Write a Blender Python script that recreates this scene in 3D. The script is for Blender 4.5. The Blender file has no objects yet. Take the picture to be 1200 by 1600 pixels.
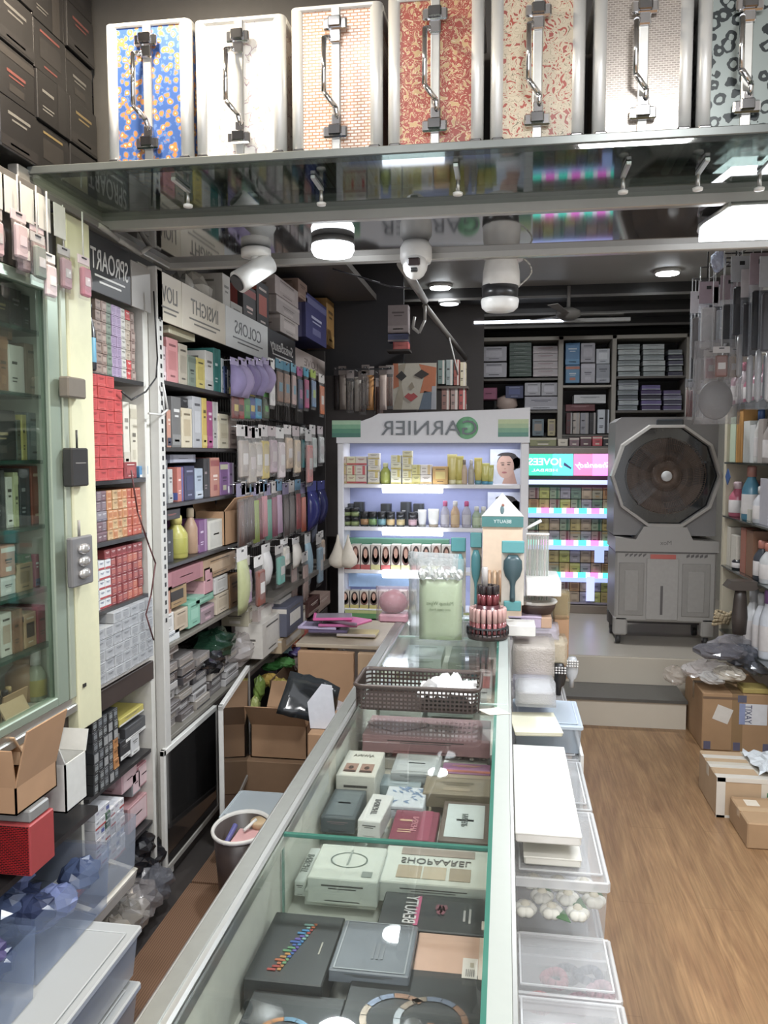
import bpy, bmesh, math, random
from mathutils import Matrix, Vector
PI = math.pi
rng = random.Random(7)
SC = bpy.context.scene
COL = SC.collection
# ---------------------------------------------------------------- camera
F = 1250.0; CAM_H = 1.6
PITCH = math.atan(92/F); YAW = math.atan(190/F*math.cos(PITCH))
cd = bpy.data.cameras.new('camera'); cam = bpy.data.objects.new('camera', cd); COL.objects.link(cam)
cd.sensor_fit = 'VERTICAL'; cd.sensor_height = 36; cd.sensor_width = 27; cd.lens = 36*F/1600
cam.location = (0, 0, CAM_H); cam.rotation_euler = (PI/2-PITCH, 0, YAW); cd.clip_start = .02
SC.camera = cam
# ---------------------------------------------------------------- light and exposure
vs = SC.view_settings; vs.view_transform = 'Standard'; vs.look = 'None'; vs.gamma = 1; vs.use_curve_mapping = False
vs.exposure = 0.78
w = bpy.data.worlds.new('world'); SC.world = w; w.use_nodes = True
w.node_tree.nodes['Background'].inputs[0].default_value = (.93, .95, 1, 1)
w.node_tree.nodes['Background'].inputs[1].default_value = 1.15
def area(name, loc, size, power, color=(1, 1, 1), rot=(0, 0, 0), shape='DISK', size_y=None):
    l = bpy.data.lights.new(name, 'AREA'); l.shape = shape; l.size = size; l.energy = power; l.color = color
    if size_y: l.size_y = size_y
    o = bpy.data.objects.new(name, l); o.location = loc; o.rotation_euler = rot; COL.objects.link(o); return o
area('shop_ceiling_lamp', (-.55, 1.15, 2.97), .30, 42, (1, .95, .86))
area('added_front_fill', (.55, .2, 2.97), .5, 26)  # added fill light above the camera, out of view, without a fixture
area('warm_corner_lamp', (-.92, 1.72, 2.955), .12, 13, (1, .86, .66))
area('added_front_fill', (-.5, -.6, 2.97), .5, 22)  # second added fill, behind the camera, also without a fixture
area('soffit_round_lamp', (-.56, 2.59, 2.215), .15, 10, (.9, .96, 1))
area('soffit_panel_lamp', (.88, 2.57, 2.225), .5, 17, (.9, .95, 1), shape='RECTANGLE', size_y=.22)
for p, e in (((-.6, 4.4, 2.97), 22), ((.75, 4.4, 2.97), 20), ((-.554, 6.79, 2.97), 20), ((1.212, 6.5, 2.97), 22), ((-.53, 7.5, 2.97), 7), ((.35, 5.4, 2.97), 20)):
    area('ceiling_downlight_beam', p, .14, e, (.93, .97, 1))
# ---------------------------------------------------------------- picture -> place helpers (pixel of a 1200x1600 frame on a plane of the room)
def ray(px, py):
    x = (px-600)/F; y = -(py-800)/F; a = PI/2-PITCH
    X = x; Y = y*math.cos(a)+math.sin(a); Z = y*math.sin(a)-math.cos(a)
    c, s = math.cos(YAW), math.sin(YAW)
    return (X*c-Y*s, X*s+Y*c, Z)
def PX(px, py, X): d = ray(px, py); t = X/d[0]; return d[1]*t, CAM_H+d[2]*t
def PY(px, py, Y): d = ray(px, py); t = Y/d[1]; return d[0]*t, CAM_H+d[2]*t
def PZ(px, py, Z): d = ray(px, py); t = (Z-CAM_H)/d[2]; return d[0]*t, d[1]*t
# ---------------------------------------------------------------- materials
def lin(c): return c/12.92 if c <= .04045 else ((c+.055)/1.055)**2.4
def rgb(h): h = h.lstrip('#'); return tuple(lin(int(h[i:i+2], 16)/255) for i in (0, 2, 4))+(1,)
def cname(h):
    import colorsys
    r, g, b = (int(h[i:i+2], 16)/255 for i in (0, 2, 4)); hh, s, v = colorsys.rgb_to_hsv(r, g, b); hh *= 360
    if s < .12: return 'black' if v < .25 else 'dark grey' if v < .45 else 'grey' if v < .7 else 'white'
    if v < .25: return 'blackish'
    n = 'red' if hh < 12 or hh > 345 else 'orange' if hh < 32 else 'yellow' if hh < 65 else 'green' if hh < 165 else 'blue' if hh < 250 else 'purple' if hh < 300 else 'pink'
    if s < .35: n = {'red': 'rosy', 'orange': 'tan', 'yellow': 'beige', 'green': 'grey-green', 'blue': 'grey-blue', 'purple': 'mauve', 'pink': 'dusty pink'}[n]
    elif n == 'orange' and v < .7: n = 'brown'
    return n
ORD = ['first', 'second', 'third', 'fourth', 'fifth', 'sixth', 'seventh', 'eighth', 'ninth', 'tenth', 'eleventh', 'twelfth']
_m = {}
def newmat(name):
    m = bpy.data.materials.new(name); m.use_nodes = True; nt = m.node_tree
    return m, nt, nt.nodes['Principled BSDF']
def mat(h, r=.5, metal=0, var=.1, scale=40, coat=0):
    k = (h, r, metal, var, scale, coat)
    if k in _m: return _m[k]
    m, nt, b = newmat('surface_'+h)
    n = nt.nodes.new('ShaderNodeTexNoise'); n.inputs['Scale'].default_value = scale; n.inputs['Detail'].default_value = 3
    tc = nt.nodes.new('ShaderNodeTexCoord'); nt.links.new(tc.outputs['Object'], n.inputs['Vector'])
    rp = nt.nodes.new('ShaderNodeMapRange'); rp.inputs['To Min'].default_value = 1-var; rp.inputs['To Max'].default_value = 1+var
    nt.links.new(n.outputs['Fac'], rp.inputs['Value'])
    mx = nt.nodes.new('ShaderNodeVectorMath'); mx.operation = 'SCALE'; c_ = rgb(h)[:3]; g_ = sum(c_)/3; ds = .22 if not metal else 0; mx.inputs[0].default_value = [(q*(1-ds)+g_*ds)*.90+.014 for q in c_]
    nt.links.new(rp.outputs['Result'], mx.inputs['Scale']); nt.links.new(mx.outputs['Vector'], b.inputs['Base Color'])
    b.inputs['Roughness'].default_value = r; b.inputs['Metallic'].default_value = metal
    if coat: b.inputs['Coat Weight'].default_value = coat; b.inputs['Coat Roughness'].default_value = .06
    _m[k] = m; return m
def emit(h, s):
    k = ('e', h, s)
    if k in _m: return _m[k]
    m, nt, b = newmat('glow_'+h); b.inputs['Base Color'].default_value = rgb(h)
    b.inputs['Emission Color'].default_value = rgb(h); b.inputs['Emission Strength'].default_value = s
    _m[k] = m; return m
def film(h, op=.35, r=.15, noise=0, name='film'):
    k = ('f', h, op, r, noise)
    if k in _m: return _m[k]
    m, nt, b = newmat(name+'_'+h); b.inputs['Base Color'].default_value = rgb(h); b.inputs['Roughness'].default_value = r
    t = nt.nodes.new('ShaderNodeBsdfTransparent'); x = nt.nodes.new('ShaderNodeMixShader'); out = nt.nodes['Material Output']
    lw = nt.nodes.new('ShaderNodeLayerWeight'); lw.inputs['Blend'].default_value = .25
    mr = nt.nodes.new('ShaderNodeMapRange'); mr.inputs['To Min'].default_value = op; mr.inputs['To Max'].default_value = min(1, op+.18)
    if noise:
        n = nt.nodes.new('ShaderNodeTexNoise'); n.inputs['Scale'].default_value = noise; n.inputs['Detail'].default_value = 4
        bp = nt.nodes.new('ShaderNodeBump'); bp.inputs['Strength'].default_value = .6; bp.inputs['Distance'].default_value = .02
        nt.links.new(n.outputs['Fac'], bp.inputs['Height']); nt.links.new(bp.outputs['Normal'], b.inputs['Normal'])
    nt.links.new(lw.outputs['Facing'], mr.inputs['Value']); nt.links.new(mr.outputs['Result'], x.inputs[0])
    nt.links.new(t.outputs[0], x.inputs[1]); nt.links.new(b.outputs[0], x.inputs[2]); nt.links.new(x.outputs[0], out.inputs[0])
    _m[k] = m; return m
def glass(h='f7fbf9', refl=.06, up=.6, r=.02):
    k = ('g', h, refl, up, r)
    if k in _m: return _m[k]
    m, nt, b = newmat('clear_glass_'+h); nt.nodes.remove(b)
    t = nt.nodes.new('ShaderNodeBsdfTransparent'); t.inputs[0].default_value = rgb(h)
    g = nt.nodes.new('ShaderNodeBsdfGlossy'); g.inputs['Roughness'].default_value = r
    x = nt.nodes.new('ShaderNodeMixShader'); lw = nt.nodes.new('ShaderNodeFresnel'); lw.inputs['IOR'].default_value = 1.5
    mr = nt.nodes.new('ShaderNodeMapRange'); mr.inputs['To Min'].default_value = refl-.04; mr.inputs['To Max'].default_value = up; 
    nt.links.new(lw.outputs[0], mr.inputs['Value']); nt.links.new(mr.outputs['Result'], x.inputs[0])
    nt.links.new(t.outputs[0], x.inputs[1]); nt.links.new(g.outputs[0], x.inputs[2]); nt.links.new(x.outputs[0], nt.nodes['Material Output'].inputs[0])
    _m[k] = m; return m
def wood(h1, h2, name, sx=1.2, sy=9, r=.45, planks=None):
    m, nt, b = newmat(name); tc = nt.nodes.new('ShaderNodeTexCoord'); mp = nt.nodes.new('ShaderNodeMapping')
    mp.inputs['Scale'].default_value = (sy, sx, sy); nt.links.new(tc.outputs['Object'], mp.inputs[0])
    n = nt.nodes.new('ShaderNodeTexNoise'); n.inputs['Scale'].default_value = 3; n.inputs['Detail'].default_value = 8; n.inputs['Distortion'].default_value = 1.2
    nt.links.new(mp.outputs[0], n.inputs['Vector'])
    cr = nt.nodes.new('ShaderNodeValToRGB'); cr.color_ramp.elements[0].position = .3; cr.color_ramp.elements[1].position = .7
    cr.color_ramp.elements[0].color = rgb(h1); cr.color_ramp.elements[1].color = rgb(h2)
    nt.links.new(n.outputs['Fac'], cr.inputs[0]); last = cr.outputs[0]
    mp2 = nt.nodes.new('ShaderNodeMapping'); mp2.inputs['Scale'].default_value = (sy*7, sx*2.2, sy*7); nt.links.new(tc.outputs['Object'], mp2.inputs[0])
    n2 = nt.nodes.new('ShaderNodeTexNoise'); n2.inputs['Scale'].default_value = 3; n2.inputs['Detail'].default_value = 5; nt.links.new(mp2.outputs[0], n2.inputs['Vector'])
    mr2 = nt.nodes.new('ShaderNodeMapRange'); mr2.inputs['From Min'].default_value = .35; mr2.inputs['From Max'].default_value = .65; mr2.inputs['To Min'].default_value = .84; mr2.inputs['To Max'].default_value = 1.1; nt.links.new(n2.outputs['Fac'], mr2.inputs['Value'])
    sc = nt.nodes.new('ShaderNodeVectorMath'); sc.operation = 'SCALE'; nt.links.new(last, sc.inputs[0]); nt.links.new(mr2.outputs['Result'], sc.inputs['Scale']); last = sc.outputs[0]
    if planks:
        br = nt.nodes.new('ShaderNodeTexBrick'); br.inputs['Scale'].default_value = 1; br.inputs['Brick Width'].default_value = 1.2; br.inputs['Row Height'].default_value = .15
        br.inputs['Mortar Size'].default_value = .0016; br.inputs['Color1'].default_value = (1, 1, 1, 1); br.inputs['Color2'].default_value = (.93, .93, .93, 1); br.inputs['Mortar'].default_value = (.8, .77, .74, 1)
        m2 = nt.nodes.new('ShaderNodeMapping'); m2.inputs['Rotation'].default_value = (0, 0, PI/2); nt.links.new(tc.outputs['Object'], m2.inputs[0]); nt.links.new(m2.outputs[0], br.inputs['Vector'])
        mu = nt.nodes.new('ShaderNodeMix'); mu.data_type = 'RGBA'; mu.blend_type = 'MULTIPLY'; mu.inputs[0].default_value = 1
        nt.links.new(last, mu.inputs[6]); nt.links.new(br.outputs['Color'], mu.inputs[7]); last = mu.outputs[2]
    nt.links.new(last, b.inputs['Base Color']); b.inputs['Roughness'].default_value = r
    return m
def pattern(name, kind, cols, scale=30, r=.35, metal=0):
    """procedural decorated surfaces: voronoi / checker / wave patterns"""
    m, nt, b = newmat(name); tc = nt.nodes.new('ShaderNodeTexCoord')
    cr = nt.nodes.new('ShaderNodeValToRGB'); cr.color_ramp.interpolation = 'CONSTANT'
    for i, (p, c) in enumerate(cols):
        e = cr.color_ramp.elements[i] if i < 2 else cr.color_ramp.elements.new(p)
        e.position = p; e.color = rgb(c)
    if kind == 'cells':
        v = nt.nodes.new('ShaderNodeTexVoronoi'); v.inputs['Scale'].default_value = scale
        dn = nt.nodes.new('ShaderNodeTexNoise'); dn.inputs['Scale'].default_value = scale*1.3; nt.links.new(tc.outputs['Object'], dn.inputs['Vector'])
        ms = nt.nodes.new('ShaderNodeVectorMath'); ms.operation = 'MULTIPLY_ADD'; nt.links.new(dn.outputs['Color'], ms.inputs[0]); ms.inputs[1].default_value = (.6/scale,)*3; nt.links.new(tc.outputs['Object'], ms.inputs[2]); nt.links.new(ms.outputs[0], v.inputs['Vector']); nt.links.new(v.outputs['Distance'], cr.inputs[0])
    elif kind == 'scroll':
        v = nt.nodes.new('ShaderNodeTexNoise'); v.inputs['Scale'].default_value = scale; v.inputs['Distortion'].default_value = 2.5; v.inputs['Detail'].default_value = 1; nt.links.new(tc.outputs['Object'], v.inputs['Vector']); nt.links.new(v.outputs['Fac'], cr.inputs[0])
    elif kind == 'weave':
        v = nt.nodes.new('ShaderNodeTexBrick'); v.inputs['Scale'].default_value = scale; v.inputs['Mortar Size'].default_value = .06; v.inputs['Brick Width'].default_value = .7; v.inputs['Row Height'].default_value = .3
        mp = nt.nodes.new('ShaderNodeMapping'); mp.inputs['Rotation'].default_value = (PI/2, 0, 0); nt.links.new(tc.outputs['Object'], mp.inputs[0]); nt.links.new(mp.outputs[0], v.inputs['Vector'])
        v.inputs['Color1'].default_value = (0.1, .1, .1, 1); v.inputs['Color2'].default_value = (.45, .45, .45, 1); v.inputs['Mortar'].default_value = (1, 1, 1, 1)
        nt.links.new(v.outputs['Color'], cr.inputs[0])
    nt.links.new(cr.outputs[0], b.inputs['Base Color']); b.inputs['Roughness'].default_value = r; b.inputs['Metallic'].default_value = metal
    return m
ALU = mat('c8c9c6', .32, .85, .04); SILVER = mat('dcdcd8', .28, .9, .03); CHROME = mat('d8d8da', .12, 1, .02)
BLACK = mat('17161a', .4); DARK = mat('2b2523', .6); WHITE = mat('ecebe6', .45, 0, .04); OFFW = mat('d8d4c8', .55, 0, .05)
CART = mat('b8895a', .8, 0, .1, 14); CART2 = mat('c9a276', .8, 0, .1, 14); CARTD = mat('8f6a44', .85, 0, .1, 14)
CREAM = mat('e7e2bd', .5, 0, .04); GREY = mat('8f8a86', .5, 0, .06); TAPE = mat('d5b98c', .3, 0, .03)
# ---------------------------------------------------------------- mesh builder
MW = {}
class MB:
    def __init__(s): s.v = []; s.f = []; s.fm = []; s.mats = []; s.m = None; s.sm = []
    def mi(s, m):
        if m not in s.mats: s.mats.append(m)
        return s.mats.index(m)
    def add(s, vs_, fs, m, smooth=False):
        b = len(s.v); k = s.mi(m)
        for p in vs_: s.v.append(tuple(s.m @ Vector(p)) if s.m else tuple(p))
        for f in fs: s.f.append([b+i for i in f]); s.fm.append(k); s.sm.append(smooth)
        return s
    def box(s, x0, x1, y0, y1, z0, z1, m, bev=0):
        if x1 < x0: x0, x1 = x1, x0
        if y1 < y0: y0, y1 = y1, y0
        if z1 < z0: z0, z1 = z1, z0
        B = min(bev, (x1-x0)*.3, (y1-y0)*.3, (z1-z0)*.3)
        if B <= 0:
            vs_ = [(x, y, z) for x in (x0, x1) for y in (y0, y1) for z in (z0, z1)]
            return s.add(vs_, [(0, 1, 3, 2), (4, 6, 7, 5), (0, 4, 5, 1), (2, 3, 7, 6), (0, 2, 6, 4), (1, 5, 7, 3)], m)
        vs_ = []; ix = {}
        for i, (x, sx) in enumerate(((x0, 1), (x1, -1))):
            for j, (y, sy) in enumerate(((y0, 1), (y1, -1))):
                for k, (z, sz) in enumerate(((z0, 1), (z1, -1))):
                    ix[i, j, k] = len(vs_)
                    vs_ += [(x, y+sy*B, z+sz*B), (x+sx*B, y, z+sz*B), (x+sx*B, y+sy*B, z)]
        fs = []
        for i in (0, 1): fs.append([ix[i, 0, 0], ix[i, 1, 0], ix[i, 1, 1], ix[i, 0, 1]][::(-1 if i == 0 else 1)])
        for j in (0, 1): fs.append([ix[0, j, 0]+1, ix[0, j, 1]+1, ix[1, j, 1]+1, ix[1, j, 0]+1][::(-1 if j == 0 else 1)])
        for k in (0, 1): fs.append([ix[0, 0, k]+2, ix[1, 0, k]+2, ix[1, 1, k]+2, ix[0, 1, k]+2][::(-1 if k == 0 else 1)])
        for i in (0, 1):
            for j in (0, 1): fs.append([ix[i, j, 0], ix[i, j, 1], ix[i, j, 1]+1, ix[i, j, 0]+1])
        for i in (0, 1):
            for k in (0, 1): fs.append([ix[i, 0, k], ix[i, 1, k], ix[i, 1, k]+2, ix[i, 0, k]+2])
        for j in (0, 1):
            for k in (0, 1): fs.append([ix[0, j, k]+1, ix[1, j, k]+1, ix[1, j, k]+2, ix[0, j, k]+2])
        for q in ix.values(): fs.append([q, q+1, q+2])
        return s.add(vs_, fs, m)
    def poly(s, pts, m): return s.add(pts, [list(range(len(pts)))], m)
    def prism(s, pts, d, m):
        n = len(pts); d = Vector(d); a = [Vector(p) for p in pts]; b = [p+d for p in a]
        return s.add(a+b, [list(range(n))[::-1], list(range(n, 2*n))]+[(i, (i+1) % n, n+(i+1) % n, n+i) for i in range(n)], m)
    def cyl(s, p0, p1, r0, r1, m, n=14, cap=True, smooth=True):
        p0 = Vector(p0); p1 = Vector(p1); d = (p1-p0).normalized(); u = d.orthogonal().normalized(); w_ = d.cross(u)
        vs_ = [p+(u*math.cos(2*PI*i/n)+w_*math.sin(2*PI*i/n))*r for p, r in ((p0, r0), (p1, r1)) for i in range(n)]
        s.add(vs_, [(i, (i+1) % n, n+(i+1) % n, n+i) for i in range(n)], m, smooth)
        if cap: s.add(vs_, [list(range(n))[::-1], list(range(n, 2*n))], m)
        return s
    def lathe(s, prof, c, m, n=18, axis='Z', smooth=True, sx=1, sy=1):
        cx, cy, cz = c; vs_ = []; fs = []; K = len(prof)
        for r, z in prof:
            for i in range(n):
                a = 2*PI*i/n; x, y = r*math.cos(a)*sx, r*math.sin(a)*sy
                vs_.append((cx+x, cy+y, cz+z) if axis == 'Z' else (cx+x, cy+z, cz+y) if axis == 'Y' else (cx+z, cy+x, cz+y))
        for k in range(K-1):
            for i in range(n): fs.append((k*n+i, k*n+(i+1) % n, (k+1)*n+(i+1) % n, (k+1)*n+i))
        fs.append(list(range(n))[::-1]); fs.append([(K-1)*n+i for i in range(n)])
        return s.add(vs_, fs, m, smooth)
    def tube(s, pts, r, m, n=8):
        for a, b in zip(pts, pts[1:]): s.cyl(a, b, r, r, m, n)
        return s
    def ball(s, c, rx, ry, rz, m, n=14, k=8, jit=0, seed=0):
        rr = random.Random(seed); vs_ = []; fs = []
        for j in range(k+1):
            t = PI*j/k
            for i in range(n):
                a = 2*PI*i/n; q = 1+(rr.random()-.5)*jit
                vs_.append((c[0]+rx*math.sin(t)*math.cos(a)*q, c[1]+ry*math.sin(t)*math.sin(a)*q, c[2]+rz*math.cos(t)*q))
        for j in range(k):
            for i in range(n): fs.append((j*n+i, (j+1)*n+i, (j+1)*n+(i+1) % n, j*n+(i+1) % n))
        return s.add(vs_, fs, m, jit < .15)
    def rings(s, rings, m, smooth=True, caps=True):
        n = len(rings[0]); vs_ = [p for r in rings for p in r]; fs = []
        for k in range(len(rings)-1):
            for i in range(n): fs.append((k*n+i, k*n+(i+1) % n, (k+1)*n+(i+1) % n, (k+1)*n+i))
        if caps: fs += [list(range(n))[::-1], [(len(rings)-1)*n+i for i in range(n)]]
        return s.add(vs_, fs, m, smooth)
    def mesh(s, name, inv=None, recalc=True):
        me = bpy.data.meshes.new(name); me.from_pydata([tuple(inv @ Vector(p)) for p in s.v] if inv else s.v, [], s.f)
        for m in s.mats: me.materials.append(m)
        me.polygons.foreach_set('material_index', s.fm); me.polygons.foreach_set('use_smooth', s.sm)
        if recalc:
            bm = bmesh.new(); bm.from_mesh(me); bmesh.ops.remove_doubles(bm, verts=bm.verts, dist=1e-6); bmesh.ops.recalc_face_normals(bm, faces=bm.faces); bm.to_mesh(me); bm.free()
        me.update(); return me
    def build(s, name, parent=None, origin=None, rotz=0, label=None, cat=None, group=None, kind=None, local=False):
        """verts are in room coordinates unless local"""
        if parent is not None: M_ = MW[parent.name]
        else:
            if origin is None:
                xs, ys, zs = zip(*s.v); origin = ((min(xs)+max(xs))/2, (min(ys)+max(ys))/2, min(zs))
            M_ = Matrix.Translation(origin) @ Matrix.Rotation(rotz, 4, 'Z')
        me = s.mesh(name, None if local else M_.inverted())
        o = bpy.data.objects.new(name, me); COL.objects.link(o)
        if parent is not None: o.parent = parent
        else: o.location = origin; o.rotation_euler = (0, 0, rotz)
        MW[o.name] = M_
        return tag(o, label, cat, group, kind)
def tag(o, label=None, cat=None, group=None, kind=None):
    if label: o['label'] = label
    if cat: o['category'] = cat
    if group: o['group'] = group
    if kind: o['kind'] = kind
    return o
def thing(name, label, cat, loc, rotz=0, group=None):
    o = bpy.data.objects.new(name, None); COL.objects.link(o); o.empty_display_size = .05
    o.location = loc; o.rotation_euler = (0, 0, rotz); MW[o.name] = Matrix.Translation(loc) @ Matrix.Rotation(rotz, 4, 'Z')
    return tag(o, label, cat, group)
def struct(name, mb): return mb.build(name, kind='structure')
def dup(o, dx=0, dy=0, dz=0, label=None):
    r = o.copy(); COL.objects.link(r); r.location = (o.location[0]+dx, o.location[1]+dy, o.location[2]+dz)
    if label: r['label'] = label
    for ch in list(o.children):
        c = ch.copy(); COL.objects.link(c); c.parent = r
        for g in list(ch.children):
            d = g.copy(); COL.objects.link(d); d.parent = c
    return r
def text(s, size, m, name, parent, O, xd, yd, mirror=True, ext=.0006, bold=0, width=None, shear=0):
    """lettering; the photograph is mirror-reversed, so the shop's lettering runs right to left"""
    cu = bpy.data.curves.new('t', 'FONT'); cu.body = s; cu.size = size; cu.align_x = 'CENTER'; cu.align_y = 'CENTER'; cu.extrude = ext; cu.offset = bold; cu.resolution_u = 3; cu.shear = shear
    ob = bpy.data.objects.new('t', cu); COL.objects.link(ob); bpy.context.view_layer.update()
    me = bpy.data.meshes.new_from_object(ob.evaluated_get(bpy.context.evaluated_depsgraph_get()))
    bpy.data.objects.remove(ob); bpy.data.curves.remove(cu)
    me.name = name
    O = Vector(O); xd = Vector(xd).normalized(); yd = Vector(yd).normalized(); nd = xd.cross(yd)
    if width:
        xs = [v.co.x for v in me.vertices]; k = width/max(1e-4, max(xs)-min(xs))
    else: k = 1
    inv = MW[parent.name].inverted()
    for v in me.vertices:
        x = v.co.x*k*(-1 if mirror else 1)
        v.co = inv @ (O+xd*x+yd*v.co.y+nd*(v.co.z+ext))
    me.materials.clear(); me.materials.append(m)
    bm = bmesh.new(); bm.from_mesh(me); bmesh.ops.recalc_face_normals(bm, faces=bm.faces); bm.to_mesh(me); bm.free()
    o = bpy.data.objects.new(name, me); COL.objects.link(o); o.parent = parent; MW[o.name] = MW[parent.name]
    return o
# ---------------------------------------------------------------- printed packs
def prints(mb, O, u, v, w_, h_, style, acc, ink):
    """printed panels on a face with lower-left corner O, raised a hair"""
    O = Vector(O); u = Vector(u); v = Vector(v); n = u.cross(v)*.0007
    def q(a0, a1, b0, b1, m): mb.poly([O+u*a*w_+v*b*h_+n for a, b in ((a0, b0), (a1, b0), (a1, b1), (a0, b1))], m)
    if style == 0:
        q(.0, 1, .05, .26, acc); q(.2, .8, .7, .76, ink); q(.3, .7, .6, .64, ink); q(.25, .75, .12, .16, ink)
    elif style == 1:
        q(.18, .82, .3, .72, acc); q(.2, .8, .82, .87, ink); q(.3, .7, .14, .18, ink)
    elif style == 2:
        q(0, 1, .78, .93, acc); q(.25, .75, .5, .56, ink); q(.3, .7, .42, .45, ink); q(.3, .7, .15, .3, acc)
    elif style == 3:
        q(.62, .86, .0, 1, acc); q(.15, .5, .6, .66, ink); q(.15, .5, .3, .33, ink); q(.15, .45, .23, .26, ink)
    elif style == 4:
        q(.1, .9, .08, .92, acc); q(.32, .68, .48, .53, ink)
def pbox(name, label, cat, x0, x1, y0, y1, z0, z1, col, acc='ffffff', ink='3a3634', style=1, faces='XY', group=None, rot=0, r=.4, bev=.0015):
    mb = MB(); 
    cx, cy = (x0+x1)/2, (y0+y1)/2
    C_ = mat(col, r); A = mat(acc, r); I = mat(ink, r)
    mb.box(x0, x1, y0, y1, z0, z1, C_, bev)
    if 'X' in faces: prints(mb, (x1, y0, z0), (0, 1, 0), (0, 0, 1), y1-y0, z1-z0, style, A, I)
    if 'Y' in faces: prints(mb, (x0, y0, z0), (1, 0, 0), (0, 0, 1), x1-x0, z1-z0, (style+1) % 4, A, I)
    if 'W' in faces: prints(mb, (x0, y1, z0), (0, -1, 0), (0, 0, 1), y1-y0, z1-z0, style, A, I)
    if 'Z' in faces: prints(mb, (x0, y0, z1), (1, 0, 0), (0, 1, 0), x1-x0, y1-y0, style, A, I)
    o = mb.build(name, label=label, cat=cat, group=group)
    if rot: o.rotation_euler[2] = rot
    return o
def rowX(items, X, z, where, group, depth=.16, jig=.01, seed=1):
    """things on a shelf along the left wall, faces towards +X: (px0, px1, top py, colour, accent, ink, style, look [, kind, bottom py])"""
    rr = random.Random(seed)
    for it in items:
        px0, px1, pt, col, acc, ink, st, look = it[:8]; kind = it[8] if len(it) > 8 and it[8] else 'box'
        xf = X-rr.random()*jig
        y0 = PX(px0, pt, xf)[0]; y1 = PX(px1, pt, xf)[0]-.003; z1 = PX((px0+px1)/2, pt, xf)[1]
        zb = PX((px0+px1)/2, it[9], xf)[1] if len(it) > 9 else z
        pbox({'box': 'product_box', 'carton': 'small_carton', 'pack': 'cosmetics_pack'}.get(kind, kind), f'{look} {kind} {where}', kind if kind in ('box', 'carton', 'pack') else 'box', xf-depth, xf, y0, y1, zb, z1, col, acc, ink, st, 'XY', group)
def grid_boxes(name, label, group, X, y0, y1, z0, ny, nz, hz, cols, depth=.1, skip=None, jig=.004, seed=1, name_cat='box', side='pillar'):
    """a block of small identical cartons, each its own object, sharing meshes by colour"""
    rr = random.Random(seed); dy = (y1-y0)/ny; cache = {}
    for i in range(ny):
        for k in range(nz):
            if skip and skip(i, k): continue
            c = cols(i, k, rr)
            if c not in cache:
                mb = MB(); col, acc, ink, st = c
                mb.box(-depth, 0, -dy*.485, dy*.485, 0, hz*.97, mat(col, .4), .001)
                prints(mb, (0, -dy*.485, 0), (0, 1, 0), (0, 0, 1), dy*.97, hz*.97, st, mat(acc, .4), mat(ink, .4))
                o = mb.build(name, origin=(0, 0, 0)); o['group'] = group; o['category'] = name_cat
                cache[c] = o; used = False
            else:
                o = cache[c].copy(); COL.objects.link(o)
            o['label'] = f'{label.format(c=cname(c[0]))}, {ORD[i]} column from {side}, {ORD[k]} row up'
            o.location = (X-rr.random()*jig, y0+(i+.5)*dy, z0+k*hz)
def bottle(name, label, x, y, z, r, h, body, cap, lab=None, group=None, shoulder=.7, capf=.2, n=18, cat='bottle', rcap=.45):
    t = thing(name, label, cat, (x, y, z), 0, group)
    hb = h*(1-capf)
    mb = MB(); mb.lathe([(r*.9, 0), (r, h*.03), (r, hb*shoulder), (r*.8, hb*(shoulder+.12)), (r*rcap, hb*.97), (r*rcap, hb)], (x, y, z), body, n)
    mb.build('bottle_body', t)
    mb = MB(); mb.lathe([(r*rcap*1.15, hb), (r*rcap*1.15, h*.97), (r*rcap*.95, h)], (x, y, z), cap, n); mb.build('bottle_cap', t)
    if lab: mb = MB(); mb.lathe([(r*1.01, hb*.15), (r*1.02, hb*.16), (r*1.02, hb*shoulder*.85), (r*1.01, hb*shoulder*.86)], (x, y, z), lab, n); mb.build('wrap_label', t)
    return t
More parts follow.
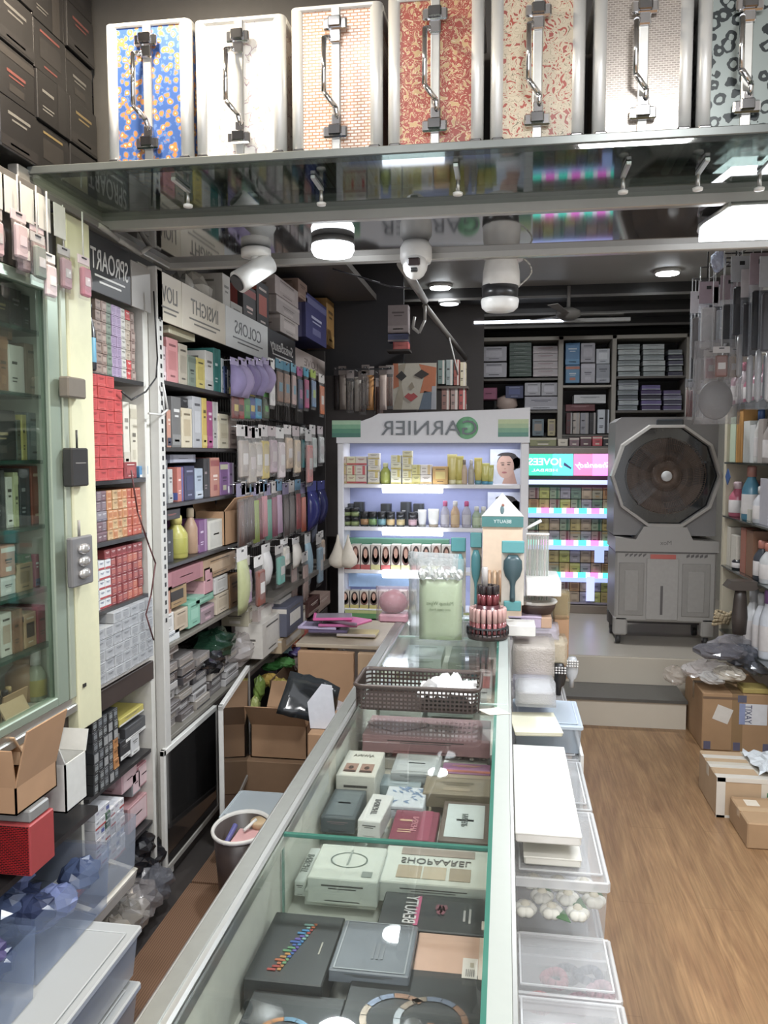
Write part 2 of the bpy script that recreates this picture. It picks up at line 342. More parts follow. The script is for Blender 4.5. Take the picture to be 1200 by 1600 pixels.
def hang_pack(label, x, y, z, w_, h_, col, head, axis='X', film_=None, group=None, name='hanging_pack', loop=0, puff=.012, inner=None, cat='pack'):
    """a pack on a hook: header card over a pillow pouch with the goods inside; top at z; faces +X or -Y"""
    t = thing(name, label, cat, (x, y, z-h_), 0, group)
    M0 = Matrix.Translation((x, y, z)) @ (Matrix.Rotation(PI/2, 4, 'Z') if axis == 'X' else Matrix.Identity(4))
    # local: x across, y = -outwards, z down negative
    hd = h_*.2
    mb = MB(); mb.m = M0; mb.box(-w_/2, w_/2, -.002, .002, -hd, 0, head, .0008); mb.box(-.012, .012, -.004, -.002, -hd*.35, -hd*.2, BLACK)
    mb.build('header_card', t)
    if axis == 'X' and not loop: MB().cyl((x+.012, y, z-.006), (-1.385, y, z-.006), .0025, .0025, CHROME, 6).build('peg_hook', t)
    if loop: MB().cyl((x, y, z-.01), (x, y, loop), .0025, .0025, film('d8d8d8', .6), 5).build('hanging_loop', t)
    mb = MB(); mb.m = M0; R_ = []
    for k in range(7):
        f = k/6; zz = -hd-(h_-hd)*f; b = puff*math.sin(PI*min(1, max(0, f*.9+.08)))+.001; ww = w_/2*(1-.06*math.sin(PI*f))
        R_.append([(-ww, 0, zz), (-ww*.6, -b, zz), (0, -b*1.2, zz), (ww*.6, -b, zz), (ww, 0, zz), (ww*.5, b*.4, zz), (-ww*.5, b*.4, zz)])
    mb.rings(R_, film_ or col); mb.build('pouch', t)
    if film_:
        mb = MB(); mb.m = M0
        if inner == 'brush':
            mb.lathe([(.004, -h_*.95), (w_*.14, -h_*.93), (w_*.16, -h_*.7), (w_*.11, -h_*.6)], (0, -.008, 0), mat('a8a4a4', .3), 10)
            mb.box(-w_*.38, w_*.38, -.022, .006, -h_*.62, -h_*.24, col, .008)
        elif inner == 'rods':
            for q in (-.28, -.1, .1, .28): mb.cyl((w_*q, -.004, -h_*.93), (w_*q, -.004, -h_*.27), w_*.07, w_*.05, col, 7)
        else: mb.box(-w_*.36, w_*.36, -puff*.75, puff*.2, -h_*.93, -h_*.27, col, .012); mb.box(-w_*.22, w_*.22, -puff*.85, -puff*.7, -h_*.7, -h_*.5, head, .003)
        mb.build('packed_product', t)
    return t
SC.cycles.transparent_max_bounces = 16
# ================================================================ THE ROOM
XL = -1.62; XR = 1.82; YB = 8.3
struct('floor', MB().box(XL-.1, XR+.1, -1.5, YB+.1, -.05, 0, wood('7f6044', '9a7a57', 'floor_oak_vinyl', .9, 7, .42, True)))
struct('wall_left', MB().box(XL-.1, XL, -1.5, YB, 0, 3.0, mat('4a4440', .7)))
struct('wall_right', MB().box(XR, XR+.1, -1.5, YB, 0, 3.0, mat('cfc8b8', .7)))
struct('wall_back', MB().box(XL, XR, YB, YB+.1, 0, 3.0, mat('3a3330', .7)))
CEIL = mat('b9b6b1', .45, 0, .04)
struct('ceiling', MB().box(XL-.1, XR+.1, -1.5, YB+.1, 3.0, 3.1, CEIL))
mb = MB()
for y, zz in ((6.95, 2.90), (7.3, 2.82), (7.62, 2.76)): mb.box(XL, XR, y, y+.22, zz, 3.0, mat('24211f', .35))
struct('trim_1', mb)
mb = MB()
for y, zz in ((6.93, 2.895), (7.28, 2.812), (7.60, 2.752)): mb.box(-.9, XR, y, y+.02, zz, zz+.02, mat('77726c', .4))
struct('trim_2', mb)
# raised back floor with two steps
TILE = mat('c9bda8', .35, 0, .05, 6)
struct('floor_platform', MB().box(.15, XR, 5.06, YB, 0, .34, mat('b3a898', .3, 0, .08, 5)))
mb = MB(); mb.box(.15, XR, 5.045, 5.06, .0, .335, TILE); mb.box(.15, 1.05, 4.745, 5.045, 0, .155, TILE)
struct('trim_3', mb)
struct('trim_4', MB().box(.15, 1.055, 4.73, 5.044, .155, .172, mat('504d47', .35, 0, .2, 60)))
# ---------------------------------------------------------------- glass loft above the entrance
g = MB(); g.box(-1.22, XR, 1.95, 2.33, 2.300, 2.312, glass('c4cfca', .10, .7, .04)); struct('trim_5', g)          # clear front strip of the loft shelf
g = MB(); g.box(-1.22, XR, 2.35, 2.83, 2.29, 2.315, mat('24211f', .05, 0, .02, 10, .9)); struct('trim_6', g)      # polished dark panel behind it
AL2 = mat('a9a6a0', .35, .5, .04)
g = MB(); g.box(-1.24, XR, 2.325, 2.352, 2.272, 2.325, AL2, .003); g.box(-1.24, XR, 2.82, 2.85, 2.268, 2.325, AL2, .003)
g.box(-1.245, -1.215, 1.9, 2.85, 2.27, 2.325, AL2, .003); struct('trim_7', g)
g = MB(); g.box(-1.22, XR, 1.945, 1.953, 2.312, 2.332, mat('6b706e', .3, .4), .002); struct('trim_8', g)
struct('trim_9', MB().box(-1.22, XR, 2.30, 2.345, 2.326, 3.0, mat('45423f', .5)))     # dark back of the loft
for i, (px, py) in enumerate(((290, 318), (500, 315), (715, 298), (975, 295), (1093, 290), (1190, 290))):
    x, y = PZ(px, py-20, 2.29); y = min(max(y, 2.06), 2.2)
    mb = MB(); mb.box(x-.006, x+.006, y-.08, y+.02, 2.290, 2.299, ALU, .001); mb.cyl((x, y+.015, 2.296), (x, y+.015, 2.262), .005, .005, ALU, 8)
    mb.lathe([(.012, 0), (.013, .006), (.004, .010)], (x, y+.015, 2.252), WHITE, 12)
    where = ('at the far left', 'left of the middle', 'under the red patterned case', 'under the silver case, with a round foot', 'right of the middle, with a round foot', 'beside the bright panel')[i]
    mb.build('shelf_bracket', label=f'small metal bracket hook under the loft glass, {where}', cat='bracket', group='bracket hooks under the loft glass')
# ---------------------------------------------------------------- lamps
def downlight(px, py, label, r=.085, s=14, z=3.0):
    x, y = PZ(px, py, z) if px else py
    t = thing('ceiling_downlight', label, 'ceiling light', (x, y, z-.03), 0, 'ceiling downlights')
    mb = MB(); mb.lathe([(r*1.15, .03), (r*1.2, .012), (r*1.0, .004)], (x, y, z-.03), WHITE, 24); mb.build('lamp_rim', t)
    mb = MB(); mb.lathe([(r, .003), (r*.98, -.002)], (x, y, z-.03), emit('f4faff', s), 24); mb.build('diffuser', t)
downlight(688, 445, 'round lit downlight in the back ceiling, left of the hanging spot camera')
downlight(1043, 422, 'round lit downlight in the back ceiling near the hanging bags')
downlight(702, 470, 'dim round ceiling light just behind the left downlight', .08, 1.2, 2.895)
downlight(0, (-.6, 4.4), 'round downlight hidden above the loft, mirrored in the counter glass', .075)
downlight(0, (.75, 4.4), 'round downlight above the loft over the right aisle', .075)
downlight(0, (-.92, 1.72), 'small warm downlight over the black cartons at the upper left', .06, 8)
downlight(0, (-.55, 1.15), 'large warm downlight over the vanity cases at the shop front', .15, 6)
# round surface lamp under the loft
t = thing('soffit_lamp', 'round white lamp glowing under the dark loft panel', 'ceiling light', (-.56, 2.59, 2.22))
x, y = -.56, 2.59
MB().lathe([(.068, .055), (.07, .04), (.068, .036)], (x, y, 2.235), mat('5b5b5b', .4), 28).build('lamp_base', t)
MB().lathe([(.068, .036), (.07, .02), (.062, .004), (.045, 0)], (x, y, 2.235), emit('f2f8ff', 7), 28).build('diffuser', t)
# angular panel lamp
t = thing('panel_lamp', 'large angular white ceiling panel lamp glowing on the right of the loft', 'ceiling light', (.95, 2.57, 2.24))
p = [PZ(1092, 378, 2.235), PZ(1094, 369, 2.235), PZ(1141, 338, 2.235), (1.35, PZ(1141, 338, 2.235)[1]), (1.42, 2.5), (1.42, PZ(1092, 378, 2.235)[1])]
MB().prism([(a, b, 2.262) for a, b in p], (0, 0, .008), mat('2a2a2c', .4)).build('lamp_back', t)
MB().prism([(a, b, 2.235) for a, b in p], (0, 0, .024), emit('f2f7ff', 8)).build('diffuser', t)
mb = MB(); q = [Vector((a, b, 2.266)) for a, b in p]
for a, b in zip(q, q[1:]+q[:1]): mb.cyl(a, b, .007, .007, SILVER, 8)
mb.build('lamp_frame', t)
# strip light in the back
a = PY(688, 508, 7.22); b = PY(880, 500, 7.22)
t = thing('tube_light', 'long thin tube light across the dark back beams, brighter at one end', 'tube light', (a[0], 7.22, a[1]))
MB().box(a[0], 1.05, 7.21, 7.26, a[1]-.004, a[1]+.03, mat('b9b7b2', .4), .004).build('tube_housing', t)
MB().cyl((a[0]+.3, 7.20, a[1]+.012), (b[0], 7.20, a[1]+.012), .012, .012, emit('e6efff', 3), 10).build('tube', t)
# small ceiling fan / speaker near it
x, z = PY(888, 500, 6.9)
t = thing('ceiling_fan', 'small grey ceiling fan hub hanging in front of the back beams', 'fan', (x, 6.9, z))
MB().cyl((x, 6.9, z+.08), (x, 6.9, 2.98), .015, .015, GREY, 8).build('rod', t)
MB().lathe([(.05, 0), (.1, .03), (.1, .07), (.04, .1)], (x, 6.9, z), mat('7d7871', .5), 20).build('motor_housing', t)
for k in range(3):
    mb = MB(); mb.m = Matrix.Translation((x, 6.9, z+.04)) @ Matrix.Rotation(k*2*PI/3+.2, 4, 'Z'); mb.prism([(.09, -.03, 0), (.45, -.05, .01), (.48, .04, .01), (.09, .03, 0)], (0, 0, .006), mat('8d8881', .4)); mb.build('blade', t)
# ---------------------------------------------------------------- cameras and gimbal lamp under the loft
def cyl_t(t, name, a, b, r0, r1, m, n=20): MB().cyl(a, b, r0, r1, m, n).build(name, t)
x, z = PY(400, 385, 2.66)
t = thing('bullet_camera', 'white bullet security camera under the loft, aimed down left', 'security camera', (x, 2.66, 2.15), 0, 'security cameras under the loft')
MB().lathe([(.05, 0), (.05, .025), (.04, .03)], (x, 2.66, 2.26), mat('d9d8d3', .4), 20).build('mount_plate', t)
cyl_t(t, 'mount_arm', (x, 2.66, 2.27), (x+.003, 2.65, 2.22), .016, .02, mat('d3d2cd', .4))
cyl_t(t, 'camera_body', (x+.04, 2.68, 2.245), (x-.045, 2.60, 2.165), .036, .038, mat('e0e0dc', .35))
cyl_t(t, 'lens', (x-.043, 2.602, 2.167), (x-.049, 2.596, 2.161), .029, .028, BLACK)
x, z = PY(650, 385, 2.66)
t = thing('turret_camera', 'white turret security camera with a dark twin window, middle of loft', 'security camera', (x, 2.66, 2.15), 0, 'security cameras under the loft')
MB().lathe([(.04, .085), (.052, .065), (.053, .03), (.048, .015)], (x, 2.66, 2.205), mat('e4e4e2', .35), 22).build('housing', t)
MB().ball((x, 2.64, 2.21), .041, .041, .047, mat('ededeb', .3)).build('camera_ball', t)
mb = MB(); mb.box(x-.02, x+.02, 2.592, 2.61, 2.200, 2.224, mat('3a2020', .2), .004); mb.box(x-.012, x+.012, 2.594, 2.61, 2.180, 2.193, mat('221a1c', .2), .003); mb.build('lens_window', t)
MB().lathe([(.036, 0), (.038, .02), (.03, .025)], (x, 2.67, 2.27), mat('6c6863', .5), 20).build('junction_box', t)
x, z = PY(783, 400, 2.75)
t = thing('spot_lamp', 'white gimbal spot lamp with black ring hanging under the loft edge', 'spot lamp', (x, 2.9, 2.0))
MB().lathe([(.065, .0), (.082, .02), (.09, .035), (.02, .04)], (x+.01, 2.9, 2.275), mat('d8d6d0', .35), 26).build('mount_plate', t)
MB().lathe([(.066, 0), (.064, .05), (.058, .085), (.05, .1)], (x, 2.9, 2.185), mat('e3e1dd', .35), 26).build('lamp_neck', t)
MB().lathe([(.062, 0), (.064, .05)], (x-.004, 2.9, 2.137), mat('1d1d20', .3), 26).build('black_ring', t)
MB().lathe([(.05, -.012), (.063, 0), (.067, .022), (.065, .03)], (x-.004, 2.9, 2.112), mat('eae8e4', .3), 26).build('lens_hood', t)
mb = MB(); pts = [(x+.06+.045*math.sin(a_*.35), 2.89, 2.29-.012*a_) for a_ in range(10)]; mb.tube(pts, .003, mat('bbb6ae', .5), 6); mb.build('lamp_cable', t)
# ================================================================ SUITCASES ON THE LOFT
PATS = [('blue vanity case with gold and orange glitter flowers', pattern('case_blue_glitter', 'cells', [(0, 'e8d6a8'), (.2, 'a8804c'), (.34, 'b0755c'), (.44, '5a76a8'), (.56, '3f5c98')], 60, .25, .2)),
        ('white vanity case with pale pebble flower print', pattern('case_white_floral', 'cells', [(0, 'c8b39c'), (.14, 'efebe4'), (.66, 'b9a3a8'), (.72, 'e6e0d6')], 40, .25)),
        ('white and copper vanity case with basket weave texture', pattern('case_copper_weave', 'weave', [(0, 'f0e6dd'), (.3, 'e3cfc0'), (.6, 'b3876c')], 40, .25, .15)),
        ('red vanity case with gold paisley scrolls', pattern('case_red_paisley', 'scroll', [(0, 'b59a72'), (.40, 'c9b79a'), (.44, '96483f'), (.56, '9c5044'), (.60, 'ccb99a'), (.63, '8e433a')], 44, .3)),
        ('beige vanity case with small red flowers and curling stems', pattern('case_beige_floral', 'scroll', [(0, '9d4a3f'), (.36, 'bfb29c'), (.5, '6b6350'), (.515, 'c4b8a2'), (.64, '985048')], 36, .35)),
        ('silver grey vanity case with embossed diamond texture', pattern('case_grey_emboss', 'weave', [(0, '8d857e'), (.35, '9a928a'), (.7, 'b8b0a8')], 60, .25, .4)),
        ('silver vanity case with black leopard spots', pattern('case_leopard', 'cells', [(0, '8e9794'), (.26, '242b2d'), (.5, '8e9794')], 34, .3, .2))]
edges = [(168, 300, 262, 30), (306, 446, 256, 24), (455, 597, 246, 4), (605, 755, 236, -12), (765, 913, 228, -18), (925, 1081, 221, -24), (1088, 1240, 217, -28)]
RIM = mat('e4e4e1', .38, .35, .03)
for (x0p, x1p, yb, yt), (nm, pm) in zip(edges, PATS):
    x0, zb = PY(x0p, yb, 2.0); x1, _ = PY(x1p, yb, 2.0); _, zt = PY((x0p+x1p)/2, yt, 2.0); zb = 2.336
    t = thing('vanity_case', nm+' standing on the glass loft', 'vanity case', ((x0+x1)/2, 2.14, zb), 0, 'vanity cases in a row on the glass loft')
    W = x1-x0
    MB().box(x0+.012, x1-.012, 2.006, 2.27, zb+.01, zt-.01, pm).build('patterned_shell', t)
    mb = MB()
    for xa in (x0, x1-.034): mb.cyl((xa+.017, 2.016, zb+.006), (xa+.017, 2.016, zt-.004), .017, .017, RIM, 14)
    mb.box(x0+.01, x1-.01, 2.0, 2.02, zb+.002, zb+.014, RIM, .003); mb.box(x0+.01, x1-.01, 2.0, 2.02, zt-.014, zt-.002, RIM, .003)
    for xa in (x0, x1-.02): mb.box(xa, xa+.02, 2.02, 2.275, zb, zb+.02, RIM, .003); mb.box(xa, xa+.02, 2.02, 2.275, zt-.02, zt, RIM, .003)
    mb.build('aluminium_frame', t)
    xc = (x0+x1)/2+.0
    MB().box(xc-.011, xc+.011, 1.997, 2.008, zb+.01, zt-.01, mat('cfcfcb', .3, .7), .002).build('centre_strip', t)
    mb = MB(); zc = (zb+zt)/2; hh = (zt-zb)*.28
    mb.tube([(xc-.012, 2.0, zc+hh), (xc-.022, 1.965, zc+hh-.02), (xc-.022, 1.962, zc-hh*.45), (xc+.004, 1.975, zc-hh*.75), (xc+.006, 1.999, zc-hh)], .0065, CHROME, 10)
    mb.box(xc-.014, xc+.014, 1.988, 1.999, zc+hh-.018, zc+hh+.012, CHROME, .003); mb.box(xc-.010, xc+.014, 1.988, 1.999, zc-hh-.012, zc-hh+.016, CHROME, .003)
    mb.build('handle', t)
    for zl in (zb+.052, zt-.055):
        mb = MB(); mb.box(xc-.030, xc+.030, 1.986, 1.998, zl-.014, zl+.014, CHROME, .004); mb.box(xc-.016, xc+.016, 1.978, 1.988, zl-.010, zl+.016, mat('8e8e90', .15, 1), .003); mb.build('latch', t)
    for xa in (x0+.004, x1-.034):
        MB().box(xa, xa+.03, 1.994, 2.02, zb-.001, zb+.02, mat('777677', .2, .9), .004).build('corner_cap', t)
# black cartons stacked above the left cabinet
ink = ['8a7440', '77746e', '7a3a32', '5d5a56']
k = 0; LB = {}
ys = [1.30, 1.47, 1.64, 1.81, 1.97, 2.13, 2.28]
for j in range(5):
    for i in range(6):
        z0 = 2.335+j*.128
        c = ('211e1e', ('2c2827', '35302d', '272424')[(i+j) % 3], ink[(i*3+j) % 4], (1, 2, 3, 0)[(i+2*j) % 4])
        pbox('black_carton', f'black glossy carton above the left cabinet, {ORD[j]} row up, {ORD[5-i]} from the vanity cases', 'box', -1.42, -1.2-rng.random()*.012, ys[i]+.003, ys[i+1]-.003, z0, z0+.124, c[0], c[1], c[2], c[3], 'X', 'black cartons stacked above the left cabinet', r=.3)
# ================================================================ LEFT WALL: GLASS CABINET
def ZX(px, py, X=-1.25): return PX(px, py, X)[1]
def YX(px, X=-1.23, py=700): return PX(px, py, X)[0]
yp0, yp1 = YX(68), YX(97); yq1 = YX(134)
LAM = mat('d9d6cb', .5, 0, .04); BRN = mat('3a2a24', .45, 0, .15, 20)
t = thing('glass_cabinet', 'tall sliding glass display cabinet on the left wall, full of cosmetics', 'cabinet', (-1.42, 1.6, .89))
y0c = .75
mb = MB(); mb.box(-1.60, -1.585, y0c, yp1, .89, 2.25, mat('a8a898', .3)); mb.box(-1.60, -1.23, y0c, yp1, 2.07, 2.25, mat('3b3733', .5)); mb.box(-1.6, -1.23, y0c, y0c+.02, .89, 2.07, LAM); mb.box(-1.6, -1.245, yp1-.02, yp1-.004, .89, 2.07, mat('c9cdb9', .5)); mb.box(-1.6, -1.23, y0c, yp1, .885, .905, LAM); mb.build('carcass', t)
zA = [1.931, 1.759, 1.581, 1.402, 1.225, 1.068]
for z in zA:
    MB().box(-1.585, -1.262, y0c+.02, yp1-.022, z-.010, z, film('2f5148', .45, .1)).build('glass_shelf', t)
mb = MB(); mb.box(-1.262, -1.205, y0c, yq1-.06, .862, .885, ALU, .003); mb.box(-1.222, -1.212, y0c, yp1, .885, .905, SILVER, .001); mb.box(-1.245, -1.235, y0c, yp1, .885, .905, SILVER, .001); mb.build('sliding_track', t)
dr = MB(); GF = mat('9fae9f', .35, .45, .04); dr.box(-1.235, -1.208, yp0, yp0+.055, .905, 2.06, GF, .003); dr.box(-1.222, -1.205, yp0+.06, yp1-.002, .905, 2.06, mat('b9c2b0', .35, .4, .04), .003); dr.box(-1.235, -1.208, y0c, yp0, .905, .93, GF, .003); dr.box(-1.235, -1.208, y0c, yp0, 2.03, 2.06, GF, .003)
door = dr.build('sliding_door', t); 
o = MB().box(-1.225, -1.219, y0c, yp0, .93, 2.03, glass('f4faf6', .055, .3)).build('door_glass', door)
mb = MB(); mb.box(-1.60, -1.20, yp1, yq1, .80, 2.26, mat('dcd9ae', .45, 0, .05), .004); mb.box(-1.199, -1.196, yp1+.02, yp1+.035, .925, .935, BLACK)
struct('trim_10', mb)
WA = ['on the top shelf of the glass cabinet', 'on the second shelf of the glass cabinet', 'on the third shelf of the glass cabinet', 'on the fourth shelf of the glass cabinet', 'on the fifth shelf of the glass cabinet']
GA = 'cosmetics inside the left glass cabinet'
rowX([(-60, -12, 450, '2b2a2c', '4c4a48', 'a89a70', 1, 'matt black gold-lettered'), (-10, 14, 445, '39332f', '57504a', 'b3a06a', 2, 'black and gold'), (15, 34, 452, '2c2e31', '3c4042', '9a9a9a', 0, 'black narrow'), (35, 52, 462, '31403c', '2b3835', '92a09b', 3, 'dark green-black'), (-60, 20, 505, '8d6a45', '6f5236', '3a2c22', 4, 'flat brown', None, 523)], -1.30, zA[0], WA[0], GA, .1)
rowX([(-70, -32, 530, '8c6b45', 'a6855c', '4a3728', 1, 'plain brown'), (-30, -8, 528, 'a08a6d', '8a6f50', '3a2c22', 3, 'tan gift'), (-5, 13, 525, 'a2683a', 'b77d4d', '5a3520', 2, 'orange-brown'), (14, 38, 540, 'e3e0d6', 'e9e6dd', '3b3937', 3, 'white upright'), (39, 60, 538, '96806a', 'a8927a', '5a4a3c', 1, 'light brown')], -1.29, zA[1], WA[1], GA)
rowX([(-80, -30, 648, '3c4143', '5a6063', 'a0a0a0', 1, 'charcoal large'), (-28, 24, 640, '2b2c2e', '4e4946', 'b09a70', 2, 'wide black'), (25, 33, 656, '55605e', '6e7a77', '2a2a2a', 0, 'thin slate'), (34, 42, 648, 'c3b858', 'd2ca7a', '4b4620', 3, 'thin yellow'), (43, 63, 645, '7e8a8b', '99a4a4', '3a4040', 1, 'grey-blue')], -1.29, zA[2], WA[2], GA)
rowX([(-70, -12, 742, '3a3230', '58504a', 'a09080', 1, 'dark wide'), (-10, 8, 735, '2a2c30', '3c3e44', '9a9ba0', 3, 'black slim'), (9, 20, 745, 'd8d8d0', 'eeeeea', '3a3a3a', 0, 'white slim'), (21, 29, 738, 'b7bd8a', 'c7cc9c', '55583a', 2, 'pale green strip'), (30, 47, 732, '3d4852', '4c5866', 'a8b0b8', 3, 'navy-grey tall'), (48, 64, 728, '99432d', 'a85038', 'e0c0a0', 1, 'rust red tall')], -1.29, zA[3], WA[3], GA)
rowX([(-70, -25, 860, 'b7b2a8', 'a08a80', '4a4642', 0, 'pale grey large'), (-23, 0, 855, '9c7d5c', 'b08f6a', '4a3a2c', 1, 'brown kraft'), (1, 25, 900, 'dcdcda', 'f0f0ee', '4c5055', 2, 'square white'), (26, 52, 880, 'a88c5c', '8f774e', '5a4a30', 1, 'olive-tan kraft'), (54, 62, 866, 'a93a5a', '364a80', 'f0f0f0', 0, 'little pink and blue')], -1.29, zA[4], WA[4], GA)
rowX([(1, 24, 852, 'c98a70', 'e6ddd4', '5a3a34', 2, 'salmon and white', None, 900), (36, 50, 866, '3d7a58', '4c906a', 'dddddd', 0, 'small green', None, 879)], -1.29, zA[4], WA[4]+', on top', GA)
rowX([(-70, -28, 965, 'c7bfb2', 'a89c8c', '4a4642', 1, 'pale'), (-26, -2, 965, '8d8a80', 'b0aca0', '3a3834', 2, 'khaki'), (0, 19, 958, 'd9d2c6', 'c0a58e', '4a3a30', 1, 'cream'), (20, 36, 952, '8a5a3a', 'a06e4a', '3a2418', 3, 'brown leather-look'), (37, 57, 957, 'c49a6e', '3a2a22', 'e8d8c0', 1, 'tan black-ringed'), (58, 80, 945, 'a3243c', 'b23a50', '5a1020', 3, 'crimson')], -1.28, zA[5], 'on the lowest glass shelf of the cabinet', GA)
for i, (px, pb, r, h, c, cp, lb) in enumerate(((8, 1125, .017, .075, '3a2418', '17161a', 'tiny amber'), (22, 1108, .015, .06, '2a2024', 'b89a60', 'tiny gold-capped'), (-12, 1120, .018, .07, '2d1f1a', '17161a', 'dark brown'), (-30, 1140, .018, .08, '231c1c', 'd8d0c0', 'white-capped dark'), (14, 1092, .015, .08, '2a1d1c', 'c8a060', 'brown slim'), (32, 1112, .014, .05, '1e1e22', 'e8e8e4', 'short black'))):
    y, z = PX(px, 1100, -1.29); bottle('nail_polish', f'{lb} bottle on the floor of the glass cabinet', -1.29-(i % 2)*.04, y, .906, r, h, mat(c, .2), mat(cp, .3), group='small bottles on the cabinet floor')
y, z = PX(57, 1080, -1.3); bottle('toner_bottle', 'clear bottle with tall white cap at the cabinet end', -1.3, y, .906, .028, .145, film('c9d6c0', .5), mat('ecebe6', .4), mat('b8a84a', .4), capf=.3)
y, z = PX(38, 1080, -1.34); bottle('amber_jar', 'rounded tan jar beside the clear bottle in the cabinet', -1.34, y, .906, .05, .12, mat('b98a62', .35), mat('a0764f', .4), capf=.12, rcap=.5)
# ================================================================ LEFT WALL: OPEN WHITE SHELVES (bay B)
yb0 = yq1+.002; yb1 = YX(234)
zB = [1.845, 1.515, 1.322, 1.108, .89]
t = thing('open_shelf_unit', 'white open shelf bay packed with small cartons, beside yellow pillar', 'shelving', (-1.42, (yb0+yb1)/2, .88))
mb = MB(); mb.box(-1.60, -1.585, yb0, yb1, .88, 2.26, mat('c9c6bd', .5)); mb.box(-1.6, -1.245, yb0, yb0+.012, .88, 2.1, LAM); mb.box(-1.6, -1.24, yb1-.015, yb1, .88, 2.1, mat('cfccc4', .5)); mb.build('carcass', t)
for z in zB[:-1]: MB().box(-1.585, -1.24, yb0+.012, yb1-.015, z-.014, z, mat('2d2b2b', .3)).build('shelf', t)
MB().box(-1.585, -1.235, yb0, yb1, .87, .888, mat('d8d5cd', .4)).build('bottom_board', t)
struct('trim_11', MB().box(-1.60, -1.235, y0c, yb1+.005, .795, .862, BRN, .002))
# signs over bay B
def signX(name, label, px0, px1, zlo, zhi, col, txt, tcol, X=-1.225, frac=.3, sub=True, cat='sign', shear=0, w_=.75):
    y0 = PX(px0, 470, X)[0]; y1 = PX(px1, 470, X)[0]
    t = thing(name, label, cat, (X, (y0+y1)/2, zlo), 0, 'brand sign boards over the left shelves')
    MB().box(X-.006, X, y0+.002, y1-.002, zlo, zhi, mat(col, .4, 0, .03), .001).build('board', t)
    if txt: text(txt, (zhi-zlo)*frac*1.6, mat(tcol, .4), 'lettering', t, (X, (y0+y1)/2, zlo+(zhi-zlo)*.56), (0, 1, 0), (0, 0, 1), True, width=(y1-y0)*w_, shear=shear)
    if sub:
        mb = MB()
        for q, wd in ((.28, .7), (.18, .5)): mb.box(X, X+.001, (y0+y1)/2-(y1-y0)*wd/2, (y0+y1)/2+(y1-y0)*wd/2, zlo+(zhi-zlo)*q, zlo+(zhi-zlo)*(q+.035), mat(tcol, .4))
        mb.build('small_print', t)
    return t
sgn = signX('shop_sign', 'black sign board with white lettering beside the yellow pillar', 138, 205, 2.085, 2.255, '2b2b2e', 'SPROART', 'd8d6d2', frac=.33, w_=.86)
signX('shop_sign', 'blank grey-white sign board right of the black one', 206, 236, 2.085, 2.235, 'a9a49e', '', '6a6662', sub=False)
# stacks of tiny cartons
def colpick(lst): return lambda i, k, r: lst[int(r.random()*len(lst))]
c1 = [('9a8478', '86726a', '4c403a', 0), ('7a8a78', '68786a', '3a463c', 0), ('a890b4', '9680a4', '5a4a66', 1), ('b9a894', 'a8947e', '5a4c40', 2), ('9a7f74', 'b09a8e', '4a3a34', 1), ('c4282c', 'd04a48', 'f0e0d8', 0), ('c8c4bc', 'b0aca4', '4c4a48', 0)]
COLS_B1 = [6, 1, 0, 0, 4, 1, 2, 2, 6, 3, 4]
grid_boxes('tiny_carton', 'tiny {c} carton on the top open shelf', 'tiny shade cartons on the top shelf beside the pillar', -1.25, yb0+.02, yb1-.05, zB[0], 11, 7, .033, lambda i, k, r: c1[5] if (i in (9,) and k in (0, 1, 6)) else c1[COLS_B1[i]], skip=lambda i, k: (i < 3 and k > 2+i) , seed=3)
rd = [('c42a2a', 'cf4440', '8d1a1c', 0), ('c9302e', 'bd2a2a', '9a2020', 1)]
grid_boxes('red_carton', 'small {c} carton in the solid red block', 'red cartons stacked on the second shelf', -1.22, YX(123), YX(189), zB[1], 5, 9, .036, lambda i, k, r: rd[(i+k) % 2], skip=lambda i, k: (i > 3 and k > 7), seed=4)
rowX([(192, 202, 628, 'd5cfbf', 'c4bcaa', '8a8478', 0, 'cream tall narrow'), (203, 214, 632, 'cfc7b2', 'bdb49c', '6a6458', 2, 'beige narrow'), (215, 226, 640, 'c9c2b4', 'd8d2c4', '6a6458', 1, 'off-white')], -1.26, zB[1]+.03, 'right of the red block', 'pale cartons beside the red block')
rowX([(194, 214, 722, '8f1f24', 'a83a3a', 'e0c8c0', 1, 'flat dark red'), (218, 232, 728, '3f86b8', 'dfe6ea', '2a4a66', 0, 'small blue and white')], -1.245, zB[1], 'at the foot of the beige cartons', 'pale cartons beside the red block')
pu = [('75626c', '8a7680', 'cfc4c8', 1), ('8d858f', '6f6878', 'dcd8dc', 0), ('70505a', '8c6a74', 'd8ccd0', 2)]
orr = [('d08a48', 'c27436', 'f0dcc0', 1), ('c9a26a', 'd9b884', '7a5a30', 0), ('c45a34', 'b84a28', 'f0d0b8', 1), ('bf4a2c', 'cc6840', 'f4dcc8', 2)]
grid_boxes('kajal_carton', 'tiny {c} carton on the third open shelf', 'tiny purple and orange cartons on the third shelf', -1.25, yb0+.02, yb1-.03, zB[2], 11, 5, .032, lambda i, k, r: pu[int(r.random()*3)] if i < 4 else (orr[int(r.random()*2)] if i < 8 else orr[2+int(r.random()*2)]), seed=5)
b4 = [('8a1c20', 'a42c30', 'e8d0cc', 0), ('d8dadc', 'c0302c', '3a4a7a', 0), ('943034', 'b85c50', 'e8d8d0', 1), ('b84c34', 'cc7050', 'f0d8c8', 1), ('b0b2b6', 'c8cacc', '5a5c60', 0)]
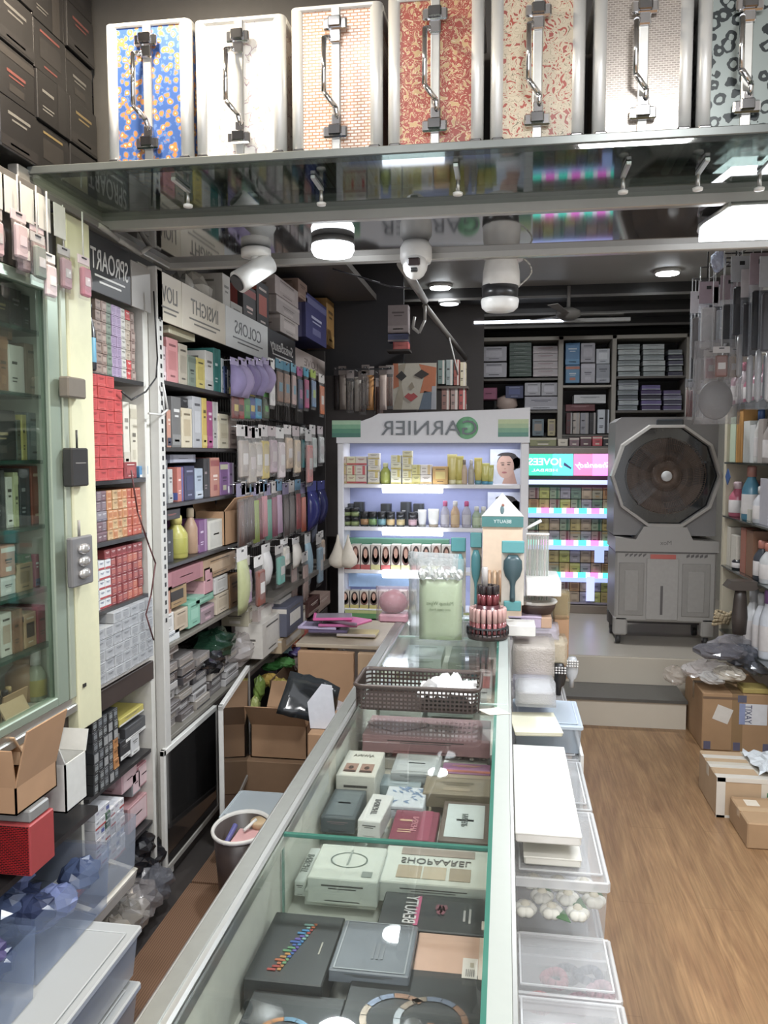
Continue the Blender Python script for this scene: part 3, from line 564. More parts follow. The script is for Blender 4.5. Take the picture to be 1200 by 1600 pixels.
grid_boxes('lipstick_carton', 'tiny {c} carton on the fourth open shelf', 'tiny red and grey cartons on the fourth shelf', -1.25, yb0+.02, yb1-.03, zB[3], 10, 6, .031, lambda i, k, r: b4[4] if i < 2 else (b4[1] if i < 4 else b4[2] if i < 7 else b4[3 if r.random() < .5 else 2]) if k < 5 else b4[0], skip=lambda i, k: k > 2+i*1.1, seed=6)
sv = [('a3a6ab', 'b4b7bc', '6f7278', 0), ('adb0b4', '989ba0', '6f7278', 1)]
grid_boxes('silver_carton', 'small silver {c} carton on the bottom open shelf', 'silver-grey cartons stacked on the bottom shelf', -1.215, yb0+.002, yb1-.03, zB[4], 7, 6, .0345, lambda i, k, r: sv[int(r.random()*2)], skip=lambda i, k: (i < 2 and k > 4), seed=7)
# bottles at the top shelf of bay B, and things hanging on the pillar
y, z = PX(127, 560, -1.235); bottle('spray_bottle', 'black spray bottle with light blue label beside the yellow pillar', -1.225, yb0+.03, zB[0], .017, .20, mat('23252c', .25), mat('17161a', .3), mat('4fa3c4', .4))
def slab_thing(name, label, cat, px0, px1, py0, py1, X, th, col, group=None, r=.4, extra=None):
    y0 = PX(px0, (py0+py1)/2, X)[0]; y1 = PX(px1, (py0+py1)/2, X)[0]; zt = PX((px0+px1)/2, py0, X)[1]; zb = PX((px0+px1)/2, py1, X)[1]
    mb = MB(); mb.box(X-th, X, y0, y1, zb, zt, mat(col, r), .004)
    if extra: extra(mb, X, y0, y1, zb, zt)
    return mb.build(name, label=label, cat=cat, group=group), (y0, y1, zb, zt)
def ex1(mb, X, y0, y1, zb, zt): mb.cyl((X-.01, (y0+y1)/2, zt-.002), (X-.01, (y0+y1)/2, zt+.05), .003, .003, BLACK, 6); mb.box(X, X+.001, y0+(y1-y0)*.2, y1-(y1-y0)*.2, zb+(zt-zb)*.6, zb+(zt-zb)*.62, mat('777', .4) if 0 else GREY)
slab_thing('black_pouch', 'black pouch hanging from a cord on the yellow pillar', 'pouch', 113, 139, 700, 760, -1.175, .03, '1b191a', extra=ex1)
def ex2(mb, X, y0, y1, zb, zt):
    for q in range(3): mb.ball((X+.004, (y0+y1)/2, zb+(zt-zb)*(.25+.25*q)), .012, (y1-y0)*.25, .015, mat('c8c6c4', .2, .6))
    mb.cyl((X-.01, (y0+y1)/2, zt), (X-.01, (y0+y1)/2, zt+.045), .004, .004, GREY, 6)
slab_thing('gadget_pack', 'grey blister pack hanging low on the yellow pillar', 'pack', 113, 146, 838, 915, -1.165, .018, '6f6e70', extra=ex2)
slab_thing('clip_bundle', 'brown paper bundle clipped to the yellow pillar', 'pack', 107, 135, 590, 622, -1.17, .03, '6f665a')
# hanging pink pouches and price tags under the black cartons
for i, (px, py, c, n) in enumerate(((-22, 310, 'c8a0a4', 'rose'), (2, 322, 'd0a8ae', 'dusty pink'), (28, 330, 'cdb0b4', 'pale pink'), (45, 352, '8f7a80', 'mauve'), (58, 365, '6a7a70', 'grey-green'), (68, 348, 'd2a3ad', 'bright pink'), (75, 395, 'd8c4c8', 'whitish pink'), (110, 385, 'b48a94', 'dull pink'), (130, 400, 'c06a80', 'deep pink'))):
    y, z = PX(px, py, -1.17)
    hang_pack(f'{n} sponge pack hanging above the left glass cabinet', -1.17-(i % 2)*.02, y, min(z, 2.235), .06, .12, mat(c, .6), mat(('e2dcd8', 'b8b2b0', 'd8c0c4')[i % 3], .4), film_=film('c8bcbc', .12), group='sponge packs hanging above the glass cabinet', puff=.016, loop=2.268)
tt = thing('tag_rail', 'rail with a row of white price tags above the left cabinet', 'rail', (-1.195, 1.7, 2.26))
MB().box(-1.205, -1.19, .9, yb0+.1, 2.262, 2.28, mat('6a6560', .5), .002).build('rail_bar', tt)
for px in (-8, 18, 42, 68, 92): 
    y, z = PX(px, 320, -1.188); MB().box(-1.189, -1.186, y-.028, y+.028, 2.175, 2.262, mat('d8d6cf', .5), .001).build('price_tag', tt)
# perforated upright between bays
yu0 = YX(234)+.003; yu1 = YX(259)
t = thing('perforated_upright', 'white slotted steel upright between the two shelf bays', 'upright', (-1.24, (yu0+yu1)/2, 0))
MB().box(-1.262, -1.225, yu0+.07, yu1-.012, .02, 2.26, mat('c8c5bf', .45, 0, .05), .003).build('channel', t)
mb = MB()
for k in range(34): mb.box(-1.226, -1.2244, (yu0+yu1)/2+.022, (yu0+yu1)/2+.036, .98+k*.033, .996+k*.033, BLACK)
for k in range(1): pass
mb.build('slots', t)
MB().box(-1.60, -1.263, yu0+.004, yu1-.004, .0, 2.26, mat('d5d2c8', .5, 0, .04)).build('side_panel', t)
# cables
mb = MB(); pts = [PX(*p, -1.205) for p in ((240, 455), (246, 560), (244, 590), (228, 612), (205, 625), (190, 612))]; mb.tube([(-1.205, a, b) for a, b in pts], .003, BLACK, 6); mb.build('cable', label='thin black cable looping down past the sign boards', cat='cable')
mb = MB(); pts = [PX(*p, -1.21) for p in ((255, 600), (262, 640), (252, 648), (232, 646))]; mb.tube([(-1.21, a, b) for a, b in pts], .004, mat('cfccc6', .5), 6); mb.build('cable', label='white cable bent round the perforated upright', cat='cable')
mb = MB(); pts = [PX(*p, -1.2) for p in ((205, 735), (215, 800), (232, 850), (243, 880), (236, 930), (228, 960), (240, 1000))]; mb.tube([(-1.2, a, b) for a, b in pts], .0028, mat('5a1c1c', .5), 6); mb.build('cable', label='dark red cable hanging over the small cartons', cat='cable')
mb = MB(); pts = [PX(*p, -1.2) for p in ((150, 390), (180, 410), (215, 430), (236, 415), (260, 425), (300, 440))]; mb.tube([(-1.19, .0+a, b+.07) for a, b in pts], .008, mat('9a968e', .5), 8); mb.build('cable', label='thick grey cable run along the top of the sign boards', cat='cable')
# ================================================================ LEFT WALL: DARK SHELF BAY C AND PEGBOARD
yc0 = yu1; yc1 = PX(372, 640, -1.23)[0]; yc2 = 5.45
zC = [1.866, 1.621, 1.411, 1.184, .884, .536]
t = thing('dark_shelf_unit', 'long dark shelf unit along the left wall with cosmetics and packets', 'shelving', (-1.42, 3.6, .5))
DK = mat('2f2825', .5, 0, .1); DK2 = mat('3c3430', .6)
mb = MB(); mb.box(-1.6, -1.585, yc0, yc2, .5, 2.3, DK2); mb.box(-1.6, -1.24, yc2, yc2+.02, 0, 2.3, DK2); mb.box(-1.6, -1.255, yc0, yc0+.012, .5, 2.1, mat('a9a49c', .5)); mb.build('carcass', t)
for i, z in enumerate(zC):
    ye = (yc1, yc1, yc1+.05, yc1+.02, 3.85, 4.6)[i]
    MB().box(-1.585, -1.235, yc0+.012, ye, z-.016, z, mat('2a2523', .35) if i < 4 else mat('7a7468', .4), .002).build('shelf', t)
MB().box(-1.585, -1.235, yc0, 5.4, 2.105, 2.125, mat('3a3430', .5), .002).build('shelf', t)
mb = MB()
for a in range(48):
    y = yc1+.03+a*(yc2-yc1-.05)/48
    mb.box(-1.40, -1.385, y, y+.018, .98, 2.08, mat('4a4440', .5))
mb.build('slat_panel', t)
for z in (1.79, 1.735, 1.60, 1.53, 1.30):
    MB().box(-1.385, -1.37, yc1+.02, yc2-.02, z, z+.012, mat('1f1c1b', .4), .001).build('peg_rail', t)
struct('trim_12', MB().box(-1.41, -1.40, yc1+.02, yc2, .56, 2.1, mat('2a2421', .6)))
signs = [(246, 284, 'd9cdb4', 'LIOV', '5f5a52'), (284, 352, 'ded2bc', 'INSIGHT', '6a655c'), (352, 418, 'dfe2e2', 'COLORS', '6c7074')]
zlo, zhi = 2.075, 2.25
for (a, b, c, tx, tc), lb in zip(signs, ('cream sign board with grey lettering, nearest the upright', 'cream sign board with bold dark lettering in the row middle', 'bright white sign board left of the black script one')):
    signX('shop_sign', lb, a, b, zlo, zhi, c, tx, tc, frac=.3, w_=.62)
signX('shop_sign', 'black sign board with white script lettering over the wig packs', 418, 461, zlo, zhi, '2b2c30', 'SwissBeauty', 'dededc', frac=.28, sub=True, shear=.3, w_=.82)
signX('shop_sign', 'pale pinkish sign board with brown mark, farthest left-wall sign', 461, 507, zlo, zhi-.03, 'b8a8a0', 'LOVE', '7a6a62', frac=.28, w_=.45)
GC = 'boxes and bottles on the dark shelf bay'
W1, W2, W3, W4, W5 = 'on the highest dark shelf, under the signs', 'on the second dark shelf from the top', 'on the third dark shelf from the top', 'on the fourth dark shelf', 'on the deep fifth shelf'
rowX([(251, 259, 540, 'd0b4b8', 'e0c8cc', '6a4a50', 0, 'pinkish white slim'), (260, 278, 529, 'd98a8a', 'c87878', '8a4a4c', 1, 'tall coral pink'), (279, 293, 538, 'b9ad98', 'a89c88', '5a5246', 1, 'tall beige'), (294, 306, 556, '7c8a78', '6a7868', '3a443a', 2, 'grey-green'), (307, 320, 560, 'd8c452', 'c8b440', '5a5020', 1, 'yellow'), (321, 333, 549, 'd4d0ca', 'c4c0ba', '6a6662', 0, 'wide white'), (334, 345, 545, '1f7f78', '2c948c', 'd8ecea', 3, 'teal'), (346, 350, 560, 'dfe4e4', 'cfd8da', '2c6a70', 0, 'thin white'), (351, 355, 572, '3c4f86', '5a6ea0', 'd0d8e8', 0, 'thin blue'), (356, 360, 578, 'd8d4d0', 'b0a8a4', '6a6662', 0, 'short white')], -1.25, zC[0], W1, GC)
rowX([(264, 305, 515, 'd6cfae', 'c8c09c', '8a846a', 4, 'cream flat lying', None, 527)], -1.26, zC[0], 'lying on the tall pink and beige ones', GC)
rowX([(251, 260, 628, '2a2220', '3a3230', '9a8a80', 0, 'black brown'), (261, 267, 640, 'c98a70', '3a3a50', 'e0d0c0', 0, 'peach slim'), (268, 283, 620, '6f6d6c', '8a8886', 'dcdad6', 0, 'dark grey tall'), (284, 300, 638, 'd8c9a8', 'c4b08a', '7a6a4c', 1, 'cream gold'), (301, 315, 620, 'b4b4b8', 'c8c8cc', '5a5a60', 1, 'silver tall'), (316, 323, 622, 'd8b83a', 'e0c85c', '6a5a1c', 0, 'narrow yellow'), (324, 332, 627, 'a82c78', 'b84488', 'e8c8dc', 0, 'magenta'), (333, 341, 628, 'b8b4b0', 'd8d4d0', '4a4846', 3, 'striped grey'), (342, 357, 647, 'c9bfa4', 'b8ac8e', '6a6250', 1, 'short beige'), (358, 370, 650, '8f7a70', 'a89488', '4a3c36', 2, 'brown')], -1.25, zC[1], W2, GC)
rowX([(284, 294, 622, '1a191c', '2a2a2c', '8a8a8a', 0, 'black cap', None, 637)], -1.26, zC[1], 'behind the cream gold one', GC)
rowX([(252, 262, 718, '6a6c70', '58595c', 'b8b8ba', 1, 'grey tall'), (263, 270, 733, 'c0c0bc', 'b0b0ac', '5a5a58', 0, 'light grey'), (277, 287, 730, 'c86a58', '4a5aa8', 'f0d8d0', 3, 'coral and blue'), (288, 304, 728, '1f2350', '2c3068', '8a8cb0', 1, 'navy blue'), (305, 317, 732, 'a8b8cc', 'c0ccda', '5a6a80', 0, 'pale blue'), (318, 328, 716, '1e1a1c', '302a2c', 'a08a8c', 3, 'tall black'), (329, 343, 715, 'c8806a', 'a84a48', 'f4dcd0', 2, 'salmon'), (344, 357, 722, '8a5a98', 'd4d0b0', '5a3a68', 2, 'purple and cream'), (358, 366, 723, '9a78a8', 'e0dce4', '4a3a58', 3, 'lilac slim')], -1.25, zC[2], W3, GC)
rowX([(266, 306, 710, '8e90a4', 'a8aabc', '4a4c5c', 4, 'flat lavender', None, 723)], -1.27, zC[2], 'lying on the navy one', GC)
rowX([(250, 260, 829, 'a0b8c4', 'b4c8d2', '5a7480', 1, 'pale blue wide'), (261, 271, 828, '25262a', '35363a', '9a9ca0', 3, 'black slim tall'), (311, 324, 812, '7a3a80', 'a478a8', 'd8c0dc', 3, 'purple and white'), (326, 349, 812, 'd6d2c4', 'c8c4b8', '9a968a', 4, 'framed white square'), (255, 282, 796, '2a2423', '3c3432', 'a04a3a', 2, 'low black', None, 812)], -1.25, zC[3], W4, GC)
y, _ = PX(283, 850, -1.27); bottle('lotion_bottle', 'squat yellow-green bottle with yellow cap on the fourth dark shelf', -1.29, y, zC[3], .045, .17, mat('b9b23a', .35), mat('d8c85a', .4), mat('a8a428', .4), capf=.2)
y, _ = PX(302, 850, -1.27); bottle('lotion_bottle', 'tan bottle with pale cap behind the yellow-green one', -1.29, y+.02, zC[3], .03, .19, mat('b08a6a', .35), mat('d8c4a0', .4), capf=.2)
def open_carton(label, x0, x1, y0, y1, z0, z1, col=CART, flaps=(1, 1, 1, 1), group=None, rot=0, name='open_carton', ang=.9, fl=.6):
    c = ((x0+x1)/2, (y0+y1)/2, z0); t = thing(name, label, 'carton', c, rot, group); T = .004
    a, b, h = (x1-x0)/2, (y1-y0)/2, z1-z0; X = MW[t.name]
    mb = MB(); mb.m = X; mb.box(-a, a, -b, b, 0, T, col); mb.box(-a, -a+T, -b, b, 0, h, col); mb.box(a-T, a, -b, b, 0, h, col); mb.box(-a, a, -b, -b+T, 0, h, col); mb.box(-a, a, b-T, b, 0, h, col)
    mb.build('carton_body', t)
    for k, f in enumerate(flaps):
        if not f: continue
        L = (b if k < 2 else a)*fl*2*.8; an = ang*f
        mb = MB()
        ax = [(0, PI/2), (0, -PI/2), (1, 0), (1, 0)][k]
        if k == 0: mb.m = X @ Matrix.Translation((a, 0, h)) @ Matrix.Rotation(-(PI/2-an), 4, 'Y'); mb.box(0, a*1.1, -b, b, 0, T, col)
        if k == 1: mb.m = X @ Matrix.Translation((-a, 0, h)) @ Matrix.Rotation((PI/2-an), 4, 'Y'); mb.box(-a*1.1, 0, -b, b, 0, T, col)
        if k == 2: mb.m = X @ Matrix.Translation((0, -b, h)) @ Matrix.Rotation(-(PI/2-an), 4, 'X'); mb.box(-a, a, -b*1.1, 0, 0, T, col)
        if k == 3: mb.m = X @ Matrix.Translation((0, b, h)) @ Matrix.Rotation((PI/2-an), 4, 'X'); mb.box(-a, a, 0, b*1.1, 0, T, col)
        mb.build('flap', t)
    return t
def YC(px, X=-1.25): return PX(px, 900, X)[0]
open_carton('tall brown open carton on the fourth dark shelf near the packets', -1.38, -1.24, YC(349), YC(379), zC[3], zC[3]+.155, flaps=(1, .4, 0, 1), ang=.7)
# fifth shelf
def pX(label, px0, px1, pt, pb, col, acc, ink, st, X=-1.25, d=.15, cat='box', group=GC, name='product_box', r=.45):
    y0 = PX(px0, (pt+pb)/2, X)[0]; y1 = PX(px1, (pt+pb)/2, X)[0]; pm = (px0+px1)/2
    return pbox(name, label, cat, X-d, X, y0, y1-.002, PX(pm, pb, X)[1], PX(pm, pt, X)[1], col, acc, ink, st, 'XY', group, r=r)
pX('wide brown carton lying high on the fifth shelf', 318, 368, 868, 898, 'b08d66', 'c8a884', '5a4630', 1)
pX('white-labelled end carton above the small beige boxes', 369, 380, 862, 888, 'd0c8bc', 'e0dad0', '6a6258', 0)
pX('long pink carton lying across the fifth shelf', 262, 318, 886, 912, 'b87078', 'a8606a', 'e0b0b4', 4)
pX('upright light pink carton end on the fifth shelf', 319, 333, 886, 928, 'd89aa2', 'c88a94', '9a5a64', 4)
pX('tan carton with a shaded open inside painted on its front, on the fifth shelf', 261, 292, 912, 948, 'a8854e', '2a2018', '6a5230', 1)  # dark front panel puts the shade of an open inside into the colour
pX('peach orange carton by the upright on the fifth shelf', 250, 268, 922, 962, 'dca080', 'cc9070', '8a5a40', 4)
pX('white carton with barcode below the peach carton', 252, 272, 960, 990, 'e4e2de', 'c8c6c2', '4a4846', 1)
pX('low white carton at the shelf edge under the barcode one', 252, 281, 988, 1006, 'dcdedf', 'ccd0d2', '4c5c6c', 0)
pX('beige square carton left of the mint carton', 273, 294, 952, 985, 'c9b498', 'b8a286', '6a5a44', 1)
pX('mint green carton standing on the fifth shelf', 295, 313, 940, 978, '7cc0a4', '94d0b6', '3a7a60', 1)
pX('mint green bar lying above the small pink boxes', 306, 334, 928, 942, '84bca4', '6aa88c', '3a7a60', 0)
pX('dusty pink carton right of the mint one', 314, 335, 946, 970, '9a8088', 'c8a0ac', '5a4048', 2)
pX('white carton standing on the beige one, fifth shelf', 336, 356, 900, 925, 'd8d4d0', 'c8c4c0', '7a7672', 1)
pX('pale beige carton under the white one, fifth shelf', 338, 358, 926, 956, 'd6c4aa', 'c8b498', '7a6a54', 1)
pX('brown carton column at the end of the fifth shelf', 359, 374, 897, 948, 'a87c4c', '96703f', '5a4224', 0)
# bottom tier: stacks of shrink-wrapped palettes
rs = random.Random(11); kk = 0
names = ['grey', 'smoke grey', 'brown-grey', 'beige-grey', 'white-edged', 'charcoal']
cols6 = ['77716f', '8d8683', '6c6361', 'a89e92', 'b8b4b2', '4a4548']
for (pa, pb_, n, lo) in ((255, 283, 9, 0), (284, 306, 7, 1), (307, 330, 6, 2), (331, 352, 5, 0), (353, 374, 5, 3)):
    y0 = PX(pa, 1080, -1.25)[0]; y1 = PX(pb_, 1080, -1.25)[0]; kk = (255, 284, 307, 331, 353).index(pa)
    for k in range(n):
        h = .030+rs.random()*.006; ci = (lo+k+int(rs.random()*2)) % 6; xf = -1.245-rs.random()*.03
        pbox('wrapped_palette', f'shrink-wrapped {names[ci]} palette, {ORD[k]} from the bottom of {ORD[kk]} stack from the upright', 'palette', xf-.2, xf, y0+rs.random()*.012, y1-.004-rs.random()*.01, zC[5]+k*.037, zC[5]+k*.037+h, cols6[ci], cols6[(ci+2) % 6], 'c8c4c0', (0, 1)[k % 2], 'XY', 'shrink-wrapped palettes stacked on the bottom shelf', r=.18)
def crumple(name, label, cat, c, rx, ry, rz, m, seed, group=None, jit=.3, n=18, k=11):
    mb = MB(); mb.ball(c, rx, ry, rz, m, n, k, jit, seed); return mb.build(name, label=label, cat=cat, group=group)
y, z = PX(338, 1010, -1.3); crumple('poly_bag', 'crumpled dark green bag on the bottom dark shelf', 'bag', (-1.32, y, z), .09, .18, .075, film('1f3a2c', .85, .12), 1)
y, z = PX(322, 1035, -1.3); crumple('poly_bag', 'crumpled black bag in front of the dark green one', 'bag', (-1.31, y, z), .08, .14, .06, film('201f22', .85, .12), 2)
y, z = PX(378, 1010, -1.3); crumple('poly_bag', 'clear crumpled bag of grey packets right of the green bag', 'bag', (-1.3, y, z), .08, .3, .08, film('b8b0ac', .55, .12), 3)
y, z = PX(400, 1030, -1.3); crumple('poly_bag', 'clear crumpled bag at the far end of the bottom shelf', 'bag', (-1.3, y+.3, z), .08, .25, .07, film('a8a09c', .55, .12), 4)
# things on top of bay C
GT = 'goods piled on top of the dark shelf bay'
def pT(label, px0, px1, pt, pb, col, acc, ink, st, X=-1.26, name='product_box', d=.2): return pX(label, px0, px1, pt, pb, col, acc, ink, st, X, d, 'box', GT, name)
pT('tall white carton standing on the dark bay behind the signs', 348, 360, 430, 500, 'c9c4bc', 'd8d4cc', '7a766e', 0)
pT('black and red product carton above the white sign', 380, 400, 448, 520, '2a2424', 'a03a34', 'e0c0b8', 2)
pT('black carton with orange corner above the white sign', 401, 420, 442, 515, '262224', 'b8503c', 'd8c8c0', 1)
pT('grey-white carton next to the bullet camera', 361, 379, 475, 512, 'b8b4ac', 'a8a49c', '6a665e', 0)
pT('mauve-white carton on top of a stack of three', 430, 466, 442, 470, 'b8a8a4', 'c8bab6', '6a5c58', 1)
pT('mauve-white carton in the middle of a stack of three', 432, 468, 472, 497, 'aca09c', 'c0b4b0', '6a5c58', 2)
pT('mauve-white carton at the foot of a stack of three', 438, 466, 499, 525, 'b4a8a2', 'ccc0ba', '6a5c58', 1)
pT('large indigo carton on top of the dark bay', 478, 510, 468, 535, '3a3a78', '6c6ca0', 'b8b8d8', 2)
pT('orange-yellow carton right of the indigo one', 511, 522, 470, 542, 'b8842c', 'c89840', '6a4a18', 0)
pT('brown carton behind the indigo one on the bay top', 466, 480, 440, 468, '9a7a6a', 'b0907e', '5a463c', 0)
pT('pinkish stacked carton at the far end of the bay top', 524, 534, 458, 548, 'a08c84', 'b8a49c', '5a4c46', 0)
y, z = PX(312, 462, -1.27); crumple('poly_bag', 'grey-white plastic bag bulging over the cream signs', 'bag', (-1.32, y, 2.24), .09, .16, .11, film('c8c4bc', .7, .2), 5)
y, z = PX(275, 440, -1.27); crumple('poly_bag', 'clear plastic bag beside the upright, above the signs', 'bag', (-1.34, y, 2.22), .08, .1, .08, film('a8a49c', .55, .15), 6)
# hanging packets
GP = 'packets hanging on the left pegboard'
FILM = film('d0ccc8', .10)
FK = film('d8d4d0', .18)
for i in range(5):
    px = 368+i*12; n = ORD[i]; y, z = PX(px, 560, -1.2)
    hang_pack(f'lilac bath puff pack, {n} from the shelf in the top pegboard row', -1.2, y, z, .14, .17+.01*(i % 2), mat(('8f7fb4', '9c8ab8', '7c6aa0')[i % 3], .7), mat('b0a0cc', .5), group='lilac puff packs on the pegboard', puff=.04)
top = [(424, 560, .07, .26, 'e0dcd8', 'ece8e4', 'white pen'), (436, 562, .09, .24, '8a6a58', '4a90a8', 'brown and blue wig'), (447, 566, .09, .24, '9a7a66', '3a84a0', 'brown wig with blue header'), (458, 568, .07, .25, 'c4a49c', '5aa0b8', 'beige tassel'), (468, 574, .08, .26, '3c4a6a', 'b04a88', 'navy and pink clip'), (478, 575, .08, .26, 'c04a80', '3aa0c0', 'hot pink'), (489, 578, .09, .25, '6a88a8', 'a8c040', 'steel blue'), (502, 585, .10, .28, 'd06a28', 'd8d0c8', 'bright orange')]
for px, py, w_, h_, c, hc, n in top:
    y, z = PX(px, py, -1.2); hang_pack(f'{n} packet hanging in the top row of the pegboard', -1.2, y, z, w_*1.5, h_, mat(c, .5), mat(hc, .4), film_=FILM, group=GP)
for i, (px, c, n) in enumerate(((366, '7a3028', 'dark red'), (374, 'a83028', 'red'), (384, '3c8a4a', 'green'), (392, '2a4a9a', 'blue'), (402, '3a9ac0', 'sky blue and yellow'), (414, '4a5a40', 'olive'))):
    y, z = PX(px, 606+i, -1.22); hang_pack(f'{n} comb packet hanging below the lilac puffs', -1.22, y, z, .12, .15, mat(c, .5), mat(('d8c040', '3a2a28', '58b04a')[i % 3], .4), film_=FILM, group=GP)
r2 = [(378, 'a89a90', 'taupe'), (390, 'b0a498', 'stone'), (400, 'c4b8ac', 'ivory'), (411, 'c8b058', 'mustard edged'), (424, 'b8a0a8', 'heart-shaped mauve'), (437, 'd4c4c4', 'pale rose'), (449, 'd0b494', 'peach beige'), (462, 'd8c0a0', 'sand'), (474, '3a8c90', 'teal'), (488, 'c4ccc4', 'frosted'), (500, 'd0d0cc', 'milky white')]
for i, (px, c, n) in enumerate(r2):
    y, z = PX(px, 664+(i % 3)*2, -1.2); hang_pack(f'{n} powder puff packet hanging in the second pegboard row', -1.2, y, z, .15, .26+.03*(i % 2), mat(c, .6), mat(('d8d0cc', 'c8b8b8', 'e0dcd8')[i % 3], .4), film_=FK, group=GP, puff=.022)
y, z = PX(518, 672, -1.05); hang_pack('clear packet with pink card hanging beside the green-white display', -1.17, y-.1, z, .15, .34, mat('d88a84', .5), mat('d0ccc8', .4), film_=FK, group=GP, puff=.02)
r3 = [(376, '6a4a40', 'brown'), (383, '4a3a38', 'dark'), (390, '5c4a44', 'umber'), (398, '8fa038', 'lime'), (405, '7a2a34', 'maroon'), (411, 'c87884', 'rose'), (418, '4a9a80', 'green-footed'), (427, '8a3a58', 'plum'), (435, 'b890b0', 'lilac'), (446, '5a4a48', 'espresso'), (455, '6f6462', 'slate'), (465, 'b04a50', 'berry'), (473, 'c8542c', 'vermilion'), (483, '8a7a72', 'fawn')]
for i, (px, c, n) in enumerate(r3):
    y, z = PX(px, 755-(i % 3)*3, -1.2); hang_pack(f'{n} brush packet hanging in the third pegboard row', -1.2, y, z, .12, .31, mat(c, .5), mat(('8a80a0', 'c0b8b4', '5a8aa8')[i % 3], .4), film_=FILM, group=GP, inner='rods')
y, z = PX(492, 752, -1.16); hang_pack('glossy royal blue bag hanging in the third pegboard row', -1.18, y, z, .22, .30, mat('232a80', .2), mat('4a50a0', .3), group=GP, puff=.04)
y, z = PX(503, 752, -1.16); hang_pack('dark blue bag hanging right behind the royal blue one', -1.19, y+.1, z, .2, .28, mat('1c1f60', .25), mat('3a4090', .3), group=GP, puff=.035)
y, z = PX(522, 770, -1.1); hang_pack('grey-blue packet hanging at the pegboard corner', -1.19, y-.2, z, .1, .30, mat('5a5f70', .5), mat('8a8880', .4), group=GP, puff=.02)
r4 = [(378, 855, .30, 'b4b87c', 'pale olive'), (392, 870, .24, 'a888a8', 'lavender'), (404, 868, .26, '8a3c20', 'rust brown card'), (424, 850, .21, 'd8d4d0', 'white oval'), (436, 852, .22, '5aa898', 'turquoise dotted'), (452, 842, .16, 'e0d8c8', 'white sponge'), (462, 840, .17, 'dcd4c8', 'cream sponge'), (466, 862, .28, '9a7a70', 'brown pencil'), (476, 862, .30, 'a88478', 'copper pencil'), (488, 832, .33, '8fb0c0', 'blue patterned'), (498, 833, .34, '88a4b4', 'grey-blue patterned'), (508, 830, .22, 'c8a888', 'peach foot')]
for i, (px, py, h_, c, n) in enumerate(r4):
    y, z = PX(px, py, -1.17); hang_pack(f'{n} packet hanging in the lowest pegboard row', -1.17-(i % 2)*.03, y, z, .14, h_, mat(c, .5), mat(('d8d4d0', 'c8c0b8', 'e8e4de')[i % 3], .4), film_=FILM if i % 3 else None, group=GP, puff=.025, inner='rods' if 'pencil' in n else None)
# two cream sponges hanging by the display
for dx, n in ((0, 'left'), (16, 'right')):
    x, z = PY(528+dx, 868, 4.455); mb = MB(); mb.lathe([(.004, .17), (.012, .13), (.03, .08), (.055, .03), (.05, .0), (.02, -.02)], (x, 4.455, z-.05), mat('cfc3b0', .8), 16)
    mb.build('sponge_puff', label=f'{n} cream teardrop sponge hanging beside the green-white display stand', cat='sponge', group='cream sponges hanging beside the display')
# lower bay goods on ledges beyond the fifth shelf
def boxY(name, label, cat, px0, px1, pt, pb, Y, d, col, acc='e8e4de', ink='5a5652', st=1, group=None, r=.45, rot=0, faces='YX'):
    x0, zt = PY(px0, pt, Y); x1, _ = PY(px1, pt, Y); _, zb = PY((px0+px1)/2, pb, Y)
    mb = MB(); mb.box(x0, x1, Y, Y+d, zb, zt, mat(col, r), .002)
    prints(mb, (x0, Y, zb), (1, 0, 0), (0, 0, 1), x1-x0, zt-zb, st, mat(acc, r), mat(ink, r))
    if 'X' in faces and x1 < 0: prints(mb, (x1, Y, zb), (0, 1, 0), (0, 0, 1), d, zt-zb, (st+1) % 4, mat(acc, r), mat(ink, r))
    o = mb.build(name, label=label, cat=cat, group=group)
    if rot: o.rotation_euler[1] = rot
    return o
GL = 'loose cartons at the far end of the left shelves'
for (a, b, tp, bt, c, n, X_) in ((388, 402, 945, 975, 'b8ae90', 'khaki', -1.25), (403, 428, 935, 985, 'c8b4ac', 'dusty rose', -1.22), (410, 440, 965, 1018, 'd4ccc0', 'torn white', -1.18), (438, 462, 930, 975, 'c4bcb0', 'pale grey', -1.2), (448, 474, 940, 985, '56586c', 'slate blue striped', -1.14), (440, 476, 985, 1006, 'c8ac84', 'flat tan', -1.16), (462, 480, 950, 985, 'b4a48c', 'beige', -1.2)):
    pX(f'{n} carton at the far end of the left shelves', a, b, tp, bt, c, 'd8d0c4', '5a544c', 1, X_, .14, group=GL)
for (a, b, tp, bt, c, n) in ((482, 500, 935, 958, '5a3028', 'dark red'), (490, 512, 958, 980, '3a3230', 'black-brown'), (478, 494, 978, 998, 'b84a3a', 'small red'), (498, 516, 930, 950, 'b09080', 'rosy brown')):
    pX(f'{n} packet piled in the corner before the display stand', a, b, tp, bt, c, 'a89080', 'e0d0c0', 0, -1.18, .15, group=GL)
struct('trim_13', MB().box(-1.6, -1.16, 3.9, 5.4, .84, .865, mat('6a6258', .5)))
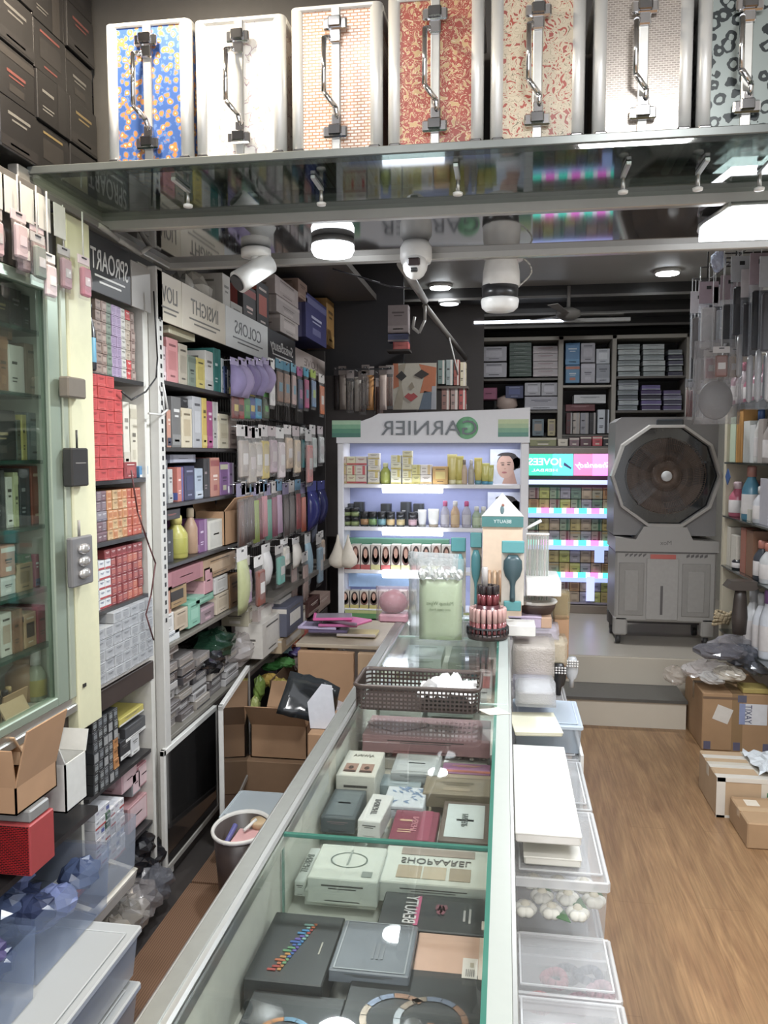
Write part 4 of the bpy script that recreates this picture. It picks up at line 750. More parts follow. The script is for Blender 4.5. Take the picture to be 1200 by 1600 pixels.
# ---------------------------------------------------------------- cupboard doors, bins and cartons under bay C
GLB = mat('120e0d', .06, 0, .02, 10, .8)
def panel_door(name, label, y0, y1, z0, z1, X, ang=0):
    t = thing(name, label, 'cupboard door', (X, y0, z0), ang)
    M_ = MW[t.name]; L = y1-y0; H = z1-z0; f = .022
    mb = MB(); mb.m = M_
    mb.box(-.018, 0, 0, f*.8, 0, H, mat('d9d7d1', .4), .002); mb.box(-.018, 0, L-f*.8, L, 0, H, mat('8a857e', .4), .002); mb.box(-.018, 0, 0, L, H-f, H, mat('dedcd6', .4), .002); mb.box(-.018, 0, 0, L, 0, f, mat('a8a49c', .4), .002)
    mb.build('door_frame', t)
    mb = MB(); mb.m = M_; mb.box(-.014, -.004, f*.8, L-f*.8, f, H-f, GLB); mb.build('glossy_panel', t)
    return t
panel_door('cupboard_door', 'black mirror-gloss cupboard door in white frame below the left shelves', PX(258, 1250, -1.22)[0], PX(343, 1250, -1.22)[0], .05, .515, -1.22)
panel_door('cupboard_door', 'second gloss cupboard door standing ajar beside the open cartons', PX(349, 1200, -1.10)[0], PX(349, 1200, -1.10)[0]+.62, .08, .60, -1.10, .14)
struct('trim_14', MB().box(-1.6, -1.24, yc0, 4.6, .0, .06, DK2))
struct('trim_15', MB().box(-1.6, -1.235, yc0, 4.6, .5, .52, mat('3a2e2a', .5)))
# mats on the aisle floor
m, nt, b = newmat('ribbed_brown_mat'); wv = nt.nodes.new('ShaderNodeTexWave'); wv.inputs['Scale'].default_value = 40; wv.bands_direction = 'X'; tc = nt.nodes.new('ShaderNodeTexCoord'); nt.links.new(tc.outputs['Object'], wv.inputs['Vector'])
cr = nt.nodes.new('ShaderNodeValToRGB'); cr.color_ramp.elements[0].color = rgb('5e4636'); cr.color_ramp.elements[1].color = rgb('7a5e4a'); nt.links.new(wv.outputs['Fac'], cr.inputs[0]); nt.links.new(cr.outputs[0], b.inputs['Base Color']); b.inputs['Roughness'].default_value = .9
MB().box(-1.14, -.5, 1.0, 2.72, .001, .009, m).build('floor_mat', label='brown ribbed mat on the narrow aisle floor, nearer piece', cat='mat')
MB().box(-1.14, -.5, 2.735, 4.2, .001, .008, m).build('floor_mat', label='brown ribbed mat farther down the aisle, beneath the bins', cat='mat')
MB().box(-1.10+.19, -.46, 1.0, 2.35, .0095, .013, mat('1f5fae', .6)).build('blue_mat', label='bright blue mat strip lying beside the counter', cat='mat')
struct('trim_16', MB().box(-1.6, -1.14, -.5, 6, .0005, .004, mat('2a201c', .7)))
# bin
def oval_bin(label, x, y, z, rx, ry, h, body, rim, name='waste_bin'):
    t = thing(name, label, 'bin', (x, y, z))
    MB().lathe([(.78, 0), (.86, h*.5), (.97, h*.96), (.93, h*.96), (.8, h*.45), (.74, .01)], (0, 0, 0), body, 28) 
    mb = MB(); n = 28; R_ = []
    for r_, zz in ((.76, 0), (.86, h*.5), (.97, h*.97), (.92, h*.97), (.8, h*.4)): R_.append([(x+rx*r_*math.cos(2*PI*i/n), y+ry*r_*math.sin(2*PI*i/n), z+zz) for i in range(n)])
    mb.rings(R_, body, True, False); mb.poly(R_[-1], body); mb.poly(R_[0][::-1], body); mb.build('bin_body', t)
    mb = MB(); R_ = []
    for r_, zz in ((.96, h*.95), (1.03, h*.96), (1.05, h*.99), (1.0, h*1.01), (.93, h*.99), (.92, h*.95)): R_.append([(x+rx*r_*math.cos(2*PI*i/n), y+ry*r_*math.sin(2*PI*i/n), z+zz) for i in range(n)])
    mb.rings(R_, rim, True, False); mb.build('bin_rim', t)
    return t
bx, by = PZ(378, 1285, .30)
oval_bin('dark brown oval bin with a white rim, standing in the aisle', bx, by, .009, .10, .125, .28, mat('3b2922', .4), mat('d9d6d0', .4))
mb = MB(); mb.box(bx-.03, bx+.07, by-.07, by+.06, .235, .25, mat('dca0a0', .7), .006); mb.build('pink_packet', label='pink packet lying in the white-rimmed bin', cat='packet')
mb = MB(); mb.cyl((bx-.05, by-.07, .225), (bx-.03, by+.02, .28), .009, .009, mat('5a5aa8', .4), 10); mb.build('blue_tube', label='small blue tube lying in the white-rimmed bin', cat='tube')
mb = MB(); mb.lathe([(.03, 0), (.035, .02), (.03, .026)], (bx+.04, by+.08, .25), mat('c8a878', .5), 16); mb.build('tape_lid', label='round tan lid lying in the white-rimmed bin', cat='lid')
mb = MB(); mb.cyl((bx+.0, by+.02, .26), (bx+.03, by+.07, .28), .006, .006, WHITE, 8); mb.build('white_stick', label='short white stick lying in the white-rimmed bin', cat='stick')
x, y = PZ(405, 1260, .2)
def tub(label, x0, x1, y0, y1, z0, h, col='c8ccd0', op=.45, lid='c9cdd2', group=None, name='plastic_tub', lidop=.55, rot=0):
    t = thing(name, label, 'storage box', ((x0+x1)/2, (y0+y1)/2, z0), rot, group); a, b = (x1-x0)/2, (y1-y0)/2; M_ = MW[t.name]
    F_ = film(col, op, .2); mb = MB(); mb.m = M_; T = .003; k = .93
    R0 = [(-a*k, -b*k, 0), (a*k, -b*k, 0), (a*k, b*k, 0), (-a*k, b*k, 0)]; R1 = [(-a*.98, -b*.98, h*.93), (a*.98, -b*.98, h*.93), (a*.98, b*.98, h*.93), (-a*.98, b*.98, h*.93)]
    mb.rings([R0, R1], F_, False, False); mb.poly(R0, F_); mb.build('tub_body', t)
    if lid:
        L = film(lid, lidop, .2); E_ = film(lid, min(.8, lidop+.35), .2); mb = MB(); mb.m = M_; mb.box(-a, a, -b, b, h*.92, h*.97, L, .004); mb.box(-a*.88, a*.88, -b*.88, b*.88, h*.97, h, L, .004)
        for s_ in (-1, 1): mb.box(-a, a, s_*b-.004, s_*b+.004, h*.84, h*.97, E_, .002); mb.box(s_*a-.004, s_*a+.004, -b, b, h*.84, h*.97, E_, .002); mb.box(-a*.88, a*.88, s_*b*.88-.002, s_*b*.88+.002, h, h*1.015, E_); mb.box(s_*a*.88-.002, s_*a*.88+.002, -b*.88, b*.88, h, h*1.015, E_)
        mb.build('lid', t)
    return t
tub('clear lidded plastic tub behind the white-rimmed bin', x-.12, x+.12, y-.12, y+.12, .01, .2, lid='c8d0d4')
MB().box(x-.05, x+.08, y-.08, y+.05, .02, .13, mat('c88a9a', .6), .01).build('pink_cloth', label='pink folded cloth inside the clear tub behind the bin', cat='cloth')
# cartons beyond
x0, y0 = PZ(392, 1235, 0.12); 
MB().box(-1.2, -.80, 3.50, 3.93, .009, .17, CARTD, .004).build('carton', label='large closed brown carton beneath the open flapped one', cat='carton')
open_carton('brown open carton with raised flaps beside the aisle door', -1.17, -.90, 3.54, 3.80, .172, .33, CART, flaps=(.5, 0, .9, 1), ang=.75)
x, z = PY(432, 1155, 3.75)
mb = MB(); mb.m = Matrix.Translation((-.83, 3.75, .30)) @ Matrix.Rotation(.35, 4, 'Y'); mb.box(-.05, .05, -.08, .08, -.06, .1, mat('d8d4dc', .4), .003); mb.build('white_carton', label='tilted white carton standing behind the open brown carton', cat='carton')
GS = 'snack-bright packets piled in the back of the aisle'
for (px, py, Y, rx, rz, c, n) in ((420, 1062, 4.05, .07, .04, 'd8b030', 'yellow'), (437, 1072, 4.0, .07, .05, 'c8b23a', 'mustard yellow'), (425, 1040, 4.2, .08, .035, '3e9a3e', 'green'), (445, 1035, 4.25, .08, .035, '58a848', 'leaf green'), (440, 1012, 4.3, .08, .04, '88b4cc', 'sky blue'), (455, 1005, 4.4, .06, .035, 'd86a28', 'orange'), (462, 1018, 4.4, .07, .03, '6a58a0', 'violet'), (405, 1075, 3.95, .04, .08, '88a838', 'lime'), (398, 1110, 3.9, .04, .09, 'b8c060', 'pale lime'), (468, 1035, 4.4, .05, .06, 'b09890', 'dusty pink'), (415, 1020, 4.35, .06, .04, '4a9ab0', 'turquoise')):
    x, z = PY(px, py, Y); crumple('snack_packet', f'{n} crinkled packet in the pile behind the open carton', 'packet', (x, Y, z), rx*.75, .05, rz*.8, mat(c, .25), int(px), GS, .3, 14, 8)
open_carton('large brown carton holding the crinkled bright packets', -1.2, -1.03, 3.95, 4.5, .009, .42, CARTD, (0, 0, 0, 0))
# black and white poly mailer
x, z = PY(483, 1095, 3.1)
MB().box(-.76, -.5, 3.0, 3.3, .009, z-.10, CART, .004).build('carton', label='brown carton under the black and white parcel beside the counter', cat='carton')
t = thing('poly_mailer', 'glossy black and white plastic parcel leaning against the counter', 'parcel', (x, 3.1, z-.09), 0)
mb = MB(); rr = random.Random(5); R_ = []
for i in range(9):
    u = -1+i/4; R_.append([(x+u*.11+.02*v, 3.1+.03*math.cos(v*2+u)+(.05 if j > 4 else 0)*math.cos(u), z+v*.085*(1-.1*u*u)-u*.02+rr.random()*.012) for j, v in enumerate((-1, -.6, -.2, .2, .6, 1, .6, .2, -.2, -.6))])
mb.rings(R_, mat('20262a', .12)); mb.build('parcel_bag', t)
mb = MB(); mb.m = Matrix.Translation((x+.055, 3.055, z-.01)) @ Matrix.Rotation(-.25, 4, 'Y'); mb.prism([(-.06, 0, -.075), (.045, 0, -.10), (.07, 0, .075), (.03, 0, .09), (-.045, 0, .03)], (0, .004, 0), mat('e2e4ec', .2)); mb.build('address_label', t)
# low table with pink packets, left of the display
x0, zt = PY(487, 1000, 4.0); 
struct_y = 3.85
tb = thing('low_table', 'low wooden table beside the display stand carrying pink packets', 'table', (-.75, 4.05, 0))
MB().box(-1.02, -.50, 3.8, 4.4, .64, .66, mat('b8a68c', .5), .003).build('tabletop', tb)
for sx in (-1.0, -.54):
    for sy in (3.82, 4.36): MB().box(sx, sx+.03, sy, sy+.03, 0, .64, CARTD).build('leg', tb)
MB().box(-1.0, -.72, 3.76, 3.80, .38, .63, CART, .003).build('flat_carton', label='brown carton leaning under the low table edge', cat='carton')
MB().box(-.70, -.56, 3.76, 3.80, .42, .63, CART2, .003).build('flat_carton', label='light carton beside the other under the table edge', cat='carton')
mb = MB(); mb.prism([(-.64, 3.70, .42), (-.52, 3.68, .40), (-.60, 3.72, .66)], (0, .006, 0), mat('dcd0d4', .5)); mb.build('paper_sheet', label='pale pink paper sheet propped by the low table', cat='paper')
for i, (px, py, c, e, n, a) in enumerate(((520, 985, '7c6f7c', 'e0409a', 'grey packet edged in hot pink', .2), (545, 978, 'd84a92', '8a6a80', 'hot pink packet', -.45), (530, 1000, '6a5a6c', 'c04890', 'dull purple packet', .1), (500, 1010, '9a88b0', 'b8a8cc', 'lilac packet', 0), (515, 1018, '8c7aa0', '5a4a70', 'violet packet', .1), (560, 1003, 'c8b050', 'b8a8a0', 'small yellow packet', 0))):
    x, z = PY(px, py, 4.0); z = .668+(5-i)*.016
    mb = MB(); mb.m = Matrix.Translation((x, 4.0, z)) @ Matrix.Rotation(a, 4, 'Z'); mb.box(-.10, .10, -.07, .07, 0, .014, mat(c, .3), .005); mb.box(-.10, .10, -.075, -.06, .003, .017, mat(e, .3), .003); mb.box(-.10, -.085, -.07, .07, .003, .017, mat(e, .3), .003)
    mb.build('flat_packet', label=f'{n} on the low table', cat='packet', group='packets on the low table')
# ---------------------------------------------------------------- under the glass cabinet: bottom left corner
zs1 = PX(138, 1247, -1.25)[1]; zs2 = PX(236, 1279, -1.25)[1]
struct('trim_17', MB().box(-1.6, -1.25, yb0-.05, yb0-.035, .03, .795, mat('c6c3b6', .5)))
t = thing('lower_shelf_bay', 'low white shelf bay below the silver cartons', 'shelving', (-1.42, 2.45, .0))
mb = MB(); mb.box(-1.6, -1.585, yb0-.03, yb1, .0, .79, mat('b8b5aa', .5)); mb.box(-1.6, -1.235, yb1-.02, yb1, 0, .79, mat('d2cfc6', .5)); mb.build('carcass', t)
for z in (zs1, zs2): MB().box(-1.585, -1.24, yb0-.02, yb1-.02, z-.012, z, mat('252325', .3)).build('shelf', t)
bk = [('2a2c2e', '8a9090', 'c0c4c4', 1), ('33363a', '7a8084', 'b0b4b8', 1), ('24272c', '9a9c9c', 'c8c8c8', 4)]
grid_boxes('compact_case', 'small {c} compact in the lower bay', 'black compacts stacked in the lower bay', -1.235, yb0+.005, PX(186, 1180, -1.235)[0], zs1, 5, 7, .033, lambda i, k, r: ('b8762c', 'd09040', '3a2a18', 0) if i == 4 and k in (1, 2, 3) else bk[int(r.random()*3)], seed=8)
wt = [('dcdce0', 'c8302c', '5a5c6c', 0), ('d4d6dc', '4a5aa0', '8a8c98', 1), ('cfd0d6', 'd8dade', '7a6a98', 0), ('d8cfd2', 'b87888', '6a6a70', 0), ('2f5c38', 'd8d8d4', 'e0e0e0', 0)]
grid_boxes('white_tube_box', 'tiny {c} carton in the lowest jumbled block', 'tiny white cartons in the lower bay', -1.235, yb0+.005, PX(196, 1300, -1.235)[0], zs2, 6, 7, .030, lambda i, k, r: wt[4] if (i == 2 and k in (4, 5)) else wt[int(r.random()*4)], skip=lambda i, k: k > 6.5-i*.25, seed=9)
for (a, b, tp, bt, c, n) in ((188, 204, 1155, 1185, '2a2a2e', 'black'), (205, 218, 1148, 1178, 'c8c8c8', 'white-topped black'), (196, 228, 1128, 1150, '4a4c50', 'grey tray'), (186, 225, 1112, 1124, 'c8b83a', 'yellow strip')):
    pX(f'{n} small goods box on the upper lower-bay shelf', a, b, tp, bt, c, 'e0e0dc', '6a6a68', 0, -1.26, .12, group='small goods in the lower bay')
for (a, b, tp, bt, c, n) in ((200, 232, 1250, 1290, 'c08a8c', 'folded rose'), (190, 215, 1200, 1232, 'c89aa0', 'pale rose'), (206, 220, 1205, 1240, '88888a', 'grey'), (214, 236, 1190, 1225, 'b8747c', 'deep rose')):
    pX(f'{n} packet on the second lower shelf', a, b, tp, bt, c, 'd8b4b8', '7a4a50', 4, -1.26, .12, group='rose packets in the lower bay', r=.2)
for i, (px, py) in enumerate(((215, 1320), (225, 1350), (205, 1345), (232, 1385), (222, 1400), (236, 1330))):
    y, z = PX(px, py, -1.28); crumple('poly_bag', f'black crinkled packet at the lower bay bottom, {ORD[i]} from the camera', 'bag', (-1.28, y, max(z, .06)), .06, .08, .045, film('1c1c20', .9, .1), 20+i, 'black packets at the lower bay bottom', .35, 14, 8)
x_ = -1.16
t = thing('picture_box', 'white framed box with clear lid lying below the white cartons', 'box', (x_-.08, 2.17, .16), 0)
M_ = Matrix.Translation((x_-.07, 2.18, .30)) @ Matrix.Rotation(.25, 4, 'Y') @ Matrix.Rotation(.0, 4, 'Z')
mb = MB(); mb.m = M_; mb.box(-.09, .09, -.13, .13, -.05, 0, mat('c9c4b8', .5), .003)
for q in ((-.09, -.07, -.13, .13), (.07, .09, -.13, .13), (-.09, .09, -.13, -.11), (-.09, .09, .11, .13)): mb.box(q[0], q[1], q[2], q[3], 0, .006, mat('d8d2c4', .5), .001)
mb.build('box_frame', t); mb = MB(); mb.m = M_; mb.box(-.07, .07, -.11, .11, .0, .002, mat('6a6258', .2)); mb.build('clear_window', t)
mb = MB(); mb.m = M_ @ Matrix.Translation((-.02, -.06, .02)); mb.box(-.03, .03, -.045, .045, -.012, .012, mat('c8502a', .4), .002); mb.build('orange_carton', label='small orange carton lying on the framed box', cat='carton')
for i, (px, py, c) in enumerate(((170, 1440, 'b8b0a4'), (200, 1410, 'a8a4a0'), (218, 1420, '8a8688'), (190, 1445, '9a948c'), (240, 1420, '6a6c74'))):
    y, z = PX(px, py, -1.2); crumple('poly_bag', f'clear crumpled packet heaped on the aisle edge, {("nearest, beige", "tan-grey", "grey, in the middle", "brownish, in front", "slate, farthest")[i]}', 'bag', (-1.2, y, .10), .07, .08, .06, film(c, .5, .1), 40+i, 'clear crumpled packets at the aisle edge', .35, 14, 8)
# near left corner goods
YR = 2.02
MB().box(-1.6, -1.19, .9, yb0-.06, .535, .552, mat('252325', .3)).build('shelf_board', label='black shelf board carrying the red patterned box and open cartons', cat='shelf')
lat = pattern('red_black_lattice', 'weave', [(0, '1d1414'), (.35, '241818'), (.7, 'a8262a')], 70, .3)
zr0, zr1 = .36, .52
y1 = PX(86, 1320, -1.12)[0]; y0_ = PX(48, 1330, -1.12)[0]
t = thing('red_box', 'red box with black lattice pattern at the far left', 'box', (-1.22, (y0_+y1)/2, PX(48, 1372, -1.12)[1]))
zb_, zt_ = PX(48, 1372, -1.12)[1], PX(48, 1290, -1.12)[1]
MB().box(-1.34, -1.12, y0_, y1, zb_, zt_, mat('b32a2c', .35), .003).build('box_body', t)
MB().box(-1.335, -1.125, y0_-.002, y0_, zb_+.004, zt_-.004, lat).build('lattice_panel', t)
MB().box(-1.36, -1.125, y0_+.01, y1-.01, zt_+.001, zt_+.032, mat('8a8a88', .25), .004).build('grey_case', label='flat grey case lying on the red lattice box', cat='case')
open_carton('brown open carton stacked on the red lattice box', -1.40, -1.14, y0_-.02, y1+.05, zt_+.033, zt_+.10, CART, (.5, .2, .3, 0), ang=.5, fl=.4)
open_carton('pale brown flat open carton behind the red box', -1.44, -1.2, y0_+.1, y1+.1, zt_+.102, zt_+.14, CART2, (-.8, .3, 1, 0), ang=.6)
open_carton('small kraft carton tilted on the carton pile at left', -1.42, -1.27, y0_+.12, y1+.12, zt_+.145, zt_+.19, CART, (.3, 0, .6, 0), ang=.5)
ya, yb_ = PX(103, 1230, -1.14)[0], PX(136, 1230, -1.14)[0]
open_carton('white open carton standing beside the brown cartons', -1.25, -1.14, ya, yb_, PX(103, 1272, -1.14)[1], PX(103, 1195, -1.14)[1], mat('d8d8d2', .5), (0, .3, 1, .6), ang=.5)
# shelf under the white carton, clear bins with blue goods and the big lids
tubs = [((-1.42, -1.12, 1.72, 2.10), .29, .19, 'clear bin of blue goods under the red lattice box', '3c4f78'), ((-1.42, -1.10, 1.36, 1.70), .29, .19, 'clear bin of purple-blue goods at the bottom left edge', '4a4078'), ((-1.42, -1.13, 2.0, 2.0), 0, 0, '', '')]
for (q, z, h, lb, c) in tubs[:2]:
    tub(lb, q[0], q[1], q[2], q[3], z, h, '8c9cb8', .3, lid=None, group='clear storage bins at the bottom left')
    for s in range(10):
        rr = random.Random(s+int(q[2]*100)); x = q[0]+.05+rr.random()*(q[1]-q[0]-.1); y = q[2]+.05+rr.random()*(q[3]-q[2]-.1)
        crumple('blue_packet', f'{("dark blue", "navy", "pale blue")[s % 3]} crinkled packet inside the {"nearest" if "purple" in lb else "farther"} clear bin, {ORD[s]} from the bottom', 'packet', (x, y, z+h*.35+.009*s), .055, .065, .04, mat((c, '24335c', '6a7ab0')[s % 3], .2), 60+s+int(z*50), 'packets inside '+('the nearest bin' if 'purple' in lb else 'the farther bin'), .3, 12, 7)
y0_, y1_ = 1.55, 2.05
tub('grey-blue clear bin with folded pouches beside the lower bay', -1.42, -1.135, 2.11, 2.30, .30, .18, 'a0a8b4', .45, lid=None, group='clear storage bins at the bottom left')
for z, dx, lb in ((.09, 0, 'upper'), (-.0, .03, 'lower')):
    z = .155 if lb == 'upper' else .012
    tub(f'large frosted flat storage box on the floor, {lb} of the two by the aisle', -1.34, -.995+dx*.3, 1.25, 2.02-dx, z, .13, 'c9cbcb', .5, lid='d0d3d3', group='frosted flat storage boxes by the aisle', lidop=.6)
# ================================================================ GLASS COUNTER
CX0, CX1, CY0, CY1 = -.444, .022, .55, 3.45
ctr = thing('display_counter', 'long glass-topped display counter with aluminium rail and green glass edge', 'counter', (-.21, 2.0, 0))
LAMW = mat('d6d8cf', .45, 0, .04)
mb = MB(); mb.box(CX0+.01, CX1-.01, CY0, CY1, 0.0, .70, mat('cfcdc4', .5), .003); mb.build('counter_base', ctr)
mb = MB(); mb.box(-.425, CX1-.004, CY0, CY1, .70, .72, mat('eceadf', .4)); mb.box(-.425, -.405, CY0, CY1, .72, .872, mat('e6e8dc', .4)); mb.box(-.012, CX1-.004, CY0, CY1, .72, .872, LAMW); mb.box(-.42, CX1-.004, CY1-.02, CY1, .72, .872, LAMW); mb.build('display_tray', ctr)
mb = MB(); mb.box(CX0, -.398, CY0, CY1, .868, .906, ALU, .004); mb.box(CX0+.008, -.41, CY0, CY1, .905, .909, mat('9b9d98', .35, .7), .001); mb.build('left_rail', ctr)
mb = MB(); mb.box(-.016, CX1-.006, CY0, CY1, .872, .9015, mat('a6afa9', .3, 0, .03)); mb.box(CX1-.006, CX1+.002, CY0, CY1, .86, .9015, ALU, .001); mb.build('right_rail', ctr)
GT_ = glass('fcfefd', .058, .3, .015)
for a, b_ in ((CY0, 1.392), (1.394, 2.205), (2.209, 3.0), (3.004, CY1)): MB().box(-.398, -.024, a, b_, .896, .9015, GT_).build('glass_top', ctr)
MB().box(-.0235, -.016, CY0, CY1, .890, .902, mat('1f7a68', .15, 0, .1, 8, .6)).build('green_glass_edge', ctr)
mb = MB(); mb.box(-.40, -.02, 1.389, 1.394, .722, .893, GT_); mb.build('glass_divider', ctr)
mb = MB(); mb.box(-.40, -.02, 1.388, 1.396, .892, .8985, mat('2a7d6c', .15)); mb.box(-.402, -.399, 1.388, 1.396, .722, .893, mat('7aa899', .2)); mb.build('divider_edge', ctr)
mb = MB(); mb.box(-.40, .012, 2.203, 2.212, .897, .9022, mat('b4cfc4', .2)); mb.box(-.40, .012, 2.998, 3.005, .897, .9022, mat('a9c4b9', .2)); mb.build('glass_joint', ctr)
mb = MB(); mb.m = Matrix.Translation((-.018, 2.14, .9024)) @ Matrix.Rotation(.5, 4, 'Z'); mb.prism([(-.03, -.02, 0), (.028, -.03, 0), (.02, .03, 0), (-.04, .035, 0)], (0, 0, .0006), mat('e8dccb', .5)); mb.build('sticker', label='pale worn sticker on the counter edge near the basket', cat='sticker')
GCtr = 'boxes displayed inside the glass counter'
def flat(label, px0, px1, pf, pn, zt, th, col, acc='e8e4de', ink='4a4642', st=4, deco=None, cat='box', r=.35, name='palette_box', rot=0):
    x0, yn = PZ(px0, pn, zt); x1, _ = PZ(px1, pn, zt); _, yf = PZ((px0+px1)/2, pf, zt)
    zb = max(.7215, zt-th); x0 = max(x0, -.395)
    t = thing(name, label, cat, ((x0+x1)/2, (yn+yf)/2, zb), rot, GCtr); M_ = MW[t.name]; a, b_ = (x1-x0)/2, (yf-yn)/2; h = zt-zb
    mb = MB(); mb.m = M_; mb.box(-a, a, -b_, b_, 0, h, mat(col, r), .002)
    if st is not None: prints(mb, (-a, -b_, h), (1, 0, 0), (0, 1, 0), 2*a, 2*b_, st, mat(acc, r), mat(ink, r))
    prints(mb, (-a, -b_, 0), (1, 0, 0), (0, 0, 1), 2*a, h, 0, mat(col, r), mat(ink, r))
    mb.build('box_body', t)
    if deco: deco(t, M_, a, b_, h)
    return t
def loc(M_, x, y, z): return M_ @ Vector((x, y, z))
def rings_deco(cols, n=2):
    def f(t, M_, a, b_, h):
        mb = MB(); mb.m = M_
        for j in range(n):
            cx = (-a*.22 if j == 0 else a*.25) if n > 1 else 0; R = min(a, b_)*(.52 if n > 1 else .62)
            for q in range(14):
                if j == 0 and n > 1 and q in (0, 1): continue
                a0, a1 = 2*PI*q/14, 2*PI*(q+.94)/14; r0, r1 = R*.82, R
                pts = [(cx+r*math.cos(an), r*math.sin(an)*1.0, h+.0012) for r, an in ((r0, a0), (r1, a0), (r1, (a0+a1)/2), (r1, a1), (r0, a1), (r0, (a0+a1)/2))]
                mb.poly(pts, mat(cols[(q//2+j) % len(cols)], .25, .6))
        mb.build('foil_rings', t)
    return f
def rainbow(t, M_, a, b_, h):
    mb = MB(); mb.m = M_; cs = ['a8443c', 'b86a48', 'c08a50', '6a9a70', '4a6ab0', '6a58a8', '4a88b8', '88b0a8']
    for q in range(16):
        x = -a*.35+a*.5*q/16; y = -b_*.75+b_*1.45*q/16
        mb.box(x-.010+.004*(q % 3), x+.004+.004*(q % 2), y, y+b_*.055, h+.0008, h+.0016, mat(cs[q//2], .3, .4)); mb.box(x+.006, x+.012, y+.002, y+b_*.08, h+.0008, h+.0016, mat(cs[(q//2+2) % 8], .3, .4))
    mb.box(a*.62, a*.66, -b_*.2, b_*.15, h+.0008, h+.0014, mat('b8b4a4', .4)); mb.build('rainbow_lettering', t)
def beauty(t, M_, a, b_, h):
    text('BEAUTY', .034, mat('d8d4d4', .4), 'lettering', t, loc(M_, -a*.46, 0, h+.001), (0, -1, 0), (1, 0, 0), True, width=b_*1.5)
    mb = MB(); mb.m = M_; mb.box(-a*.36, -a*.28, -b_*.8, b_*.8, h+.0008, h+.0014, mat('c83a78', .4))
    for q in range(5): mb.poly([(a*(.05+.06*math.cos(k))+a*.05*q*.6, b_*(.25-.2*(q % 2))+b_*.2*math.sin(k), h+.0012) for k in (0, 1.2, 2.4, 3.6, 4.8)], mat('8a3a4c', .4))
    mb.box(a*.52, a*.56, -b_*.4, b_*.2, h+.0008, h+.0014, mat('b8b4b0', .4)); mb.box(a*.62, a*.66, -b_*.5, b_*.3, h+.0008, h+.0014, mat('b8b4b0', .4)); mb.box(a*.86, a*.99, -b_*.75, -b_*.3, h+.0008, h+.0014, mat('d8cfc0', .4)); mb.build('printed_marks', t)
def frame_deco(t, M_, a, b_, h):
    mb = MB(); mb.m = M_; m_ = mat('a8acb0', .3, .3)
    for x in (-a*.88, a*.88): mb.box(x-.0012, x+.0012, -b_*.94, b_*.94, h+.0008, h+.0014, m_)
    for y in (-b_*.94, b_*.94): mb.box(-a*.88, a*.88, y-.001, y+.001, h+.0008, h+.0014, m_)
    for q in range(3): mb.box(-.002+a*.12*q, .002+a*.12*q, -b_*.5, b_*.1, h+.0008, h+.0014, mat('7c828a', .4))
    mb.build('silver_border', t)
def peach_deco(t, M_, a, b_, h):
    mb = MB(); mb.m = M_; mb.box(a*.72, a*.99, -b_*.98, b_*.95, h+.0006, h+.0010, mat('dcc9b4', .4)); mb.box(a*.3, a*.7, -b_*.98, -b_*.1, h+.0008, h+.0014, mat('ebe4dc', .4))
    for q in range(5): mb.box(a*(.4+.05*q), a*(.42+.05*q), -b_*.9, -b_*.6, h+.0014, h+.0018, BLACK)
    mb.box(a*.5, a*.6, -b_*.5, -b_*.3, h+.0014, h+.0018, mat('b8ac94', .4)); mb.build('price_sticker', t)
def shop_deco(t, M_, a, b_, h):
    text('SHOPAAREL', .03, mat('5a5854', .4), 'lettering', t, loc(M_, -a*.02, b_*.18, h+.001), (-1, 0, 0), (0, -1, 0), True, width=a*1.3)
    mb = MB(); mb.m = M_; mb.box(-a*.7, a*.7, b_*.5, b_*.9, h+.0008, h+.0014, mat('a89284', .4))
    for q in range(3): mb.box(-a*.7+a*.48*q, -a*.7+a*.45*(q+1), -b_*.75, -b_*.1, h+.0008, h+.0014, mat(('b8a080', 'c4b092', 'a89478')[q], .4))
    mb.build('shade_windows', t)
def circ_deco(t, M_, a, b_, h):
    mb = MB(); mb.m = M_; n = 28; R = a*.55
    for q in range(n):
        a0, a1 = 2*PI*q/n, 2*PI*(q+1)/n; mb.poly([(R*k_*math.cos(z_), R*.8*k_*math.sin(z_)+b_*.1, h+.001) for k_, z_ in ((.92, a0), (1, a0), (1, a1), (.92, a1))], mat('7a867c', .3, .4))
    mb.box(-.002, .002, -b_*.2, b_*.7, h+.0008, h+.0012, mat('9aa49c', .4)); mb.box(a*.5, a*.8, -b_*.8, -b_*.5, h+.0008, h+.0012, mat('8a948c', .4)); mb.build('circle_print', t)
def eyes_deco(t, M_, a, b_, h):
    text('AJWINA', .02, mat('8a8478', .4), 'lettering', t, loc(M_, 0, b_*.55, h+.001), (1, 0, 0), (0, 1, 0), True, width=a*1.1)
    mb = MB(); mb.m = M_
    for x in (-a*.4, a*.42):
        mb.box(x-a*.33, x+a*.33, -b_*.75, -b_*.1, h+.0008, h+.0014, mat('a87c68', .4)); mb.ball((x, -b_*.42, h+.001), a*.16, b_*.16, .0012, mat('4a2e24', .4), 10, 4); mb.box(x-a*.3, x+a*.3, -b_*.75, -b_*.62, h+.0012, h+.0016, mat('4a3028', .4))
    mb.build('eye_pictures', t)
